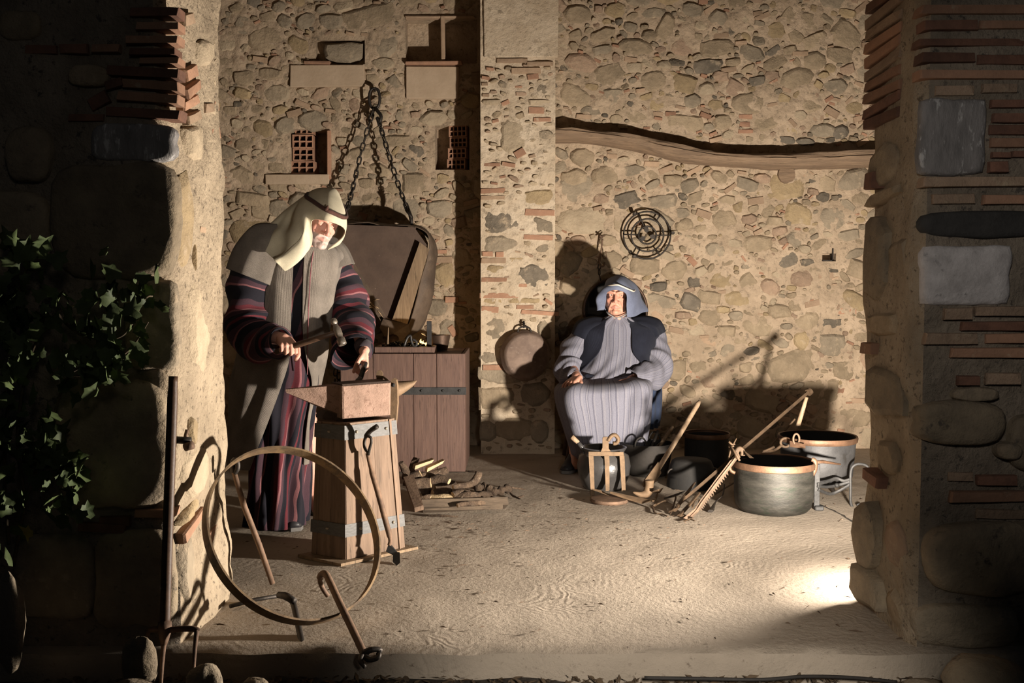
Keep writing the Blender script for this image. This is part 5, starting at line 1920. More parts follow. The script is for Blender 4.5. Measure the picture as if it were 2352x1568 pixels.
    mb.lathe([(r * 0.955, zr - 0.032), (r * 0.99, zr - 0.028), (r, zr - 0.004), (r * 0.98, zr), (r * 0.93, zr - 0.004)], c, 44)
    mb.build('rim', POT_RIM, t, sharp=50)
    # upturned black pot in front of it
    y = 5.85
    p = FL(1590, 1115)
    t = thing('upturned_pot', 'sooty black iron pot turned upside down among the scrap', 'pot', (W(1588, 1100, y).x, y, 0))
    c = Vector((W(1588, 1100, y).x, y, 0))
    r, zr = M(56, y), W(1588, 1056, y - 0.03).z
    mb = MB()
    mb.lathe([(r, 0.0), (r * 1.02, 0.01), (r * 0.97, 0.06), (r * 0.9, zr * 0.75), (r * 0.8, zr * 0.95), (r * 0.7, zr), (0, zr)], c, 40)
    mb.build('body', SOOT, t, sharp=60)
    for a in (0.4, 2.6):
        mb = MB()
        q = c + Vector((r * 0.95 * math.cos(a), -r * 0.95 * math.sin(a) * 0.6, zr * 0.5))
        mb.tube(handle_arc(q, 0.03, 0, math.pi, 0.03), 0.006, 8)
        mb.build('handle', IRON_DARK, t)
    # glazed jar
    y = 5.80
    rim = W(1387, 1026, y)
    r = M(53, y)
    zr = rim.z
    t = thing('glazed_jar', 'black glazed clay jar behind the three pronged fork', 'jar', (rim.x, y, 0))
    c = Vector((rim.x, y, 0))
    mb = MB()
    mb.lathe([(0, 0.001), (r * 0.82, 0.001), (r * 0.9, 0.01), (r * 1.1, zr * 0.3), (r * 1.17, zr * 0.55), (r * 1.08, zr * 0.8), (r * 0.9, zr - 0.035), (r * 0.88, zr - 0.025), (r * 0.98, zr - 0.006),
              (r * 1.0, zr), (r * 0.93, zr + 0.002), (r * 0.82, zr - 0.03), (r * 1.0, zr * 0.75), (r * 1.05, zr * 0.5), (r * 0.7, 0.02), (0, 0.016)], c, 52)
    mb.build('body', GLAZE, t, sharp=60)
    mb = MB()
    h = [W(*q, y - 0.02) for q in [(1346, 1040), (1336, 1026), (1326, 1014)]]
    mb.tube(h, [0.016, 0.013, 0.012], 10)
    mb.build('handle', GLAZE, t)
    mb = MB()
    mb.tube([W(1328, 1016, y - 0.02), W(1313, 1003, y - 0.02)], [0.012, 0.016], 10)
    mb.build('handle_tip', HANDLE_W, t)
    # rubber basket
    y = 6.22
    rim = W(1488, 1016, y)
    r = M(58, y)
    zr = rim.z
    t = thing('rubber_basket', 'black rubber basket full of old tools between the jar and the seated man', 'basket', (rim.x, y, 0))
    c = Vector((rim.x, y, 0))
    mb = MB()
    mb.lathe([(0, 0.002), (r * 0.74, 0.002), (r * 0.8, 0.015), (r * 0.98, zr - 0.01), (r * 1.0, zr), (r * 0.96, zr), (r * 0.78, 0.03), (0, 0.02)], c, 44,
             wob=lambda a, z: 0.03 * math.cos(2 * a) * z / 0.2)
    mb.build('body', RUBBER, t, sharp=60)
    for s in (-1, 1):
        mb = MB()
        p = c + Vector((s * -0.06, -s * r * 0.8, zr - 0.01))
        mb.tube(handle_arc(p, 0.036, 0, math.pi, 0.06), 0.0055, 8)
        mb.build('handle', RUBBER, t)
    for (p, q, rr, lab) in (((1500, 1024, 6.2), (1545, 980, 6.35), 0.011, 'straight wooden tool handle sticking up from the rubber basket'),
                            ((1478, 1030, 6.15), (1530, 1006, 6.3), 0.009, 'low iron bar lying across the rubber basket'),
                            ((1490, 1024, 6.25), (1512, 988, 6.3), 0.010, 'short dark bar leaning in the middle of the rubber basket')):
        mb = MB()
        a, b = W(*p), W(*q)
        a.z -= 0.06
        mb.tube([a, a.lerp(b, 0.5), b], [rr, rr * 1.1, rr * 0.9], 8, wob=0.06)
        mb.build('tool_handle', OLD_W if 'wood' in lab else IRON_DARK, None, label=lab, cat='tool', group='tools in the rubber basket')


pots()


# ------------------------------------------------------------------ tools and scrap by the pots
def one(name, fn, m, label, cat, group=None, smooth=True, sharp=None):
    mb = MB()
    fn(mb)
    return mb.build(name, m, None, smooth=smooth, label=label, cat=cat, group=group, sharp=sharp)


def tools():
    # three pronged fork head standing against the jar
    t = thing('fork_head', 'flat three pronged iron fork head standing against the black jar', 'fork', FL(1395, 1130))
    yd = lambda py: 5.60 + (1128 - py) * 0.0006
    th = Vector((0, 0.012, 0))
    mb = MB()
    mb.prism([W(x, y, yd(y)) for x, y in [(1384, 1006), (1387, 1003), (1395, 1003), (1398, 1006), (1398, 1030), (1403, 1036), (1380, 1037), (1384, 1028)]], th)
    mb.prism([W(x, y, yd(y)) for x, y in [(1352, 1037), (1432, 1038), (1433, 1047), (1352, 1047)]], th)
    mb.build('socket', IRON_TAN, t, smooth=False)
    for x0, x1, b in ((1352, 1360, 1138), (1388, 1394, 1127), (1423, 1431, 1128)):
        mb = MB()
        mb.prism([W(x, y, yd(y)) for x, y in [(x0, 1046), (x0 + 11, 1046), (x0 + 12, 1060), (x1 + 6, b - 2), (x1 + 4, b), (x1 - 3, b), (x1 - 3, b - 6), (x0 + 1, 1062)]], th)
        mb.build('prong', IRON_TAN, t, smooth=False)
    one('iron_strap', lambda m: m.tube(spline([W(*q, 5.68) for q in [(1396, 1012), (1404, 1001), (1413, 999), (1420, 1008), (1416, 1017), (1408, 1018)]], 18), 0.012, 8, flat=((0, 1, 0), 1.6)),
        IRON_TAN, 'curled flat iron strap lying on the rim of the black jar', 'strap')
    # spade
    t = thing('spade', 'old spade with a long pale wooden handle leaning in front of the shaded cauldron', 'spade', FL(1480, 1125))
    a, b, c = W(1607, 921, 6.02), W(1560, 1000, 5.86), W(1502, 1092, 5.66)
    mb = MB()
    mb.tube([a, a.lerp(b, 0.1), b, c], [0.010, 0.0145, 0.014, 0.015], 10)
    mb.build('handle', HANDLE_W, t)
    mb = MB()
    mb.hull([W(1512, 1060, 5.70), W(1519, 1086, 5.66), W(1503, 1110, 5.60), W(1474, 1112, 5.58), W(1480, 1100, 5.62), W(1500, 1074, 5.7), W(1478, 1118, 5.585), W(1504, 1104, 5.64), W(1516, 1082, 5.69)])
    mb.build('blade', IRON_TAN, t, smooth=False)
    # long rod and handle
    t = thing('long_iron_rod', 'long square iron rod with a knobbed end slanting up over the front cauldron', 'rod', FL(1560, 1168))
    a, b = W(1556, 1160, 5.28), W(1858, 900, 5.78)
    mb = MB()
    mb.tube([a, a.lerp(b, 0.5), b], [0.010, 0.0105, 0.0105], 4)
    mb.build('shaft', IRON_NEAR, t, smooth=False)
    mb = MB()
    d = (b - a).normalized()
    mb.tube([b - d * 0.008, b + d * 0.012], 0.022, 10)
    mb.build('knob', IRON_NEAR, t, sharp=40)
    one('wooden_tool_handle', lambda m: m.tube([W(1853, 912, 5.76), W(1842, 948, 5.78), W(1829, 990, 5.8)], [0.010, 0.013, 0.014], 8), HANDLE_W,
        'short pale wooden handle dropping from the knobbed rod end behind the grey pot', 'handle')
    one('thin_iron_bar', lambda m: m.tube([W(1826, 962, 5.84), W(1805, 986, 5.82), FL(1700, 1100, 0.006)], 0.006, 6), IRON_TAN,
        'thin bright bar half hidden behind the rim of the grey pot', 'bar')
    # toothed blade
    t = thing('toothed_blade', 'long curved iron blade with a row of saw teeth leaning left of the front cauldron', 'saw', FL(1590, 1188))
    n = 30
    sp = [W(1693, 1046, 5.12), W(1673, 1073, 5.1), W(1652, 1100, 5.08), W(1632, 1127, 5.07), W(1614, 1151, 5.05), W(1600, 1172, 5.04), W(1584, 1188, 5.03)]
    ce = spline(sp, n)
    fw = Vector((0, -1, 0))
    outl, inl = [], []
    for i, p in enumerate(ce):
        d = (ce[min(i + 1, n - 1)] - ce[max(i - 1, 0)]).normalized()
        s = d.cross(fw).normalized()
        if s.x < 0:
            s = -s
        outl.append((p, s))
        inl.append(p - s * 0.014 * (0.5 if i < 3 else 1))
    mb = MB()
    back = [p + s * 0.012 for p, s in outl]
    for i in range(n - 1):
        q = [inl[i], inl[i + 1], back[i + 1], back[i]]
        mb.prism(q, (0.002, 0.008, 0))
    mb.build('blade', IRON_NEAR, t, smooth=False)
    mb = MB()
    mb.tube([p - s * 0.002 - Vector((0, 0.006, 0)) for p, s in outl], 0.005, 6)
    mb.build('rib', IRON_RUST, t)
    for i in range(6, 23):
        p, s = outl[i]
        d = (outl[i + 1][0] - p)
        mb = MB()
        e = p + s * 0.011
        mb.prism([e, e + d * 0.96, e + d * 0.8 + s * 0.015], (0.001, 0.005, 0))
        mb.build('tooth', IRON_NEAR, t, smooth=False)
    mb = MB()
    mb.hull([W(1600, 1165, 5.04), W(1606, 1172, 5.04), W(1572, 1196, 5.02), W(1566, 1192, 5.02), W(1600, 1170, 5.06), W(1586, 1182, 5.08)])
    mb.build('tip', IRON_RUST, t, smooth=False)
    # crossing bits where the blade meets the cauldron rim
    one('forged_clamp', lambda m: (m.tube(spline([W(*q, 5.1) for q in [(1696, 1052), (1692, 1040), (1698, 1030), (1706, 1036), (1706, 1046)]], 16), 0.012, 8, flat=((0, 1, 0), 0.6)),
                                   m.hull([W(*q) for q in [(1706, 1032, 5.1), (1712, 1036, 5.1), (1732, 1052, 5.02), (1722, 1052, 5.02), (1708, 1040, 5.13), (1728, 1050, 5.05)]])),
        IRON_NEAR, 'forged iron clamp resting on the left rim of the front cauldron', 'clamp', smooth=False)
    one('iron_pin', lambda m: m.tube([W(1679, 1024, 5.08), W(1690, 1042, 5.06), W(1699, 1058, 5.04)], [0.004, 0.007, 0.006], 6), IRON_NEAR,
        'short iron pin crossing the left rim of the front cauldron', 'pin')
    one('thorny_iron', lambda m: (m.tube([W(1674, 1050, 5.1), W(1680, 1028, 5.1), W(1692, 1006, 5.1)], [0.004, 0.006, 0.002], 6), m.tube([W(1674, 1014, 5.1), W(1682, 1021, 5.1), W(1688, 1019, 5.1)], 0.006, 6),
                                  m.tube([W(1674, 1026, 5.1), W(1686, 1024, 5.09)], 0.005, 6)),
        IRON_NEAR, 'small barbed piece of iron left of the front cauldron rim', 'iron')
    one('shears', lambda m: (m.tube([W(1804 + 11 * math.cos(a), 1016 + 10 * math.sin(a), 5.48) for a in [2 * math.pi * k / 22 for k in range(22)]], 0.0075, 8, close=True),
                             m.tube(spline([W(*q) for q in [(1796, 1022, 5.48), (1782, 1032, 5.46), (1770, 1036, 5.44), (1750, 1040, 5.42)]], 14), [0.008] * 8 + [0.012] * 3 + [0.006] * 3, 8),
                             m.tube([W(1778, 1026, 5.45), W(1766, 1032, 5.44), W(1752, 1038, 5.42)], 0.008, 6)),
        IRON_NEAR, 'old shears with one round finger loop between the two pots', 'shears')
    # flat things on the floor
    one('iron_disc', lambda m: m.lathe([(0, 0.002), (0.098, 0.002), (0.104, 0.010), (0.10, 0.022), (0.05, 0.026), (0, 0.026)], FL(1400, 1153), 28), IRON_RUST,
        'flat rusty iron disc lying on the floor before the fork prongs', 'disc', sharp=40)

    def leaf(m, pts, w, th):
        q = [Vector(p) for p in pts]
        up = Vector((0, 0, 1))
        L, Rr = [], []
        for i, p in enumerate(q):
            d = (q[min(i + 1, len(q) - 1)] - q[max(i - 1, 0)]).normalized()
            s = d.cross(up).normalized() * w[i]
            L.append(p + s)
            Rr.append(p - s)
        m.hull(L + Rr + [p + Vector((0, 0, th)) for p in q])
    one('trowel_blade', lambda m: leaf(m, [FL(1361, 1124, 0.055), FL(1380, 1128, 0.045), FL(1404, 1140, 0.02)], [0.012, 0.024, 0.006], 0.006), IRON_TAN,
        'small leaf shaped trowel blade lying against the middle fork prong', 'blade', smooth=False)
    one('plough_blade', lambda m: leaf(m, [FL(1402, 1132, 0.05), FL(1435, 1142, 0.03), FL(1472, 1154, 0.012), FL(1492, 1150, 0.01)], [0.014, 0.03, 0.03, 0.012], 0.008), IRON_TAN,
        'broad pointed iron blade lying flat right of the fork', 'blade', smooth=False)
    one('iron_elbow', lambda m: m.tube(spline([FL(1488, 1144) + Vector(q) for q in ((0.008, 0, 0.10), (0.006, 0, 0.06), (-0.006, -0.004, 0.03), (-0.04, -0.01, 0.022), (-0.085, -0.012, 0.036))], 18),
                                       [0.027, 0.026, 0.025, 0.025, 0.025, 0.026, 0.027, 0.027, 0.026, 0.025, 0.023, 0.021, 0.018, 0.016, 0.013, 0.010, 0.007, 0.003], 12), IRON_TAN,
        'boot shaped socket of pale rusty iron at the foot of the spade', 'socket')
    one('arrow_iron', lambda m: (m.hull([FL(1498, 1128, 0.05), FL(1524, 1120, 0.06), FL(1516, 1132, 0.03), FL(1500, 1132, 0.03), FL(1510, 1124, 0.07)]),
                                 m.tube([FL(1512, 1130, 0.03), FL(1506, 1146, 0.008), FL(1500, 1150, 0.008)], 0.006, 6)), IRON_TAN,
        'small arrow shaped iron piece behind the boot shaped socket', 'iron', smooth=False)
    S = 'iron scrap heaped in front of the pots'
    scrap = [('iron_bar', [(1550, 1172, 0.02), (1572, 1140, 0.05), (1596, 1108, 0.09)], [0.012, 0.012, 0.007], 'flat yellowish iron bar slanting up at the left of the scrap heap'),
             ('hinge_strap', [(1560, 1184, 0.01), (1582, 1160, 0.03), (1606, 1132, 0.07)], [0.013, 0.013, 0.010], 'wide iron strap in the middle of the scrap heap'),
             ('iron_cramp', [(1540, 1180, 0.006), (1548, 1158, 0.02), (1552, 1140, 0.05), (1544, 1140, 0.05)], [0.005] * 4, 'thin bent iron cramp at the left front of the scrap heap'),
             ('iron_hasp', [(1498, 1164, 0.008), (1508, 1158, 0.03), (1524, 1150, 0.03), (1532, 1152, 0.02)], [0.009, 0.010, 0.008, 0.005], 'small hooked hasp at the left tip of the scrap heap'),
             ('curved_hook', [(1500, 1166, 0.006), (1505, 1178, 0.006), (1520, 1180, 0.006), (1534, 1186, 0.006)], [0.006] * 4, 'thin curved hook lying flat at the scrap heap front'),
             ('wedge_bar', [(1526, 1144, 0.02), (1548, 1138, 0.03), (1572, 1128, 0.04)], [0.006, 0.013, 0.006], 'wedge shaped dark bar behind the scrap heap'),
             ('iron_peg', [(1560, 1186, 0.008), (1574, 1184, 0.008), (1592, 1190, 0.008)], [0.006, 0.009, 0.006], 'short iron peg lying flat in front of the scrap heap'),
             ('iron_peg', [(1572, 1196, 0.008), (1584, 1192, 0.008), (1596, 1196, 0.008)], [0.007, 0.008, 0.004], 'stubby iron peg just left of the toothed blade tip'),
             ('iron_staple', [(1590, 1166, 0.02), (1596, 1150, 0.04), (1606, 1146, 0.03), (1604, 1162, 0.012)], [0.005] * 4, 'bent iron staple between the wide strap and the toothed blade'),
             ('long_flat_bar', [(1604, 1158, 0.03), (1640, 1136, 0.03), (1690, 1106, 0.04)], [0.007, 0.008, 0.008], 'flat bar half shaded behind the toothed blade'),
             ('iron_latch', [(1536, 1176, 0.012), (1552, 1168, 0.03), (1560, 1164, 0.02)], [0.006, 0.010, 0.006], 'little latch lying between the cramp and the yellowish bar'),
             ('iron_spoon', [(1632, 1176, 0.004), (1644, 1152, 0.02), (1660, 1136, 0.05), (1664, 1112, 0.09)], [0.016, 0.005, 0.004, 0.004], 'thin dark spoon leaning against the front cauldron')]
    for nm, pts, rr, lab in scrap:
        P = spline([FL(*q) for q in pts], 10)
        rad = list(np.interp(np.linspace(0, 1, 10), np.linspace(0, 1, len(rr)), rr))
        P = [Vector((p.x, p.y, max(p.z, r_ * 0.6))) for p, r_ in zip(P, rad)]
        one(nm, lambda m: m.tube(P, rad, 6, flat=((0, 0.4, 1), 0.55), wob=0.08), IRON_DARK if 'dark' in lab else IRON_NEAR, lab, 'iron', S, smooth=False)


tools()


# ------------------------------------------------------------------ firewood
def log(name, pts, rad, m, end, label, group='firewood by the forge', wob=0.10, n=12, knots=0):
    k = max(6, int(sum((Vector(b) - Vector(a)).length for a, b in zip(pts, pts[1:])) / 0.02))
    P = spline(pts, k)
    rr = np.interp(np.linspace(0, 1, k), np.linspace(0, 1, len(rad)), rad)
    mb = MB()
    lo = R.uniform(0, 50)
    vs = []
    P = [p + Vector((0, 0, R.uniform(-1, 1) * 0.002)) for p in P]
    rr = [max(0.002, r * (1 + wob * vnoise([[i * 0.6 + lo, 0, 0]], 3)[0])) for i, r in enumerate(rr)]
    mb.tube(P, rr, n, cap=False, wob=wob * 0.5)
    e = len(mb.v)
    mb.add(mb.v[:n], [tuple(range(n))[::-1]], 1)
    mb.add(mb.v[e - n:e], [tuple(range(n))], 1)
    o = mb.build(name, [m, end], None, label=label, cat='firewood', group=group, sharp=45)
    return o


def firewood():
    g = FL
    log('split_log', [g(984, 1150, 0.05), g(1018, 1150, 0.052), g(1046, 1148, 0.05)], [0.036, 0.037, 0.036], STONES['ochre'], CUT_END, 'short pale log with a clean sawn end in the middle of the woodpile', wob=0.05)
    log('gnarled_log', [g(1044, 1148, 0.05), g(1070, 1146, 0.06), g(1092, 1146, 0.05), g(1112, 1148, 0.03)], [0.030, 0.038, 0.036, 0.012], BARK, CUT_END, 'gnarled barky log right of the short sawn log', wob=0.3)
    mb = MB()
    mb.slab([g(972, 1176, 0.0), g(1158, 1166, 0.0), g(1168, 1156, 0.045), g(970, 1162, 0.05)], -0.03, 0.006)
    mb.slab([g(975, 1160, 0.05), g(1155, 1158, 0.042), g(1130, 1150, 0.05), g(990, 1152, 0.05)], -0.02, 0.006)
    mb.build('weathered_board', wood('weathered_wood', (0.135, 0.098, 0.066), (0.08, 0.058, 0.04), 'x', 1.0, 0.9, 0.004), None, smooth=False, label='long weathered board lying along the front of the woodpile', cat='firewood', group='firewood by the forge')
    mb = MB()
    a, b = W(927, 1104, 5.32), W(953, 1178, 5.03)
    c, d = W(951, 1098, 5.34), W(974, 1172, 5.04)
    for p in (b, d):
        p.z = max(p.z, 0.012)
    mb.slab([a, b, d, c], 0.028, 0.006)
    mb.build('board_offcut', BLOCK_W, None, smooth=False, label='brown board offcut leaning at the left end of the woodpile', cat='firewood', group='firewood by the forge')
    log('bark_log', [W(950, 1112, 5.32), W(968, 1110, 5.34), W(990, 1108, 5.34)], [0.028, 0.03, 0.026], BARK, CUT_END, 'short barky log lying behind the brown board offcut')
    log('branch', [W(928, 1092, 5.4), W(945, 1096, 5.38), W(966, 1086, 5.38)], [0.022, 0.026, 0.02], BARK, CUT_END, 'thick branch stub on top of the woodpile at the left')
    log('branch', [W(936, 1092, 5.38), W(928, 1076, 5.38), W(921, 1062, 5.36)], [0.022, 0.02, 0.016], BARK, BARK, 'knobbly branch end pointing up at the woodpile\'s left corner', wob=0.3)
    log('branch', [W(966, 1096, 5.4), W(998, 1090, 5.44), W(1028, 1078, 5.46)], [0.022, 0.024, 0.02], BARK, CUT_END, 'rough branch on top of the pile under the bright kindling')
    log('branch', [W(990, 1104, 5.36), W(1012, 1098, 5.36), W(1032, 1106, 5.34)], [0.02, 0.024, 0.016], BARK, CUT_END, 'short rough branch in the centre of the woodpile top')
    log('branch', [W(1040, 1118, 5.34), W(1070, 1114, 5.38), W(1092, 1104, 5.42), W(1100, 1084, 5.44)], [0.012, 0.018, 0.024, 0.022], BARK, CUT_END, 'grey curved branch at the right of the woodpile')
    for (p, q, w, lab) in (((952, 1078, 5.42), (992, 1062, 5.46), 0.013, 'bright split kindling stick, left of the pair on the woodpile'),
                           ((980, 1084, 5.42), (1016, 1064, 5.45), 0.013, 'bright split kindling stick with a torn end, right of the pair on the woodpile'),
                           ((938, 1118, 5.45), (958, 1060, 5.56), 0.014, 'dark split piece leaning on the forge behind the kindling')):
        a, b = W(*p), W(*q)
        mb = MB()
        mb.slab([a, b, b + Vector((0.012, 0, w * 1.4)), a + Vector((0.005, 0, w * 1.7))], -0.03, 0.003)
        mb.build('kindling', BARK if 'dark' in lab else SPLIT, None, smooth=False, label=lab, cat='firewood', group='firewood by the forge')
    for (a, b, r_, lab) in (((968, 1130, 0.05), (990, 1128, 0.055), 0.024, 'stubby barky chunk behind the sawn log'), ((994, 1134, 0.07), (1036, 1128, 0.075), 0.020, 'dark barky stick lying on the sawn log'),
                            ((1040, 1136, 0.085), (1078, 1132, 0.08), 0.017, 'thin barky stick above the gnarled log'), ((1000, 1120, 0.06), (1046, 1112, 0.07), 0.022, 'barky stick at the back of the woodpile'),
                            ((970, 1150, 0.06), (988, 1146, 0.07), 0.022, 'small round chunk left of the sawn log'), ((1050, 1160, 0.055), (1120, 1156, 0.045), 0.013, 'thin stick lying on the weathered board'),
                            ((1086, 1140, 0.03), (1130, 1136, 0.02), 0.016, 'crooked barky stick right of the gnarled log')):
        p, q = g(*a), g(*b)
        log('stick', [p, p.lerp(q, 0.5) + Vector((0, 0, 0.006)), q], [r_, r_ * 1.1, r_ * 0.8], BARK, CUT_END, lab, wob=0.22)
    # twisted vine
    t = thing('vine_branch', 'twisted dry vine branch trailing off the right end of the woodpile', 'branch', g(1150, 1140))
    mb = MB()
    P = spline([g(1096, 1122, 0.06), g(1108, 1118, 0.06), g(1122, 1120, 0.055), g(1132, 1128, 0.04), g(1146, 1128, 0.035), g(1162, 1122, 0.045), g(1170, 1124, 0.03)], 30)
    mb.tube(P, [0.02 + 0.007 * math.sin(i * 1.3) for i in range(30)], 10, wob=0.14)
    mb.build('stem', BARK, t)
    for q in ([(1168, 1122, 0.035), (1176, 1136, 0.012), (1186, 1142, 0.01), (1196, 1146, 0.012)], [(1166, 1120, 0.04), (1182, 1120, 0.03), (1208, 1124, 0.02)],
              [(1190, 1143, 0.01), (1204, 1138, 0.02)], [(1164, 1118, 0.05), (1170, 1112, 0.06)]):
        mb = MB()
        P = spline([g(*p) for p in q], 14)
        mb.tube(P, list(np.linspace(0.009, 0.003, 14)), 6, wob=0.15)
        mb.build('twig', BARK, t)
    G = 'twigs around the woodpile'
    for (a, b, lab) in (((985, 1184), (1052, 1186), 'long flat dark twig on the floor below the weathered board'), ((1110, 1136), (1160, 1152), 'dark straight twig right of the gnarled log'),
                        ((1100, 1140), (1140, 1150), 'brown splintered twig beside the gnarled log'), ((1075, 1082), (1105, 1086), 'thin twig lying by the forge corner')):
        pts = [g(*a, 0.006), g((a[0] + b[0]) / 2, (a[1] + b[1]) / 2 - 1, 0.012), g(*b, 0.006)]
        log('twig', pts, [0.005, 0.007, 0.003], BARK, BARK, lab, G, n=6)
    mb = MB()
    for i in range(7):
        a = R.uniform(0, 6.28)
        c = g(1080, 1170, 0.012)
        d = Vector((math.cos(a), math.sin(a), R.uniform(0.2, 0.8))) * 0.022
        s = d.cross(Vector((0, 0, 1))).normalized() * 0.006
        mb.add([c, c + d * 0.5 + s, c + d, c + d * 0.5 - s], [(0, 1, 2, 3)])
    mb.build('weed', IVY_Y, None, label='tiny yellow weed sprig in front of the weathered board', cat='plant')


firewood()


# ------------------------------------------------------------------ hoop, bars and fork in the foreground
def foreground():
    # wheel hoop
    c = W(679, 1221, 3.42)
    rr = 0.322
    k = 1 / math.sqrt(2)
    u = Vector((k, 0, -k))
    ct = 127 / 219
    v = Vector((k * ct, math.sqrt(1 - ct * ct), k * ct)).normalized()
    ax = u.cross(v).normalized()
    mb = MB()
    n, w, th = 96, 0.042, 0.0035
    vs = []
    for i in range(n):
        a = 2 * math.pi * i / n
        d = u * math.cos(a) + v * math.sin(a)
        for (dr, dw) in ((th, w / 2), (th, -w / 2), (-th, -w / 2), (-th, w / 2)):
            vs.append(c + d * (rr + dr) + ax * dw)
    fs = []
    for i in range(n):
        j = (i + 1) % n
        for q in range(4):
            q2 = (q + 1) % 4
            fs.append((i * 4 + q, j * 4 + q, j * 4 + q2, i * 4 + q2))
    mb.add(vs, fs)
    zmin = min(p.z for p in mb.v)
    for p in mb.v:
        p.z += max(0, 0.004 - zmin)
    mb.build('iron_hoop', mat('hoop_iron', (0.27, 0.18, 0.095), (0.13, 0.085, 0.05), 14, 0.6, 0.0012, 70, metal=0.4, speck=(0.12, 0.085, 0.055), speck_scale=20, speck_at=(0.5, 0.62)),
             None, sharp=40, label='big flat iron hoop leaning at the foot of the left jamb', cat='hoop')
    # rod with a hooked head holding the hoop
    t = thing('hooked_rod', 'rusty rod with a hooked head standing inside the hoop', 'rod', FL(628, 1345))
    mb = MB()
    mb.tube([W(537, 1082, 3.62), W(560, 1160, 3.66), W(595, 1250, 3.7), W(626, 1340, 3.72)], [0.009, 0.011, 0.011, 0.010], 10)
    mb.build('shaft', IRON_RUST, t)
    mb = MB()
    mb.tube(spline([W(*q, 3.60) for q in [(537, 1084), (534, 1068), (538, 1056), (545, 1062), (545, 1076), (538, 1086)]], 18), 0.010, 8)
    mb.build('hook', IRON_DARK, t)
    # bar with a crook and a clawed foot
    t = thing('crooked_bar', 'bent iron bar with a crook at the top and a clawed foot on the step', 'bar', W(850, 1525, 3.14))
    mb = MB()
    pts = spline([W(*q) for q in [(753, 1368, 3.5), (742, 1352, 3.49), (735, 1334, 3.48), (738, 1320, 3.46), (748, 1318, 3.44), (758, 1336, 3.41), (780, 1384, 3.33), (812, 1450, 3.23), (838, 1505, 3.15)]], 46)
    mb.tube(pts, [0.0085] * 14 + [0.0125] * 32, 10)
    mb.build('shaft', IRON_RUST, t)
    for q in ([(836, 1500, 3.15), (852, 1492, 3.15), (874, 1492, 3.16), (866, 1504, 3.15)], [(836, 1502, 3.15), (848, 1514, 3.13), (868, 1510, 3.12), (872, 1500, 3.13)],
              [(834, 1500, 3.15), (828, 1516, 3.12), (838, 1532, 3.1)]):
        mb = MB()
        mb.tube(spline([W(*p) for p in q], 14), list(np.linspace(0.012, 0.006, 14)), 8)
        mb.build('claw', IRON_DARK, t)
    # bent leg bar
    t = thing('bent_leg_bar', 'dark bent bar under the hoop ending flat on the step', 'bar', FL(600, 1500))
    mb = MB()
    mb.tube(spline([W(*q) for q in [(660, 1372, 3.5), (672, 1382, 3.46), (680, 1410, 3.4), (688, 1450, 3.33), (693, 1478, 3.27), (686, 1492, 3.24), (660, 1502, 3.215), (620, 1516, 3.20), (575, 1530, 3.18)]], 44),
            [0.011] * 30 + list(np.linspace(0.011, 0.007, 14)), 8)
    mb.build('shaft', IRON_DARK, t)
    mb = MB()
    mb.tube([W(640, 1366, 3.5), W(655, 1368, 3.48), W(676, 1380, 3.44)], [0.012, 0.014, 0.012], 8)
    mb.build('collar', IRON_DARK, t)
    mb = MB()
    mb.tube([FL(528, 1392, 0.012), FL(590, 1376, 0.014), FL(640, 1368, 0.02)], 0.008, 8)
    mb.build('floor_rod', IRON_DARK, None, label='dark rod lying on the floor from the jamb to under the hoop', cat='rod')
    # pitchfork
    t = thing('pitchfork', 'long pitchfork standing tines down against the outer corner of the left jamb', 'pitchfork', W(380, 1568, 3.02))
    mb = MB()
    mb.tube(spline([W(398, 864, 3.16), W(394, 980, 3.15), W(388, 1150, 3.12), W(383, 1300, 3.09), (W(379, 1436, 3.06))], 24), [0.0145] * 3 + [0.0165] * 21, 12)
    mb.build('handle', HANDLE_D, t)
    mb = MB()
    mb.tube([W(379, 1428, 3.06), W(378, 1446, 3.05), W(377, 1470, 3.04), W(376, 1484, 3.03)], [0.021, 0.022, 0.014, 0.008], 12)
    mb.tube(spline([W(377, 1448, 3.045), W(410, 1444, 3.05), W(446, 1444, 3.055), W(456, 1450, 3.055)], 16), 0.010, 6, flat=((0, 1, 0), 0.6))
    mb.build('socket', IRON_RUST, t)
    for q in ([(376, 1480, 3.03), (372, 1530, 3.01), (370, 1580, 2.98)], [(452, 1446, 3.055), (447, 1500, 3.03), (443, 1575, 2.99)], [(340, 1446, 3.04), (332, 1500, 3.02), (330, 1575, 2.98)]):
        mb = MB()
        mb.tube(spline([W(*p) for p in q], 12), list(np.linspace(0.0085, 0.0045, 12)), 8)
        mb.build('tine', IRON_RUST, t)
    mb = MB()
    mb.tube(spline([W(340, 1446, 3.04), W(358, 1444, 3.045), W(377, 1448, 3.045)], 8), 0.010, 6)
    mb.build('crossbar', IRON_RUST, t)
    # hinge pin in the jamb
    c = PL(424, 1012, (-1.07, 3.3, 1), Vector((1, 0, 0)))
    t = thing('hinge_pin', 'rusty iron hinge pin stuck in the left jamb beside the pitchfork handle', 'hinge', c)
    mb = MB()
    mb.tube([c + Vector((-0.04, 0, 0.004)), c + Vector((0.02, 0, 0))], 0.012, 10)
    mb.build('pin', IRON_DARK, t)
    mb = MB()
    mb.tube([c + Vector((0.004, -0.008, -0.02)), c + Vector((0.03, -0.012, -0.012))], 0.014, 10)
    mb.build('barrel', IRON_RUST, t)
    mb = MB()
    mb.tube([c + Vector((0, 0, 0)), c + Vector((0.006, 0.01, 0.035))], 0.007, 8)
    mb.build('strap', IRON_RUST, t)


foreground()


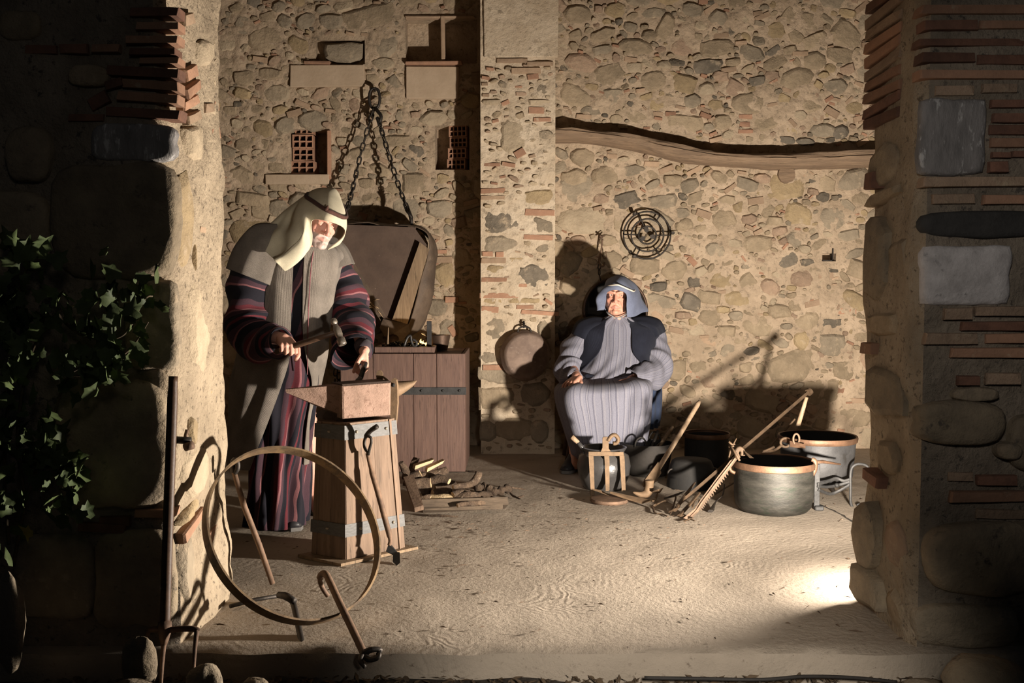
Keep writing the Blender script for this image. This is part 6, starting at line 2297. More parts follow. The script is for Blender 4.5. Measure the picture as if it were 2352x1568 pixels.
# ------------------------------------------------------------------ rocks, ivy, litter
def rock(name, px, py, w, h, y, m, seed, label, group=None):
    c = W(px, py, y)
    rr = np.random.RandomState(seed)
    prof = 14
    mb = MB()
    mb.ell((0, 0, 0), (1, 1, 1), n=22)
    V = np.array([list(v) for v in mb.v])
    d = 1 + 0.16 * fbm(V + seed, 1.3, 3, seed) + 0.05 * fbm(V + seed, 5.0, 2, seed)
    V = V * d[:, None] * np.array([M(w / 2, y), M(w / 2, y) * 0.7, M(h / 2, y)])
    mb.v = [Vector(p) + c for p in V]
    mb.build(name, m, None, label=label, cat='rock', group=group, sharp=60)


rock('rock', 322, 1528, 84, 150, 2.98, FIELD_STONE, 4, 'upright brown rock beside the pitchfork tines')
rock('rock', 18, 1430, 80, 230, 3.0, STONES['grey'], 5, 'tall grey rock under the ivy at the lower left edge')
rock('rock', 2255, 1560, 190, 110, 2.9, FIELD_STONE, 6, 'broad rock in the lower corner below the pale squared block')
rock('rock', 2120, 1590, 110, 60, 2.92, FIELD_STONE, 8, 'low rock at the right end of the step')
rock('rock', 470, 1560, 90, 70, 2.95, STONES['grey'], 9, 'grey rock behind the right pitchfork tine')
rock('rock', 585, 1580, 70, 50, 2.9, FIELD_STONE, 10, 'small rock in the litter below the bent bar')
rock('rock', 300, 1590, 130, 60, 2.85, FIELD_STONE, 12, 'flat rock at the very bottom left of the pitchfork')


def ivy():
    base = W(60, 1250, 3.16)
    t = thing('ivy', 'dark green ivy climbing over the left front wall', 'ivy', base)
    stems = [[(30, 1300), (60, 1150), (110, 1000), (160, 860), (240, 840), (300, 800), (340, 740)], [(60, 1150), (40, 1000), (70, 820), (130, 720), (220, 690), (258, 660)],
             [(20, 1250), (10, 1080), (20, 900), (40, 700), (60, 620), (90, 600)], [(110, 1000), (150, 1050), (170, 1150)], [(160, 860), (200, 860), (260, 842), (310, 800)],
             [(70, 820), (30, 760), (20, 680)], [(130, 720), (190, 770), (280, 770), (330, 690), (350, 680)]]
    pts = []
    for s in stems:
        P = spline([W(x, y, 3.17 - 0.05 * R.random()) for x, y in s], 40)
        mb = MB()
        mb.tube(P, list(np.linspace(0.006, 0.0025, 40)), 6)
        mb.build('stem', STEM, t)
        pts += P[3:]
    shapes = []
    for k in range(6):
        ol = [(0, 0), (0.35, -0.12), (0.55, 0.12), (0.38, 0.34), (0.42, 0.62), (0.16, 0.66), (0, 1.05), (-0.16, 0.66), (-0.42, 0.6), (-0.36, 0.34), (-0.55, 0.1), (-0.33, -0.12)]
        vs = [Vector((x * R.uniform(0.85, 1.1), y * R.uniform(0.9, 1.1), 0.22 * abs(x) + 0.12 * math.sin(y * 3) + R.uniform(-0.03, 0.03))) for x, y in ol] + [Vector((0, 0.4, -0.03))]
        me = bpy.data.meshes.new('leaf')
        me.from_pydata([tuple(v) for v in vs], [], [(i, (i + 1) % 12, 12) for i in range(12)])
        me.polygons.foreach_set('use_smooth', [True] * 12)
        me.materials.append(IVY)
        shapes.append(me)
    off = root_loc(t)
    for i in range(285):
        p = R.choice(pts)
        q = p + Vector((R.gauss(0, 0.035), R.uniform(-0.09, 0.0), R.gauss(0, 0.04)))
        o = bpy.data.objects.new('leaf', R.choice(shapes))
        COL.objects.link(o)
        o.parent = t
        o.location = q - off
        s = R.uniform(0.035, 0.072)
        o.scale = (s, s, s)
        o.rotation_euler = (math.radians(R.uniform(20, 115)), R.gauss(0, 0.5), R.uniform(-1.2, 1.2) + (math.pi if R.random() < 0.5 else 0))
        if i == 0:
            o.location = W(66, 1235, 3.08) - off
            o.rotation_euler = (1.4, 0.8, 2.6)
            o.scale = (0.05, 0.05, 0.05)
            o.material_slots[0].link = 'OBJECT'
            o.material_slots[0].material = IVY_Y
            o['label'] = 'one bright yellow ivy leaf'


ivy()


def litter():
    mb = MB()
    for i in range(1500):
        x, y = R.uniform(-1.5, 2.0), 3.17 - abs(R.gauss(0, 0.18))
        if -1.2 < x < 1.5 and R.random() < 0.3:
            y = 3.17 - abs(R.gauss(0, 0.05))
        z = -0.10 + R.uniform(-0.005, 0.018)
        a, l = R.uniform(0, 6.28), R.uniform(0.008, 0.03)
        d = Vector((math.cos(a), math.sin(a), R.uniform(-0.4, 0.4))) * l
        s = d.cross(Vector((R.uniform(-0.4, 0.4), R.uniform(-0.4, 0.4), 1))).normalized() * l * R.uniform(0.15, 0.5)
        c = Vector((x, y, z))
        mb.add([c - d, c + s, c + d, c - s + Vector((0, 0, 0.004))], [(0, 1, 2), (0, 2, 3)])
    mb.build('leaf_litter', LEAF_DRY, None, smooth=False, label='dry leaves and chips strewn on the dark soil below the step', cat='litter', kind='stuff')
    mb = MB()
    for i in range(620):
        x, y = R.uniform(-1.3, 2.2), R.uniform(3.25, 6.2)
        if R.random() < 0.35:
            x, y = R.gauss(-0.3, 0.35), R.gauss(5.0, 0.4)
        if (x - 1.36) ** 2 + (y - 5.2) ** 2 < 0.07 or (x + 1.05) ** 2 + (y - 4.85) ** 2 < 0.12 or (x + 0.68) ** 2 + (y - 4.4) ** 2 < 0.06 or y > 5.0 and -0.9 < x < 0.05:
            continue
        a, l = R.uniform(0, 6.28), R.uniform(0.003, 0.018) * (1 if R.random() < 0.85 else 1.8)
        d = Vector((math.cos(a), math.sin(a), 0)) * l
        s = d.cross(Vector((0, 0, 1))).normalized() * R.uniform(0.0008, 0.003)
        c = Vector((x, y, 0.004))
        mb.add([c - d, c + s, c + d, c - s, c + Vector((0, 0, R.uniform(0.002, 0.006)))], [(0, 1, 4), (1, 2, 4), (2, 3, 4), (3, 0, 4)])
    mb.build('floor_chips', BARK, None, smooth=False, label='bark chips and bits of straw scattered on the concrete floor', cat='litter', kind='stuff')
    one('cable', lambda m: m.tube(spline([W(1480, 1556, 3.12), W(1600, 1558, 3.1), W(1750, 1560, 3.08), W(1850, 1553, 3.1), W(1960, 1556, 3.12), W(2060, 1566, 3.12)], 40), 0.006, 8), RUBBER,
        'thin black cable lying along the foot of the step', 'cable')


litter()

# ------------------------------------------------------------------ people
def frame(fw, up):
    """matrix of a head or hand: local -y looks along fw, local z along up"""
    fw = Vector(fw).normalized()
    y = -fw
    z = Vector(up)
    z = (z - y * z.dot(y)).normalized()
    x = y.cross(z)
    return Matrix((x, y, z)).transposed()


def head_parts(mb, C, rot, old=False, s=1.0):
    def p(x, y, z):
        return C + rot @ (Vector((x, y, z)) * s)

    def cap(a, ra, b, rb_, flat=None):
        mb.capsule(p(*a), ra * s, p(*b), rb_ * s, 14, flat)

    def ell(c, r):
        mb.ell(p(*c), tuple(v * s for v in r), rot)
    ell((0, 0.012, 0.030), (0.075, 0.092, 0.076))
    ell((0, -0.018, -0.045), (0.061, 0.068, 0.078))
    for k in (-1, 1):
        cap((k * 0.054, 0.01, -0.055), 0.020, (k * 0.018, -0.062, -0.108), 0.016)
        ell((k * 0.041, -0.052, -0.034), (0.017, 0.016, 0.022))
        cap((k * 0.012, -0.086, 0.014), 0.010, (k * 0.036, -0.077, 0.021), 0.010)
        cap((k * 0.036, -0.077, 0.021), 0.010, (k * 0.057, -0.055, 0.012), 0.009)
        ell((k * 0.0125, -0.098, -0.043), (0.0085, 0.011, 0.008))
        ell((k * 0.079, 0.012, -0.012), (0.010, 0.022, 0.033))
        # eyelids
        for (a, b) in ((-42, 0), (0, 42)):
            for zz, rr in ((0.0080, 0.0046) if old else (0.0054, 0.0050), (-0.0102, 0.0042)):
                q = [(k * 0.031 + 0.0145 * math.sin(math.radians(t)), -0.060 - 0.0145 * math.cos(math.radians(t)), zz - abs(math.sin(math.radians(t))) * (0.006 if zz > 0 else -0.006) - 0.001)
                     for t in (a, b)]
                cap(q[0], rr, q[1], rr)
        # folds from the nose to the mouth corners
        cap((k * 0.020, -0.088, -0.040), 0.006, (k * 0.034, -0.066, -0.074), 0.007 if old else 0.006)
        if old:
            cap((k * 0.036, -0.060, -0.080), 0.008, (k * 0.036, -0.050, -0.104), 0.011)
            cap((k * 0.022, -0.079, -0.022), 0.006, (k * 0.042, -0.070, -0.024), 0.006)
    cap((0, -0.084, 0.008), 0.0085, (0, -0.108, -0.034), 0.0105)
    ell((0, -0.106, -0.040), (0.0125, 0.013, 0.011))
    dn = 0.006 if old else 0.0
    for k in (-1, 1):
        cap((0, -0.0865, -0.068), 0.0062, (k * 0.023, -0.076, -0.0725 - dn), 0.0042)
        cap((0, -0.0855, -0.0785), 0.0068, (k * 0.021, -0.075, -0.0745 - dn), 0.0042)
    ell((0, -0.072, -0.106), (0.022, 0.020, 0.018))


def hand_parts(mb, wrist, fdir, pn, curls, spread=0.0, thumb=((0.6, -0.2, 0.3), (0.9, 0.1, 0.4)), side=1, s=1.0, forearm=None):
    """palm, four unequal bent fingers and a thumb; pn = direction the palm faces; side = sign of fdir x pn towards the thumb"""
    f = Vector(fdir).normalized()
    n = Vector(pn)
    n = (n - f * n.dot(f)).normalized()
    t = f.cross(n) * side
    wrist = Vector(wrist)

    def P(a, b, c):
        return wrist + (f * a + t * b + n * c) * s
    for (b, e) in ((0.031, 0.030), (0.011, 0.012), (-0.010, -0.008), (-0.029, -0.024)):
        mb.capsule(P(0.006, e * 0.75, 0), 0.0165 * s, P(0.088 - 0.006 * (b < -0.02), b, 0), 0.0115 * s, 12)
    mb.capsule(P(0.012, 0.022, 0.008), 0.017 * s, P(0.045, 0.030, 0.010), 0.014 * s, 12)
    mb.capsule(P(0.012, -0.020, 0.008), 0.015 * s, P(0.05, -0.024, 0.006), 0.013 * s, 12)
    L = (0.073, 0.081, 0.075, 0.058)
    for i, (b, ln) in enumerate(zip((0.031, 0.011, -0.010, -0.029), L)):
        c = curls[i] if isinstance(curls[0], (list, tuple)) else curls
        ang = 0.0
        pos = P(0.090 - (0.008 if i == 3 else 0.003 if i != 1 else 0), b, -0.002)
        sp = spread * (1.5 - i)
        r = (0.0094, 0.0096, 0.0090, 0.0080)[i]
        for k, (fr, cu) in enumerate(zip((0.46, 0.30, 0.24), c)):
            ang += math.radians(cu)
            d = (f * math.cos(ang) + n * math.sin(ang) + t * sp).normalized()
            nx = pos + d * ln * fr * s
            mb.capsule(pos, r * s, nx, r * 0.93 * s, 10)
            pos = nx
            r *= 0.93
    pos = P(0.022, 0.030, 0.010)
    r = 0.0125
    for (v, ln) in zip(thumb, (0.042, 0.032, 0.026)):
        d = (f * v[0] + t * v[1] + n * v[2]).normalized()
        nx = pos + d * ln * s
        mb.capsule(pos, r * s, nx, r * 0.9 * s, 10)
        pos = nx
        r *= 0.9
    if forearm is not None:
        mb.capsule(forearm, 0.040 * s, wrist, 0.026 * s, 14, (n, 0.8))


def body_mesh(t, mb, C, rot, s, lips, beard=False, voxel=0.0036, cheek=(0.62, 0.30, 0.22), base=(0.60, 0.335, 0.245), sharp_zone=None):
    """fuse everything into one continuous skin and colour it"""
    me = mb.mesh('body_raw', Vector((0, 0, 0)), True, fix=True)
    o = bpy.data.objects.new('body_raw', me)
    COL.objects.link(o)
    md = o.modifiers.new('fuse', 'REMESH')
    md.mode = 'VOXEL'
    md.voxel_size = voxel
    sm = o.modifiers.new('soft', 'SMOOTH')
    sm.factor = 0.5
    sm.iterations = 5
    dg = bpy.context.evaluated_depsgraph_get()
    dg.update()
    out = bpy.data.meshes.new_from_object(o.evaluated_get(dg))
    bpy.data.objects.remove(o)
    out.name = 'body'
    n = len(out.vertices)
    co = np.empty(n * 3)
    out.vertices.foreach_get('co', co)
    co = co.reshape(-1, 3)
    inv = np.array(rot.inverted())
    loc = ((co - np.array(C)) @ inv.T) / s
    x, y, z = loc.T
    col = np.tile(np.array([*base, 1.0]), (n, 1))

    def blend(w, c):
        col[:, :3] = col[:, :3] * (1 - w[:, None]) + np.array(c) * w[:, None]
    face = (np.abs(x) < 0.09) & (y < 0.03) & (z > -0.15) & (z < 0.1)
    blend(np.where(face, np.exp(-((np.abs(x) - 0.045) / 0.022) ** 2 - ((z + 0.035) / 0.028) ** 2), 0) * 0.6, cheek)
    blend(np.where(face & (y < -0.085), np.exp(-(x / 0.016) ** 2 - ((z + 0.04) / 0.02) ** 2), 0) * 0.6, cheek)
    blend(np.where(face & (y < -0.068), np.exp(-(x / 0.022) ** 4 - ((z + 0.0735 + lips) / 0.0085) ** 4), 0) * 0.75, (0.50, 0.20, 0.165))
    # redder skin round the eyes, with shading of the sockets painted in
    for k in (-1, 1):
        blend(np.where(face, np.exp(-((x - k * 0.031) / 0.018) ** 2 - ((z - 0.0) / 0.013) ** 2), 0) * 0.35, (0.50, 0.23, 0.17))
    if beard:
        jaw = face & (z < -0.048)
        line = np.exp(-(x / 0.030) ** 4 - ((z + 0.0735) / 0.009) ** 4)
        w = np.where(jaw, np.clip((-0.045 - z) / 0.014, 0, 1), 0) * (1 - 0.85 * line)
        w = np.maximum(w, np.where(face & (y < -0.06), np.exp(-(x / 0.032) ** 4 - ((z + 0.058) / 0.006) ** 2), 0) * 0.9)
        blend(w * 0.75, (0.50, 0.45, 0.41))
    off = root_loc(t)
    co -= np.array(off)
    out.vertices.foreach_set('co', co.ravel())
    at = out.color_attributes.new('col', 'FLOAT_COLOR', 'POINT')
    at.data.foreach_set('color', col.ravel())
    out.polygons.foreach_set('use_smooth', [True] * len(out.polygons))
    out.materials.clear()
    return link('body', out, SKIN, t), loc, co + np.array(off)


def eyes(t, C, rot, s, look):
    for k in (-1, 1):
        c = C + rot @ (Vector((k * 0.031, -0.0635, -0.001)) * s)
        mb = MB()
        mb.ell(c, (0.0118 * s,) * 3, n=16)
        e = mb.build('eye', EYE_W, t)
        d = (rot @ Vector(look)).normalized()
        mb = MB()
        q = d.to_track_quat('Z', 'Y').to_matrix()
        mb.lathe([(0.0001, 0.0029 * s), (0.004 * s, 0.0024 * s), (0.0066 * s, 0.0006 * s)], c + d * (0.0101 * s), 14, rot=q)
        mb.build('iris', IRIS, e)


def hairs(name, t, C, rot, s, roots, ln, m, rad=0.0006):
    """short bristles: roots = [(local point, local direction)]"""
    mb = MB()
    for (p, d) in roots:
        a = C + rot @ (Vector(p) * s)
        v = (rot @ Vector(d)).normalized()
        w = v.cross(Vector((0.3, 0.5, 0.8))).normalized() * rad
        u = v.cross(w)
        e = a + v * ln * R.uniform(0.6, 1.3) * s
        mb.add([a + w, a - w * 0.5 + u * rad / abs(rad) * 0.0005, a - w, e], [(0, 1, 3), (1, 2, 3), (2, 0, 3)])
    o = mb.build(name, m, t)
    return o


# ------------------------------------------------------------------ the smith at the anvil
NAVY_BLACK = (0.012, 0.011, 0.015)
DKRED = (0.085, 0.017, 0.022)
PLUM = (0.05, 0.026, 0.033)
PINK = (0.19, 0.08, 0.083)
STRIPES = [(0.0, NAVY_BLACK), (0.17, PLUM), (0.27, DKRED), (0.36, PINK), (0.40, PLUM), (0.50, NAVY_BLACK), (0.62, DKRED), (0.70, NAVY_BLACK), (0.80, PLUM), (0.90, PINK), (0.935, NAVY_BLACK)]
ROBE_M = cloth('striped_robe', STRIPES, 5, 'u', warp=0.05, warp_scale=3, slant=0.16)
SLEEVE_M = cloth('striped_sleeve', STRIPES, 3, 'v', warp=0.05, warp_scale=5, slant=0.03)
VEST_M = cloth('ribbed_vest', None, base=(0.235, 0.20, 0.165), base2=(0.17, 0.145, 0.12), rib=330, bump=0.0014)
SCARF_M = cloth('cream_linen', None, base=(0.56, 0.50, 0.36), base2=(0.45, 0.40, 0.285), bump=0.0007, var=0.10)
BAND_M = cloth('brown_band', None, base=(0.075, 0.035, 0.026), base2=(0.045, 0.022, 0.017))
SHOE_M = mat('shoe_leather', (0.035, 0.032, 0.034), (0.02, 0.019, 0.02), 20, 0.45, 0.0006, 80)
SOLE_M = mat('shoe_sole', (0.14, 0.13, 0.12), (0.09, 0.085, 0.08), 20, 0.8, 0.0006, 80)


def shoe(t, heel, d, s=1.0):
    d = Vector(d).normalized()
    z = Vector((0, 0, 1))
    sd = d.cross(z)
    mb = MB()
    net = []
    for (f, w, h) in ((-0.02, 0.020, 0.05), (0.0, 0.034, 0.085), (0.05, 0.036, 0.10), (0.11, 0.042, 0.075), (0.18, 0.048, 0.052), (0.24, 0.042, 0.042), (0.275, 0.022, 0.030)):
        c = Vector(heel) + d * f * s
        ring_ = [c + sd * (math.cos(a) * w * s) + z * ((0.016 + max(0, math.sin(a)) * h) * s) for a in [2 * math.pi * k / 14 for k in range(14)]]
        net.append(ring_)
    vs = [p for r_ in net for p in r_]
    fs = [(i * 14 + j, i * 14 + (j + 1) % 14, (i + 1) * 14 + (j + 1) % 14, (i + 1) * 14 + j) for i in range(6) for j in range(14)]
    fs += [tuple(range(14))[::-1], tuple(6 * 14 + j for j in range(14))]
    mb.add(vs, fs)
    o = mb.build('shoe', SHOE_M, t)
    mb = MB()
    pts = []
    for (f, w) in ((-0.024, 0.022), (0.0, 0.037), (0.1, 0.042), (0.18, 0.051), (0.24, 0.045), (0.28, 0.024)):
        for k in (-1, 1):
            for h in (0.002, 0.02):
                pts.append(Vector(heel) + d * f * s + sd * k * w * s + z * h * s)
    mb.hull(pts)
    mb.build('sole', SOLE_M, o, smooth=False)


def smith():
    def w(x, y, d):      # the man stands a touch nearer than first measured
        return W(x, y, d - 0.06)

    foot = FL(650, 1205)
    t = thing('person', 'standing man in cream headscarf and striped robe raising a hammer over the anvil', 'person', (foot.x, foot.y, 0))
    fw, up = (0.50, -0.80, -0.34), (0.36, -0.25, 0.90)
    rot = frame(fw, up)
    s = 1.0
    eye = w(752, 514, 4.60)
    C = eye - rot @ Vector((0, -0.075, 0.0))
    mb = MB()
    head_parts(mb, C, rot, False, s)
    hip, chest, neck = w(628, 830, 4.98), w(672, 650, 4.92), w(712, 560, 4.80)
    mb.capsule(C + rot @ Vector((0, 0.03, -0.05)), 0.055, neck, 0.058)
    mb.capsule(neck, 0.06, chest, 0.13, flat=((0, 1, 0), 0.75))
    mb.capsule(chest, 0.14, hip, 0.145, flat=((0, 1, 0), 0.75))
    sr, sl = w(605, 590, 4.82), w(758, 592, 5.0)
    mb.capsule(sr, 0.058, chest, 0.10, flat=((0, 1, 0), 0.8))
    mb.capsule(sl, 0.055, chest, 0.10, flat=((0, 1, 0), 0.8))
    er, el = w(577, 766, 4.76), w(812, 720, 4.98)
    wr, wl = w(652, 778, 4.58), w(836, 804, 4.68)
    mb.capsule(sr, 0.055, er, 0.043)
    mb.capsule(er, 0.043, wr, 0.027)
    mb.capsule(sl, 0.053, el, 0.042)
    mb.capsule(el, 0.042, wl, 0.027)
    for kx, ky in ((-0.09, 0.0), (0.09, 0.05)):
        h = hip + Vector((kx, 0, -0.02))
        kn = Vector((foot.x + kx * 1.0, foot.y + 0.10 + ky, 0.47))
        an = Vector((foot.x + kx * 1.2, foot.y + 0.12 + ky * 2, 0.09))
        mb.capsule(h, 0.085, kn, 0.058)
        mb.capsule(kn, 0.058, an, 0.038)
        mb.capsule(an, 0.036, an + Vector((0.05, -0.12, -0.05)), 0.028)
    # right hand closed round the hammer shaft, left hand holding the chisel
    hand_parts(mb, wr, (0.42, -0.86, -0.28), (0.12, -0.30, -0.95), (62, 88, 62), 0.02, ((0.6, 0.5, 0.4), (0.75, -0.05, 0.65), (0.4, -0.55, 0.75)), 1, 1.02)
    hand_parts(mb, wl, (0.10, -0.22, -0.97), (-0.93, -0.30, 0.0), (48, 82, 55), 0.02, ((0.75, 0.35, 0.6), (0.85, -0.2, 0.5), (0.8, -0.3, 0.3)), -1, 1.0)
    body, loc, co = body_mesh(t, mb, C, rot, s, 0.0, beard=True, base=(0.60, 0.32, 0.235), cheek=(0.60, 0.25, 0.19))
    eyes(t, C, rot, s, (0.05, -0.9, -0.45))
    # beard bristles on the jaw
    jaw = (np.abs(loc[:, 0]) < 0.075) & (loc[:, 1] < 0.005) & (loc[:, 2] < -0.052) & (loc[:, 2] > -0.128)
    jaw &= ~((np.abs(loc[:, 0]) < 0.024) & (np.abs(loc[:, 2] + 0.0735) < 0.009))
    ids = np.nonzero(jaw)[0]
    rs = random.Random(5)
    roots = [(tuple(loc[i]), (loc[i][0] * 0.8, -0.05 + loc[i][1] * 0.5, -0.06)) for i in rs.sample(list(ids), min(1500, len(ids)))]
    hairs('beard', t, C, rot, s, roots, 0.006, HAIR_G, 0.00032)
    for k in (-1, 1):
        rts = [((k * (0.012 + 0.042 * f), -0.094 + 0.030 * f * f, 0.019 + 0.006 * math.sin(f * 3) + rs.uniform(-0.003, 0.003)), (k * 0.8, -0.35, 0.35)) for f in [rs.random() for _ in range(90)]]
        hairs('eyebrow', t, C, rot, s, rts, 0.008, BROW_M)

    # ---- robe
    def rg(py, cx, hw, d, hd, a0=-180, a1=180, n=18, wrap=True, sq=2.1):
        return ring(w(cx, py, d), M(hw, d), hd, a0, a1, n, sq, wrap)
    net = [rg(556, 715, 34, 4.80, 0.07), rg(585, 690, 78, 4.87, 0.12), rg(640, 676, 88, 4.91, 0.145), rg(720, 664, 86, 4.94, 0.155), rg(800, 652, 84, 4.96, 0.165), rg(880, 651, 80, 4.97, 0.175),
           rg(960, 652, 66, 4.97, 0.18), rg(1040, 648, 60, 4.96, 0.18), rg(1120, 642, 62, 4.95, 0.18), rg(1197, 638, 66, 4.94, 0.19)]

    def fold(U, V, P):
        lo = np.clip((V - 0.35) / 0.5, 0, 1)
        return lo * (0.016 * np.sin(U * 2 * math.pi * 9 + 3 * np.sin(V * 4)) + 0.010 * np.sin(U * 2 * math.pi * 17 + 5 * V)) + 0.004 * np.sin(U * 40 + V * 9)
    surf('robe', net, 200, 90, ROBE_M, t, wrap=True, fold=fold)
    # ---- long open vest
    vr = [(560, 712, 48, 4.81, 0.095, -2, 12), (580, 694, 88, 4.86, 0.14, -2, 12), (610, 686, 98, 4.89, 0.165, 2, 15), (680, 674, 97, 4.92, 0.185, 8, 22), (760, 656, 98, 4.94, 0.195, 17, 34),
          (820, 646, 98, 4.95, 0.20, 21, 46), (880, 634, 98, 4.96, 0.21, 18, 66), (960, 624, 92, 4.96, 0.215, 8, 72), (1020, 620, 90, 4.95, 0.215, -3, 72), (1062, 618, 90, 4.95, 0.215, -12, 72)]
    net = [rg(py, cx, hw, d, hd, r1, 360 + l1, 22, False) for (py, cx, hw, d, hd, l1, r1) in vr]

    def fold(U, V, P):
        lo = np.clip((V - 0.12) / 0.4, 0, 1)
        return lo * (0.007 * np.sin(U * 2 * math.pi * 11 + 2 * V) + 0.006 * np.sin(U * 2 * math.pi * 6 - 3 * V + 1)) + 0.003 * np.sin(U * 70 + V * 6)
    surf('vest', net, 210, 80, VEST_M, t, fold=fold, thick=0.006)
    # collar edging of the robe in the opening
    mb = MB()
    mb.tube(spline([w(720, 575, 4.73), w(714, 620, 4.735), w(709, 700, 4.755), w(707, 780, 4.765), w(706, 860, 4.785)], 30), 0.0025, 6)
    mb.build('robe_edging', cloth('edging', None, base=(0.22, 0.09, 0.095)), t)

    # ---- sleeves
    def sfold(ph, k=1.0):
        def f(U, V, P):
            return k * (0.010 * np.sin(V * 24 + 2.2 * np.sin(U * 6.28 + ph)) * np.sin(V * 3.1) + 0.006 * np.sin(V * 43 + 3 * np.cos(U * 6.28 + ph))) + 0.003 * np.sin(U * 19 + V * 8)
        return f
    path = [(w(618, 570, 4.84), .09, .11), (w(595, 612, 4.83), .112, .125), (w(575, 665, 4.81), .102, .12), (w(568, 720, 4.79), .10, .115), (w(576, 766, 4.76), .106, .112),
            (w(602, 788, 4.70), .100, .085), (w(630, 788, 4.64), .082, .07), (w(648, 782, 4.60), .062, .056)]
    surf('sleeve', sweep_rings(path, 16), 80, 90, SLEEVE_M, t, wrap=True, fold=sfold(0.5), thick=0.006)
    path = [(w(748, 574, 4.98), .07, .09), (w(772, 612, 4.99), .080, .10), (w(791, 660, 4.99), .084, .10), (w(806, 712, 4.97), .090, .10), (w(814, 758, 4.89), .092, .095),
            (w(812, 792, 4.80), .090, .09), (w(805, 812, 4.74), .094, .09)]
    net = sweep_rings(path, 16)
    for k in range(16):      # the wide cuff hangs lower on its inner side
        net[-1][k].z += (net[-1][k].x - w(805, 812, 4.74).x) * 0.30
    surf('sleeve', net, 80, 90, SLEEVE_M, t, wrap=True, fold=sfold(2.0), thick=0.006)
    # cap sleeves of the vest
    path = [(w(652, 556, 4.84), .09, .12), (w(622, 566, 4.83), .125, .135), (w(598, 596, 4.83), .132, .145), (w(580, 640, 4.82), .130, .142)]
    net = sweep_rings(path, 16)
    surf('vest_shoulder', net, 80, 30, VEST_M, t, wrap=True, fold=lambda U, V, P: 0.004 * np.sin(U * 50), thick=0.006)
    path = [(w(734, 566, 4.95), .08, .10), (w(760, 590, 4.95), .086, .108), (w(774, 622, 4.95), .088, .108)]
    surf('vest_shoulder', sweep_rings(path, 16), 80, 26, VEST_M, t, wrap=True, fold=lambda U, V, P: 0.004 * np.sin(U * 50 + 2), thick=0.006)
    # knitted cuff of the jumper below the left sleeve
    mb = MB()
    d = (wl - el).normalized()
    mb.tube([wl - d * 0.05, wl - d * 0.02, wl + d * 0.004], [0.040, 0.037, 0.034], 18)
    mb.build('cuff', cloth('jumper_cuff', None, base=(0.05, 0.04, 0.045)), t)

    # ---- headscarf
    v0 = [(650, 613, 4.62), (702, 574, 4.60), (715, 545, 4.585), (717, 507, 4.565), (748, 507, 4.505), (789, 523, 4.55), (787, 545, 4.64), (752, 573, 4.70)]
    v1 = [(632, 598, 4.56), (676, 560, 4.535), (694, 528, 4.535), (704, 490, 4.58), (750, 488, 4.505), (790, 496, 4.57), (793, 532, 4.70), (778, 562, 4.76)]
    v2 = [(612, 578, 4.71), (646, 545, 4.70), (668, 510, 4.71), (690, 466, 4.68), (748, 450, 4.59), (783, 464, 4.67), (790, 515, 4.78), (782, 555, 4.82)]
    v3 = [(583, 541, 4.80), (612, 520, 4.80), (652, 488, 4.79), (702, 447, 4.76), (745, 431, 4.69), (772, 442, 4.76), (776, 500, 4.86), (770, 545, 4.89)]
    v4 = [(600, 545, 4.97), (630, 520, 4.96), (672, 490, 4.93), (714, 456, 4.89), (738, 448, 4.85), (750, 470, 4.90), (748, 520, 4.95), (740, 550, 4.98)]
    net = [[w(*q) for q in r_] for r_ in (v0, v1, v2, v3, v4)]

    def fold(U, V, P):
        side = np.clip((0.42 - U) / 0.3, 0, 1) * np.clip(1.2 - V, 0, 1)
        return side * (0.024 * np.sin(V * 13 + U * 9) + 0.010 * np.sin(V * 29 - U * 12)) + 0.003 * np.sin(U * 34 + V * 5) * np.sin(V * 3.14)
    surf('headscarf', net, 130, 70, SCARF_M, t, fold=fold, thick=0.005)
    band = [(703, 449, 4.655), (722, 464, 4.56), (748, 481, 4.468), (770, 491, 4.488), (789, 499, 4.545), (795, 494, 4.63), (778, 462, 4.86), (730, 444, 4.86)]
    mb = MB()
    A = np.array([list(w(*q)) for q in band])
    P = [Vector(p) for p in cat_w(8, 60, True) @ A]
    mb.tube(P, 0.0095, 8, close=True, flat=((0.3, -0.5, 0.85), 1.0))
    hb = mb.build('headband', BAND_M, t)
    mb = MB()
    k = w(750, 480, 4.462)
    mb.capsule(k, 0.011, k + Vector((0.006, -0.004, 0.012)), 0.004, 8)
    mb.build('knot', BAND_M, hb)
    shoe(t, FL(638, 1206) + Vector((0, 0.12, 0)), (0.42, -0.9, 0))
    shoe(t, FL(690, 1176) + Vector((-0.02, 0.12, 0)), (0.65, -0.75, 0))

    # ---- hammer in the right hand
    a, b = W(640, 806, 4.465), W(776, 762, 4.41)
    ht = thing('hammer', 'short wooden handled hammer held in the standing man\'s raised hand', 'hammer', a)
    d = (b - a).normalized()
    mb = MB()
    mb.tube([a - d * 0.015, a.lerp(b, 0.35), a.lerp(b, 0.7), b + d * 0.012], [0.0125, 0.0135, 0.012, 0.010], 12, flat=((0, 1, 0), 0.8))
    mb.build('handle', HANDLE_D, ht)
    ha = (W(783, 790, 4.40) - W(762, 734, 4.43)).normalized()
    mb = MB()
    pts, rs_ = [], []
    for f, r in ((-0.066, 0.004), (-0.063, 0.011), (-0.054, 0.0155), (-0.044, 0.015), (-0.036, 0.010), (-0.026, 0.0125), (-0.012, 0.0175), (0.014, 0.0175), (0.024, 0.014), (0.032, 0.0165), (0.036, 0.0195), (0.060, 0.0195),
                 (0.063, 0.0175)):
        pts.append(b + ha * f)
        rs_.append(r)
    mb.tube(pts, rs_, 18)
    mb.build('head', HAMMER_M, ht, sharp=40)
    # ---- chisel in the left hand
    c0, c1, c2 = W(838, 838, 4.56), W(828, 868, 4.50), W(822, 880, 4.48)
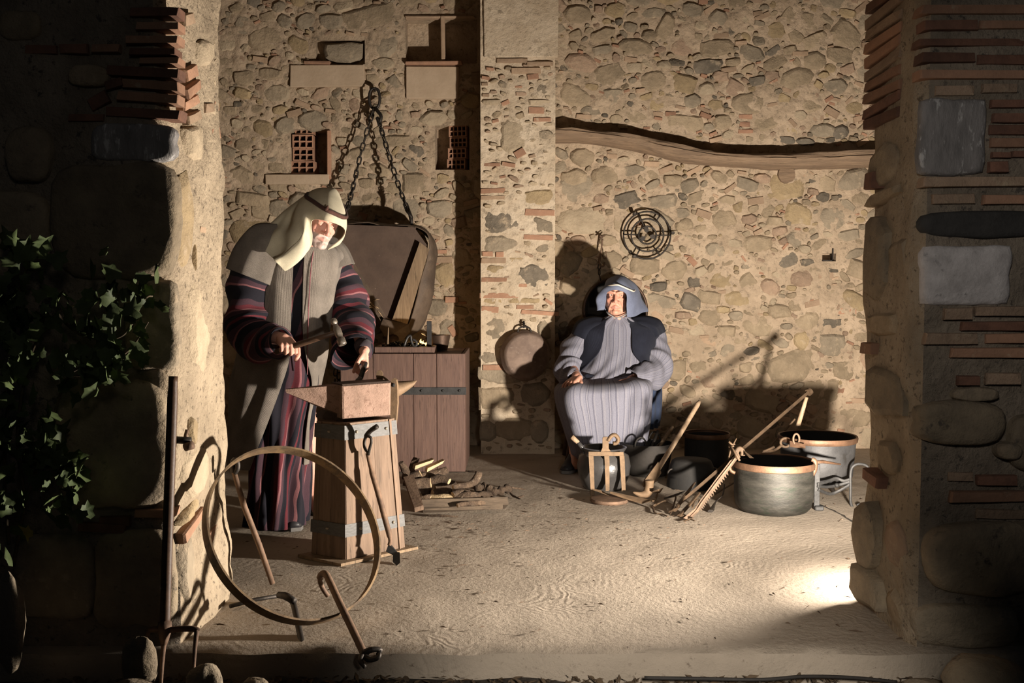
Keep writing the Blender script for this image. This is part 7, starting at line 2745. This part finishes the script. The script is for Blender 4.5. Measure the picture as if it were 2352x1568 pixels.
    ct = thing('hot_chisel', 'short dark steel chisel held upright on the anvil in the man\'s other hand', 'chisel', c2)
    mb = MB()
    mb.tube([W(843, 820, 4.60), c0, c1], [0.010, 0.0115, 0.0125], 8, flat=((0, 1, 0), 0.6))
    mb.build('shank', BLACK_STEEL, ct)
    mb = MB()
    mb.hull([W(*q) for q in [(816, 872, 4.47), (819, 880, 4.47), (831, 877, 4.465), (833, 867, 4.47), (824, 864, 4.48), (819, 879, 4.51), (831, 877, 4.51), (826, 864, 4.50)]])
    mb.build('blade', STEEL_BAND, ct, smooth=False)


smith()

# ------------------------------------------------------------------ the seated man
LILAC, LIL2, LIL3 = (0.185, 0.182, 0.218), (0.122, 0.12, 0.152), (0.21, 0.203, 0.232)
L_STOPS = [(0.0, LILAC), (0.24, LIL2), (0.30, LIL3), (0.42, LILAC), (0.56, LIL2), (0.60, LIL3), (0.66, LIL2), (0.70, LILAC), (0.86, LIL2), (0.93, LIL3)]
TUNIC_M = cloth('striped_tunic', L_STOPS, 19, 'u', warp=0.004, warp_scale=6, bump=0.0004)
TUNIC_S = cloth('striped_tunic_sleeve', L_STOPS, 10, 'u', warp=0.006, warp_scale=6, bump=0.0004)
NAVY_M = cloth('navy_vest', None, base=(0.017, 0.019, 0.030), base2=(0.012, 0.013, 0.021), rib=220, bump=0.001)
NAVY_B = cloth('navy_cloak', None, base=(0.035, 0.048, 0.085), base2=(0.026, 0.036, 0.066), rib=30, bump=0.001)
DENIM_M = cloth('blue_headscarf', None, base=(0.165, 0.185, 0.255), base2=(0.12, 0.136, 0.195), bump=0.0006, var=0.2)
CREAM_M = plain('cream_cord', (0.62, 0.57, 0.48), 0.8)


def seated():
    DB = 0.15

    def w(x, y, d):      # pushed back so that the basket stands clear of the knees
        return W(x, y, d + DB)

    base = Vector((0.60, 6.57, 0))
    t = thing('person', 'seated old man in blue headscarf, navy vest and pale striped robe beside the pots', 'person', base)
    fw, up = (-0.13, -0.985, -0.06), (0.03, -0.06, 0.997)
    rot = frame(fw, up)
    s = 1.06
    eye = w(1415, 677, 6.36)
    C = eye - rot @ (Vector((0, -0.075, 0.0)) * s)
    mb = MB()
    head_parts(mb, C, rot, True, s)
    neck, chest, hip = w(1419, 735, 6.52), w(1421, 785, 6.60), w(1405, 872, 6.62)
    mb.capsule(C + rot @ Vector((0, 0.03, -0.06)), 0.058, neck, 0.062)
    mb.capsule(neck, 0.062, chest, 0.14, flat=((0, 1, 0), 0.75))
    mb.capsule(chest, 0.145, hip, 0.165, flat=((0, 1, 0), 0.85))
    sr, sl = w(1345, 760, 6.58), w(1498, 758, 6.58)
    mb.capsule(sr, 0.058, chest, 0.10, flat=((0, 1, 0), 0.8))
    mb.capsule(sl, 0.058, chest, 0.10, flat=((0, 1, 0), 0.8))
    er, el = w(1308, 838, 6.50), w(1505, 850, 6.44)
    wr, wl = w(1326, 866, 6.24), w(1448, 872, 6.24)
    mb.capsule(sr, 0.053, er, 0.042)
    mb.capsule(er, 0.042, wr, 0.028)
    mb.capsule(sl, 0.053, el, 0.042)
    mb.capsule(el, 0.042, wl, 0.028)
    for k, (kx, fx) in ((-1, (0.385, 0.40)), (1, (0.77, 0.74))):
        h = hip + Vector((k * 0.09, -0.04, -0.05))
        kn = Vector((kx * 1.02, 6.31, 0.475))
        an = Vector((fx * 1.02, 6.44, 0.09))
        mb.capsule(h, 0.08, kn, 0.06)
        mb.capsule(kn, 0.056, an, 0.038)
        mb.capsule(an, 0.036, an + Vector((-0.01, -0.13, -0.05)), 0.028)
    hand_parts(mb, wr, (-0.50, -0.72, -0.28), (-0.10, -0.30, -0.95), [(22, 30, 22), (16, 34, 24), (12, 34, 26), (10, 34, 28)], 0.16, ((0.75, 0.6, 0.2), (0.9, 0.3, 0.45), (0.95, 0.1, 0.5)), 1, 1.06)
    hand_parts(mb, wl, (-0.90, -0.30, -0.12), (-0.1, -0.2, -0.95), (30, 40, 30), 0.04, ((0.75, 0.6, 0.2), (0.9, 0.3, 0.3), (0.95, 0.1, 0.3)), -1, 1.04)
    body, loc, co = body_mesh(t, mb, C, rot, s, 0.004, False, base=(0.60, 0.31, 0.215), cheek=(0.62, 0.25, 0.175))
    eyes(t, C, rot, s, (0.45, -0.9, 0.05))
    rs = random.Random(9)
    for k in (-1, 1):
        rts = [((k * (0.012 + 0.042 * f), -0.094 + 0.030 * f * f, 0.020 + 0.004 * math.sin(f * 3) + rs.uniform(-0.002, 0.002)), (k * 0.8, -0.35, 0.25)) for f in [rs.random() for _ in range(60)]]
        hairs('eyebrow', t, C, rot, s, rts, 0.006, BROW_M)

    def rg(py, cx, hw, d, hd, a0=-180, a1=180, n=18, wrap=True, sq=2.1):
        return ring(w(cx, py, d), M(hw, d), hd, a0, a1, n, sq, wrap)
    # ---- robe: bodice
    net = [rg(727, 1419, 24, 6.52, 0.072), rg(738, 1420, 48, 6.55, 0.105), rg(756, 1421, 80, 6.58, 0.15), rg(800, 1419, 82, 6.56, 0.19), rg(840, 1412, 86, 6.53, 0.22), rg(866, 1404, 90, 6.50, 0.25),
           rg(880, 1400, 92, 6.48, 0.27)]

    def fold(U, V, P):
        f = np.exp(-((U - 0.5) / 0.22) ** 2)
        return 0.007 * f * np.sin(V * 13 + 5 * np.abs(U - 0.5) * 6) * np.clip((0.55 - V) / 0.3, 0, 1) + 0.007 * np.clip((V - 0.45) / 0.3, 0, 1) * np.sin(V * 26 + 8 * np.sin(U * 14)) + 0.003 * np.sin(U * 90)
    surf('robe_top', net, 160, 60, TUNIC_M, t, wrap=True, fold=fold)
    # ---- robe: lap and skirt
    rows = [(0.015, 0.600, 0.205, 6.32, 0.19), (0.12, 0.598, 0.228, 6.31, 0.215), (0.26, 0.590, 0.262, 6.30, 0.245), (0.40, 0.580, 0.294, 6.29, 0.265), (0.485, 0.574, 0.304, 6.29, 0.272),
            (0.535, 0.573, 0.300, 6.30, 0.265), (0.562, 0.575, 0.275, 6.33, 0.235), (0.575, 0.58, 0.235, 6.40, 0.20), (0.590, 0.59, 0.20, 6.48, 0.16)]
    rows = [(z, x * 1.023, hw * 1.023, y + DB, hd) for (z, x, hw, y, hd) in rows]
    net = [ring((x, y, z + 0.0), hw, hd, -180, 180, 20, 2.8, True, tilt=0.075 * max(0, (z - 0.3) / 0.25)) for (z, x, hw, y, hd) in rows]

    def fold(U, V, P):
        front = np.exp(-((U - 0.5) / 0.26) ** 4) * np.clip((0.72 - V) / 0.25, 0, 1)
        a = 0.012 * np.sin(U * 2 * math.pi * 8 + 1.3 * np.sin(V * 3)) * front * np.clip(1.1 - V * 1.3, 0, 1)
        right = np.exp(-((U - 0.66) / 0.05) ** 2) * np.clip((0.7 - V) / 0.4, 0, 1)
        valley = -0.030 * np.exp(-((U - (0.60 - 0.08 * (1 - V))) / 0.022) ** 2) * np.clip((0.75 - V) / 0.3, 0, 1)
        knees = 0.034 * (np.exp(-((U - 0.405) / 0.05) ** 2) + np.exp(-((U - 0.595) / 0.05) ** 2)) - 0.035 * np.exp(-((U - 0.5) / 0.055) ** 2)
        a = a + knees * np.exp(-((V - 0.52) / 0.26) ** 2)
        return a + 0.02 * right * np.sin(U * 120 + V * 14) + valley + 0.003 * np.sin(U * 60 + V * 3)
    surf('robe_skirt', net, 220, 80, TUNIC_M, t, wrap=True, fold=fold)
    # draped fold over the far thigh and sash at the waist
    mb = MB()
    mb.tube(spline([w(1345, 862, 6.33), w(1380, 868, 6.30), w(1420, 868, 6.30), w(1470, 862, 6.33)], 20), 0.014, 8, flat=((0, 0, 1), 1.0))
    mb.build('waist_tie', NAVY_M, t)

    # ---- sleeves
    def sfold(ph):
        def f(U, V, P):
            return 0.011 * np.sin(V * 20 + 2.4 * np.sin(U * 6.28 + ph)) * np.sin(V * 3.1) + 0.006 * np.sin(V * 39 + 3 * np.cos(U * 6.28 + ph)) + 0.003 * np.sin(U * 25)
        return f
    path = [(w(1368, 750, 6.58), .050, .07), (w(1340, 776, 6.57), .080, .095), (w(1316, 820, 6.53), .094, .105), (w(1306, 850, 6.46), .084, .10), (w(1308, 868, 6.36), .066, .075), (w(1322, 868, 6.27), .046, .044)]
    surf('sleeve', sweep_rings(path, 14), 70, 70, TUNIC_S, t, wrap=True, fold=sfold(1.0), thick=0.005)
    path = [(w(1474, 750, 6.58), .050, .07), (w(1500, 780, 6.56), .082, .095), (w(1510, 826, 6.50), .098, .11), (w(1502, 855, 6.40), .088, .10), (w(1478, 866, 6.30), .070, .075), (w(1450, 869, 6.24), .056, .055)]
    surf('sleeve', sweep_rings(path, 14), 70, 70, TUNIC_S, t, wrap=True, fold=sfold(2.6), thick=0.005)
    # ---- vest
    vr = [(731, 1420, 34, 6.53, 0.085, -42, 30), (742, 1420, 62, 6.56, 0.125, -32, 18), (756, 1421, 99, 6.58, 0.175, -22, 13), (782, 1421, 97, 6.57, 0.205, -26, 13), (805, 1419, 94, 6.56, 0.22, -32, 16),
          (828, 1414, 94, 6.54, 0.24, -44, 32), (846, 1408, 92, 6.53, 0.255, -56, 50), (858, 1404, 92, 6.52, 0.26, -62, 62)]
    net = [rg(py, cx, hw, d, hd, r1, 360 + l1, 22, False) for (py, cx, hw, d, hd, l1, r1) in vr]
    surf('vest', net, 160, 50, NAVY_M, t, fold=lambda U, V, P: 0.006 * np.sin(U * 44 + V * 4) * V, thick=0.006)
    for pth in ([(1394, 742, 6.57, .03, .08), (1366, 744, 6.57, .052, .11), (1346, 756, 6.57, .076, .122), (1337, 776, 6.57, .078, .118)],
                [(1446, 740, 6.57, .03, .08), (1474, 742, 6.57, .052, .11), (1496, 753, 6.57, .076, .122), (1504, 770, 6.57, .078, .118)]):
        surf('vest_shoulder', sweep_rings([(w(x, y, d), a, b) for x, y, d, a, b in pth], 16), 70, 26, NAVY_M, t, wrap=True, fold=lambda U, V, P: 0.003 * np.sin(U * 40), thick=0.006)
    # long navy tail hanging beside the seat
    net = [[w(1500, 862, 6.42), w(1512, 868, 6.50), w(1516, 872, 6.62)], [w(1494, 905, 6.40), w(1513, 905, 6.48), w(1518, 905, 6.60)], [w(1493, 950, 6.42), w(1512, 950, 6.50), w(1516, 948, 6.62)],
           [w(1494, 986, 6.46), w(1508, 982, 6.54), w(1512, 976, 6.64)]]
    surf('vest_tail', net, 40, 40, NAVY_B, t, fold=lambda U, V, P: 0.008 * np.sin(U * 18 + V * 2), thick=0.006)
    # shirt collar
    mb = MB()
    mb.tube(spline([w(1394, 716, 6.46), w(1400, 722, 6.42), (w(1417, 730, 6.40)), w(1434, 724, 6.42), w(1440, 718, 6.46)], 18), 0.007, 8, flat=((0, -0.4, 1), 0.6))
    mb.build('shirt_collar', mat('collar_print', (0.55, 0.54, 0.53), (0.03, 0.03, 0.035), 120, 0.8), t)
    # ---- headscarf
    v0 = [(1389, 709, 6.34), (1392, 690, 6.33), (1395, 671, 6.31), (1416, 666, 6.265), (1438, 675, 6.29), (1439, 702, 6.31), (1440, 728, 6.33)]
    v1 = [(1373, 713, 6.36), (1370, 690, 6.36), (1381, 667, 6.35), (1416, 655, 6.27), (1448, 669, 6.32), (1455, 700, 6.34), (1456, 727, 6.36)]
    v2 = [(1377, 712, 6.44), (1379, 690, 6.44), (1391, 656, 6.40), (1419, 641, 6.33), (1455, 660, 6.40), (1468, 690, 6.42), (1473, 718, 6.44)]
    v3 = [(1392, 712, 6.54), (1394, 690, 6.54), (1396, 644, 6.49), (1423, 633, 6.45), (1455, 649, 6.50), (1475, 688, 6.53), (1489, 715, 6.54)]
    v4 = [(1402, 714, 6.62), (1406, 690, 6.62), (1413, 655, 6.60), (1426, 643, 6.59), (1440, 655, 6.61), (1456, 690, 6.63), (1466, 717, 6.64)]
    net = [[w(*q) for q in r_] for r_ in (v0, v1, v2, v3, v4)]
    surf('headscarf', net, 110, 60, DENIM_M, t, fold=lambda U, V, P: 0.004 * np.sin(U * 30 + V * 7) * np.sin(V * 3.14), thick=0.005)
    cord = [(1392, 657, 6.36), (1404, 655, 6.285), (1418, 654, 6.245), (1432, 659, 6.255), (1446, 665, 6.29), (1457, 668, 6.38), (1455, 650, 6.56), (1420, 640, 6.62), (1396, 650, 6.53)]
    A = np.array([list(w(*q)) for q in cord])
    mb = MB()
    mb.tube([Vector(p) for p in cat_w(9, 60, True) @ A], 0.0052, 8, close=True)
    mb.build('headband', CREAM_M, t)
    shoe(t, Vector((0.405, 6.50, 0)), (-0.25, -0.95, 0))
    shoe(t, Vector((0.73, 6.50, 0)), (0.05, -1, 0))
    # ---- stool
    st = thing('stool', 'dark wooden stool under the seated man', 'stool', (0.60, 6.77, 0))
    mb = MB()
    mb.box((0.60, 6.77, 0.415), (0.46, 0.36, 0.035), bev=0.006)
    mb.build('seat', STOOL_W, st, smooth=False)
    for sx in (-1, 1):
        for sy in (-1, 1):
            mb = MB()
            mb.tube([Vector((0.60 + sx * 0.17, 6.77 + sy * 0.12, 0.40)), Vector((0.60 + sx * 0.235, 6.77 + sy * 0.17, 0.002))], [0.02, 0.017], 10)
            mb.build('leg', STOOL_W, st)


seated()
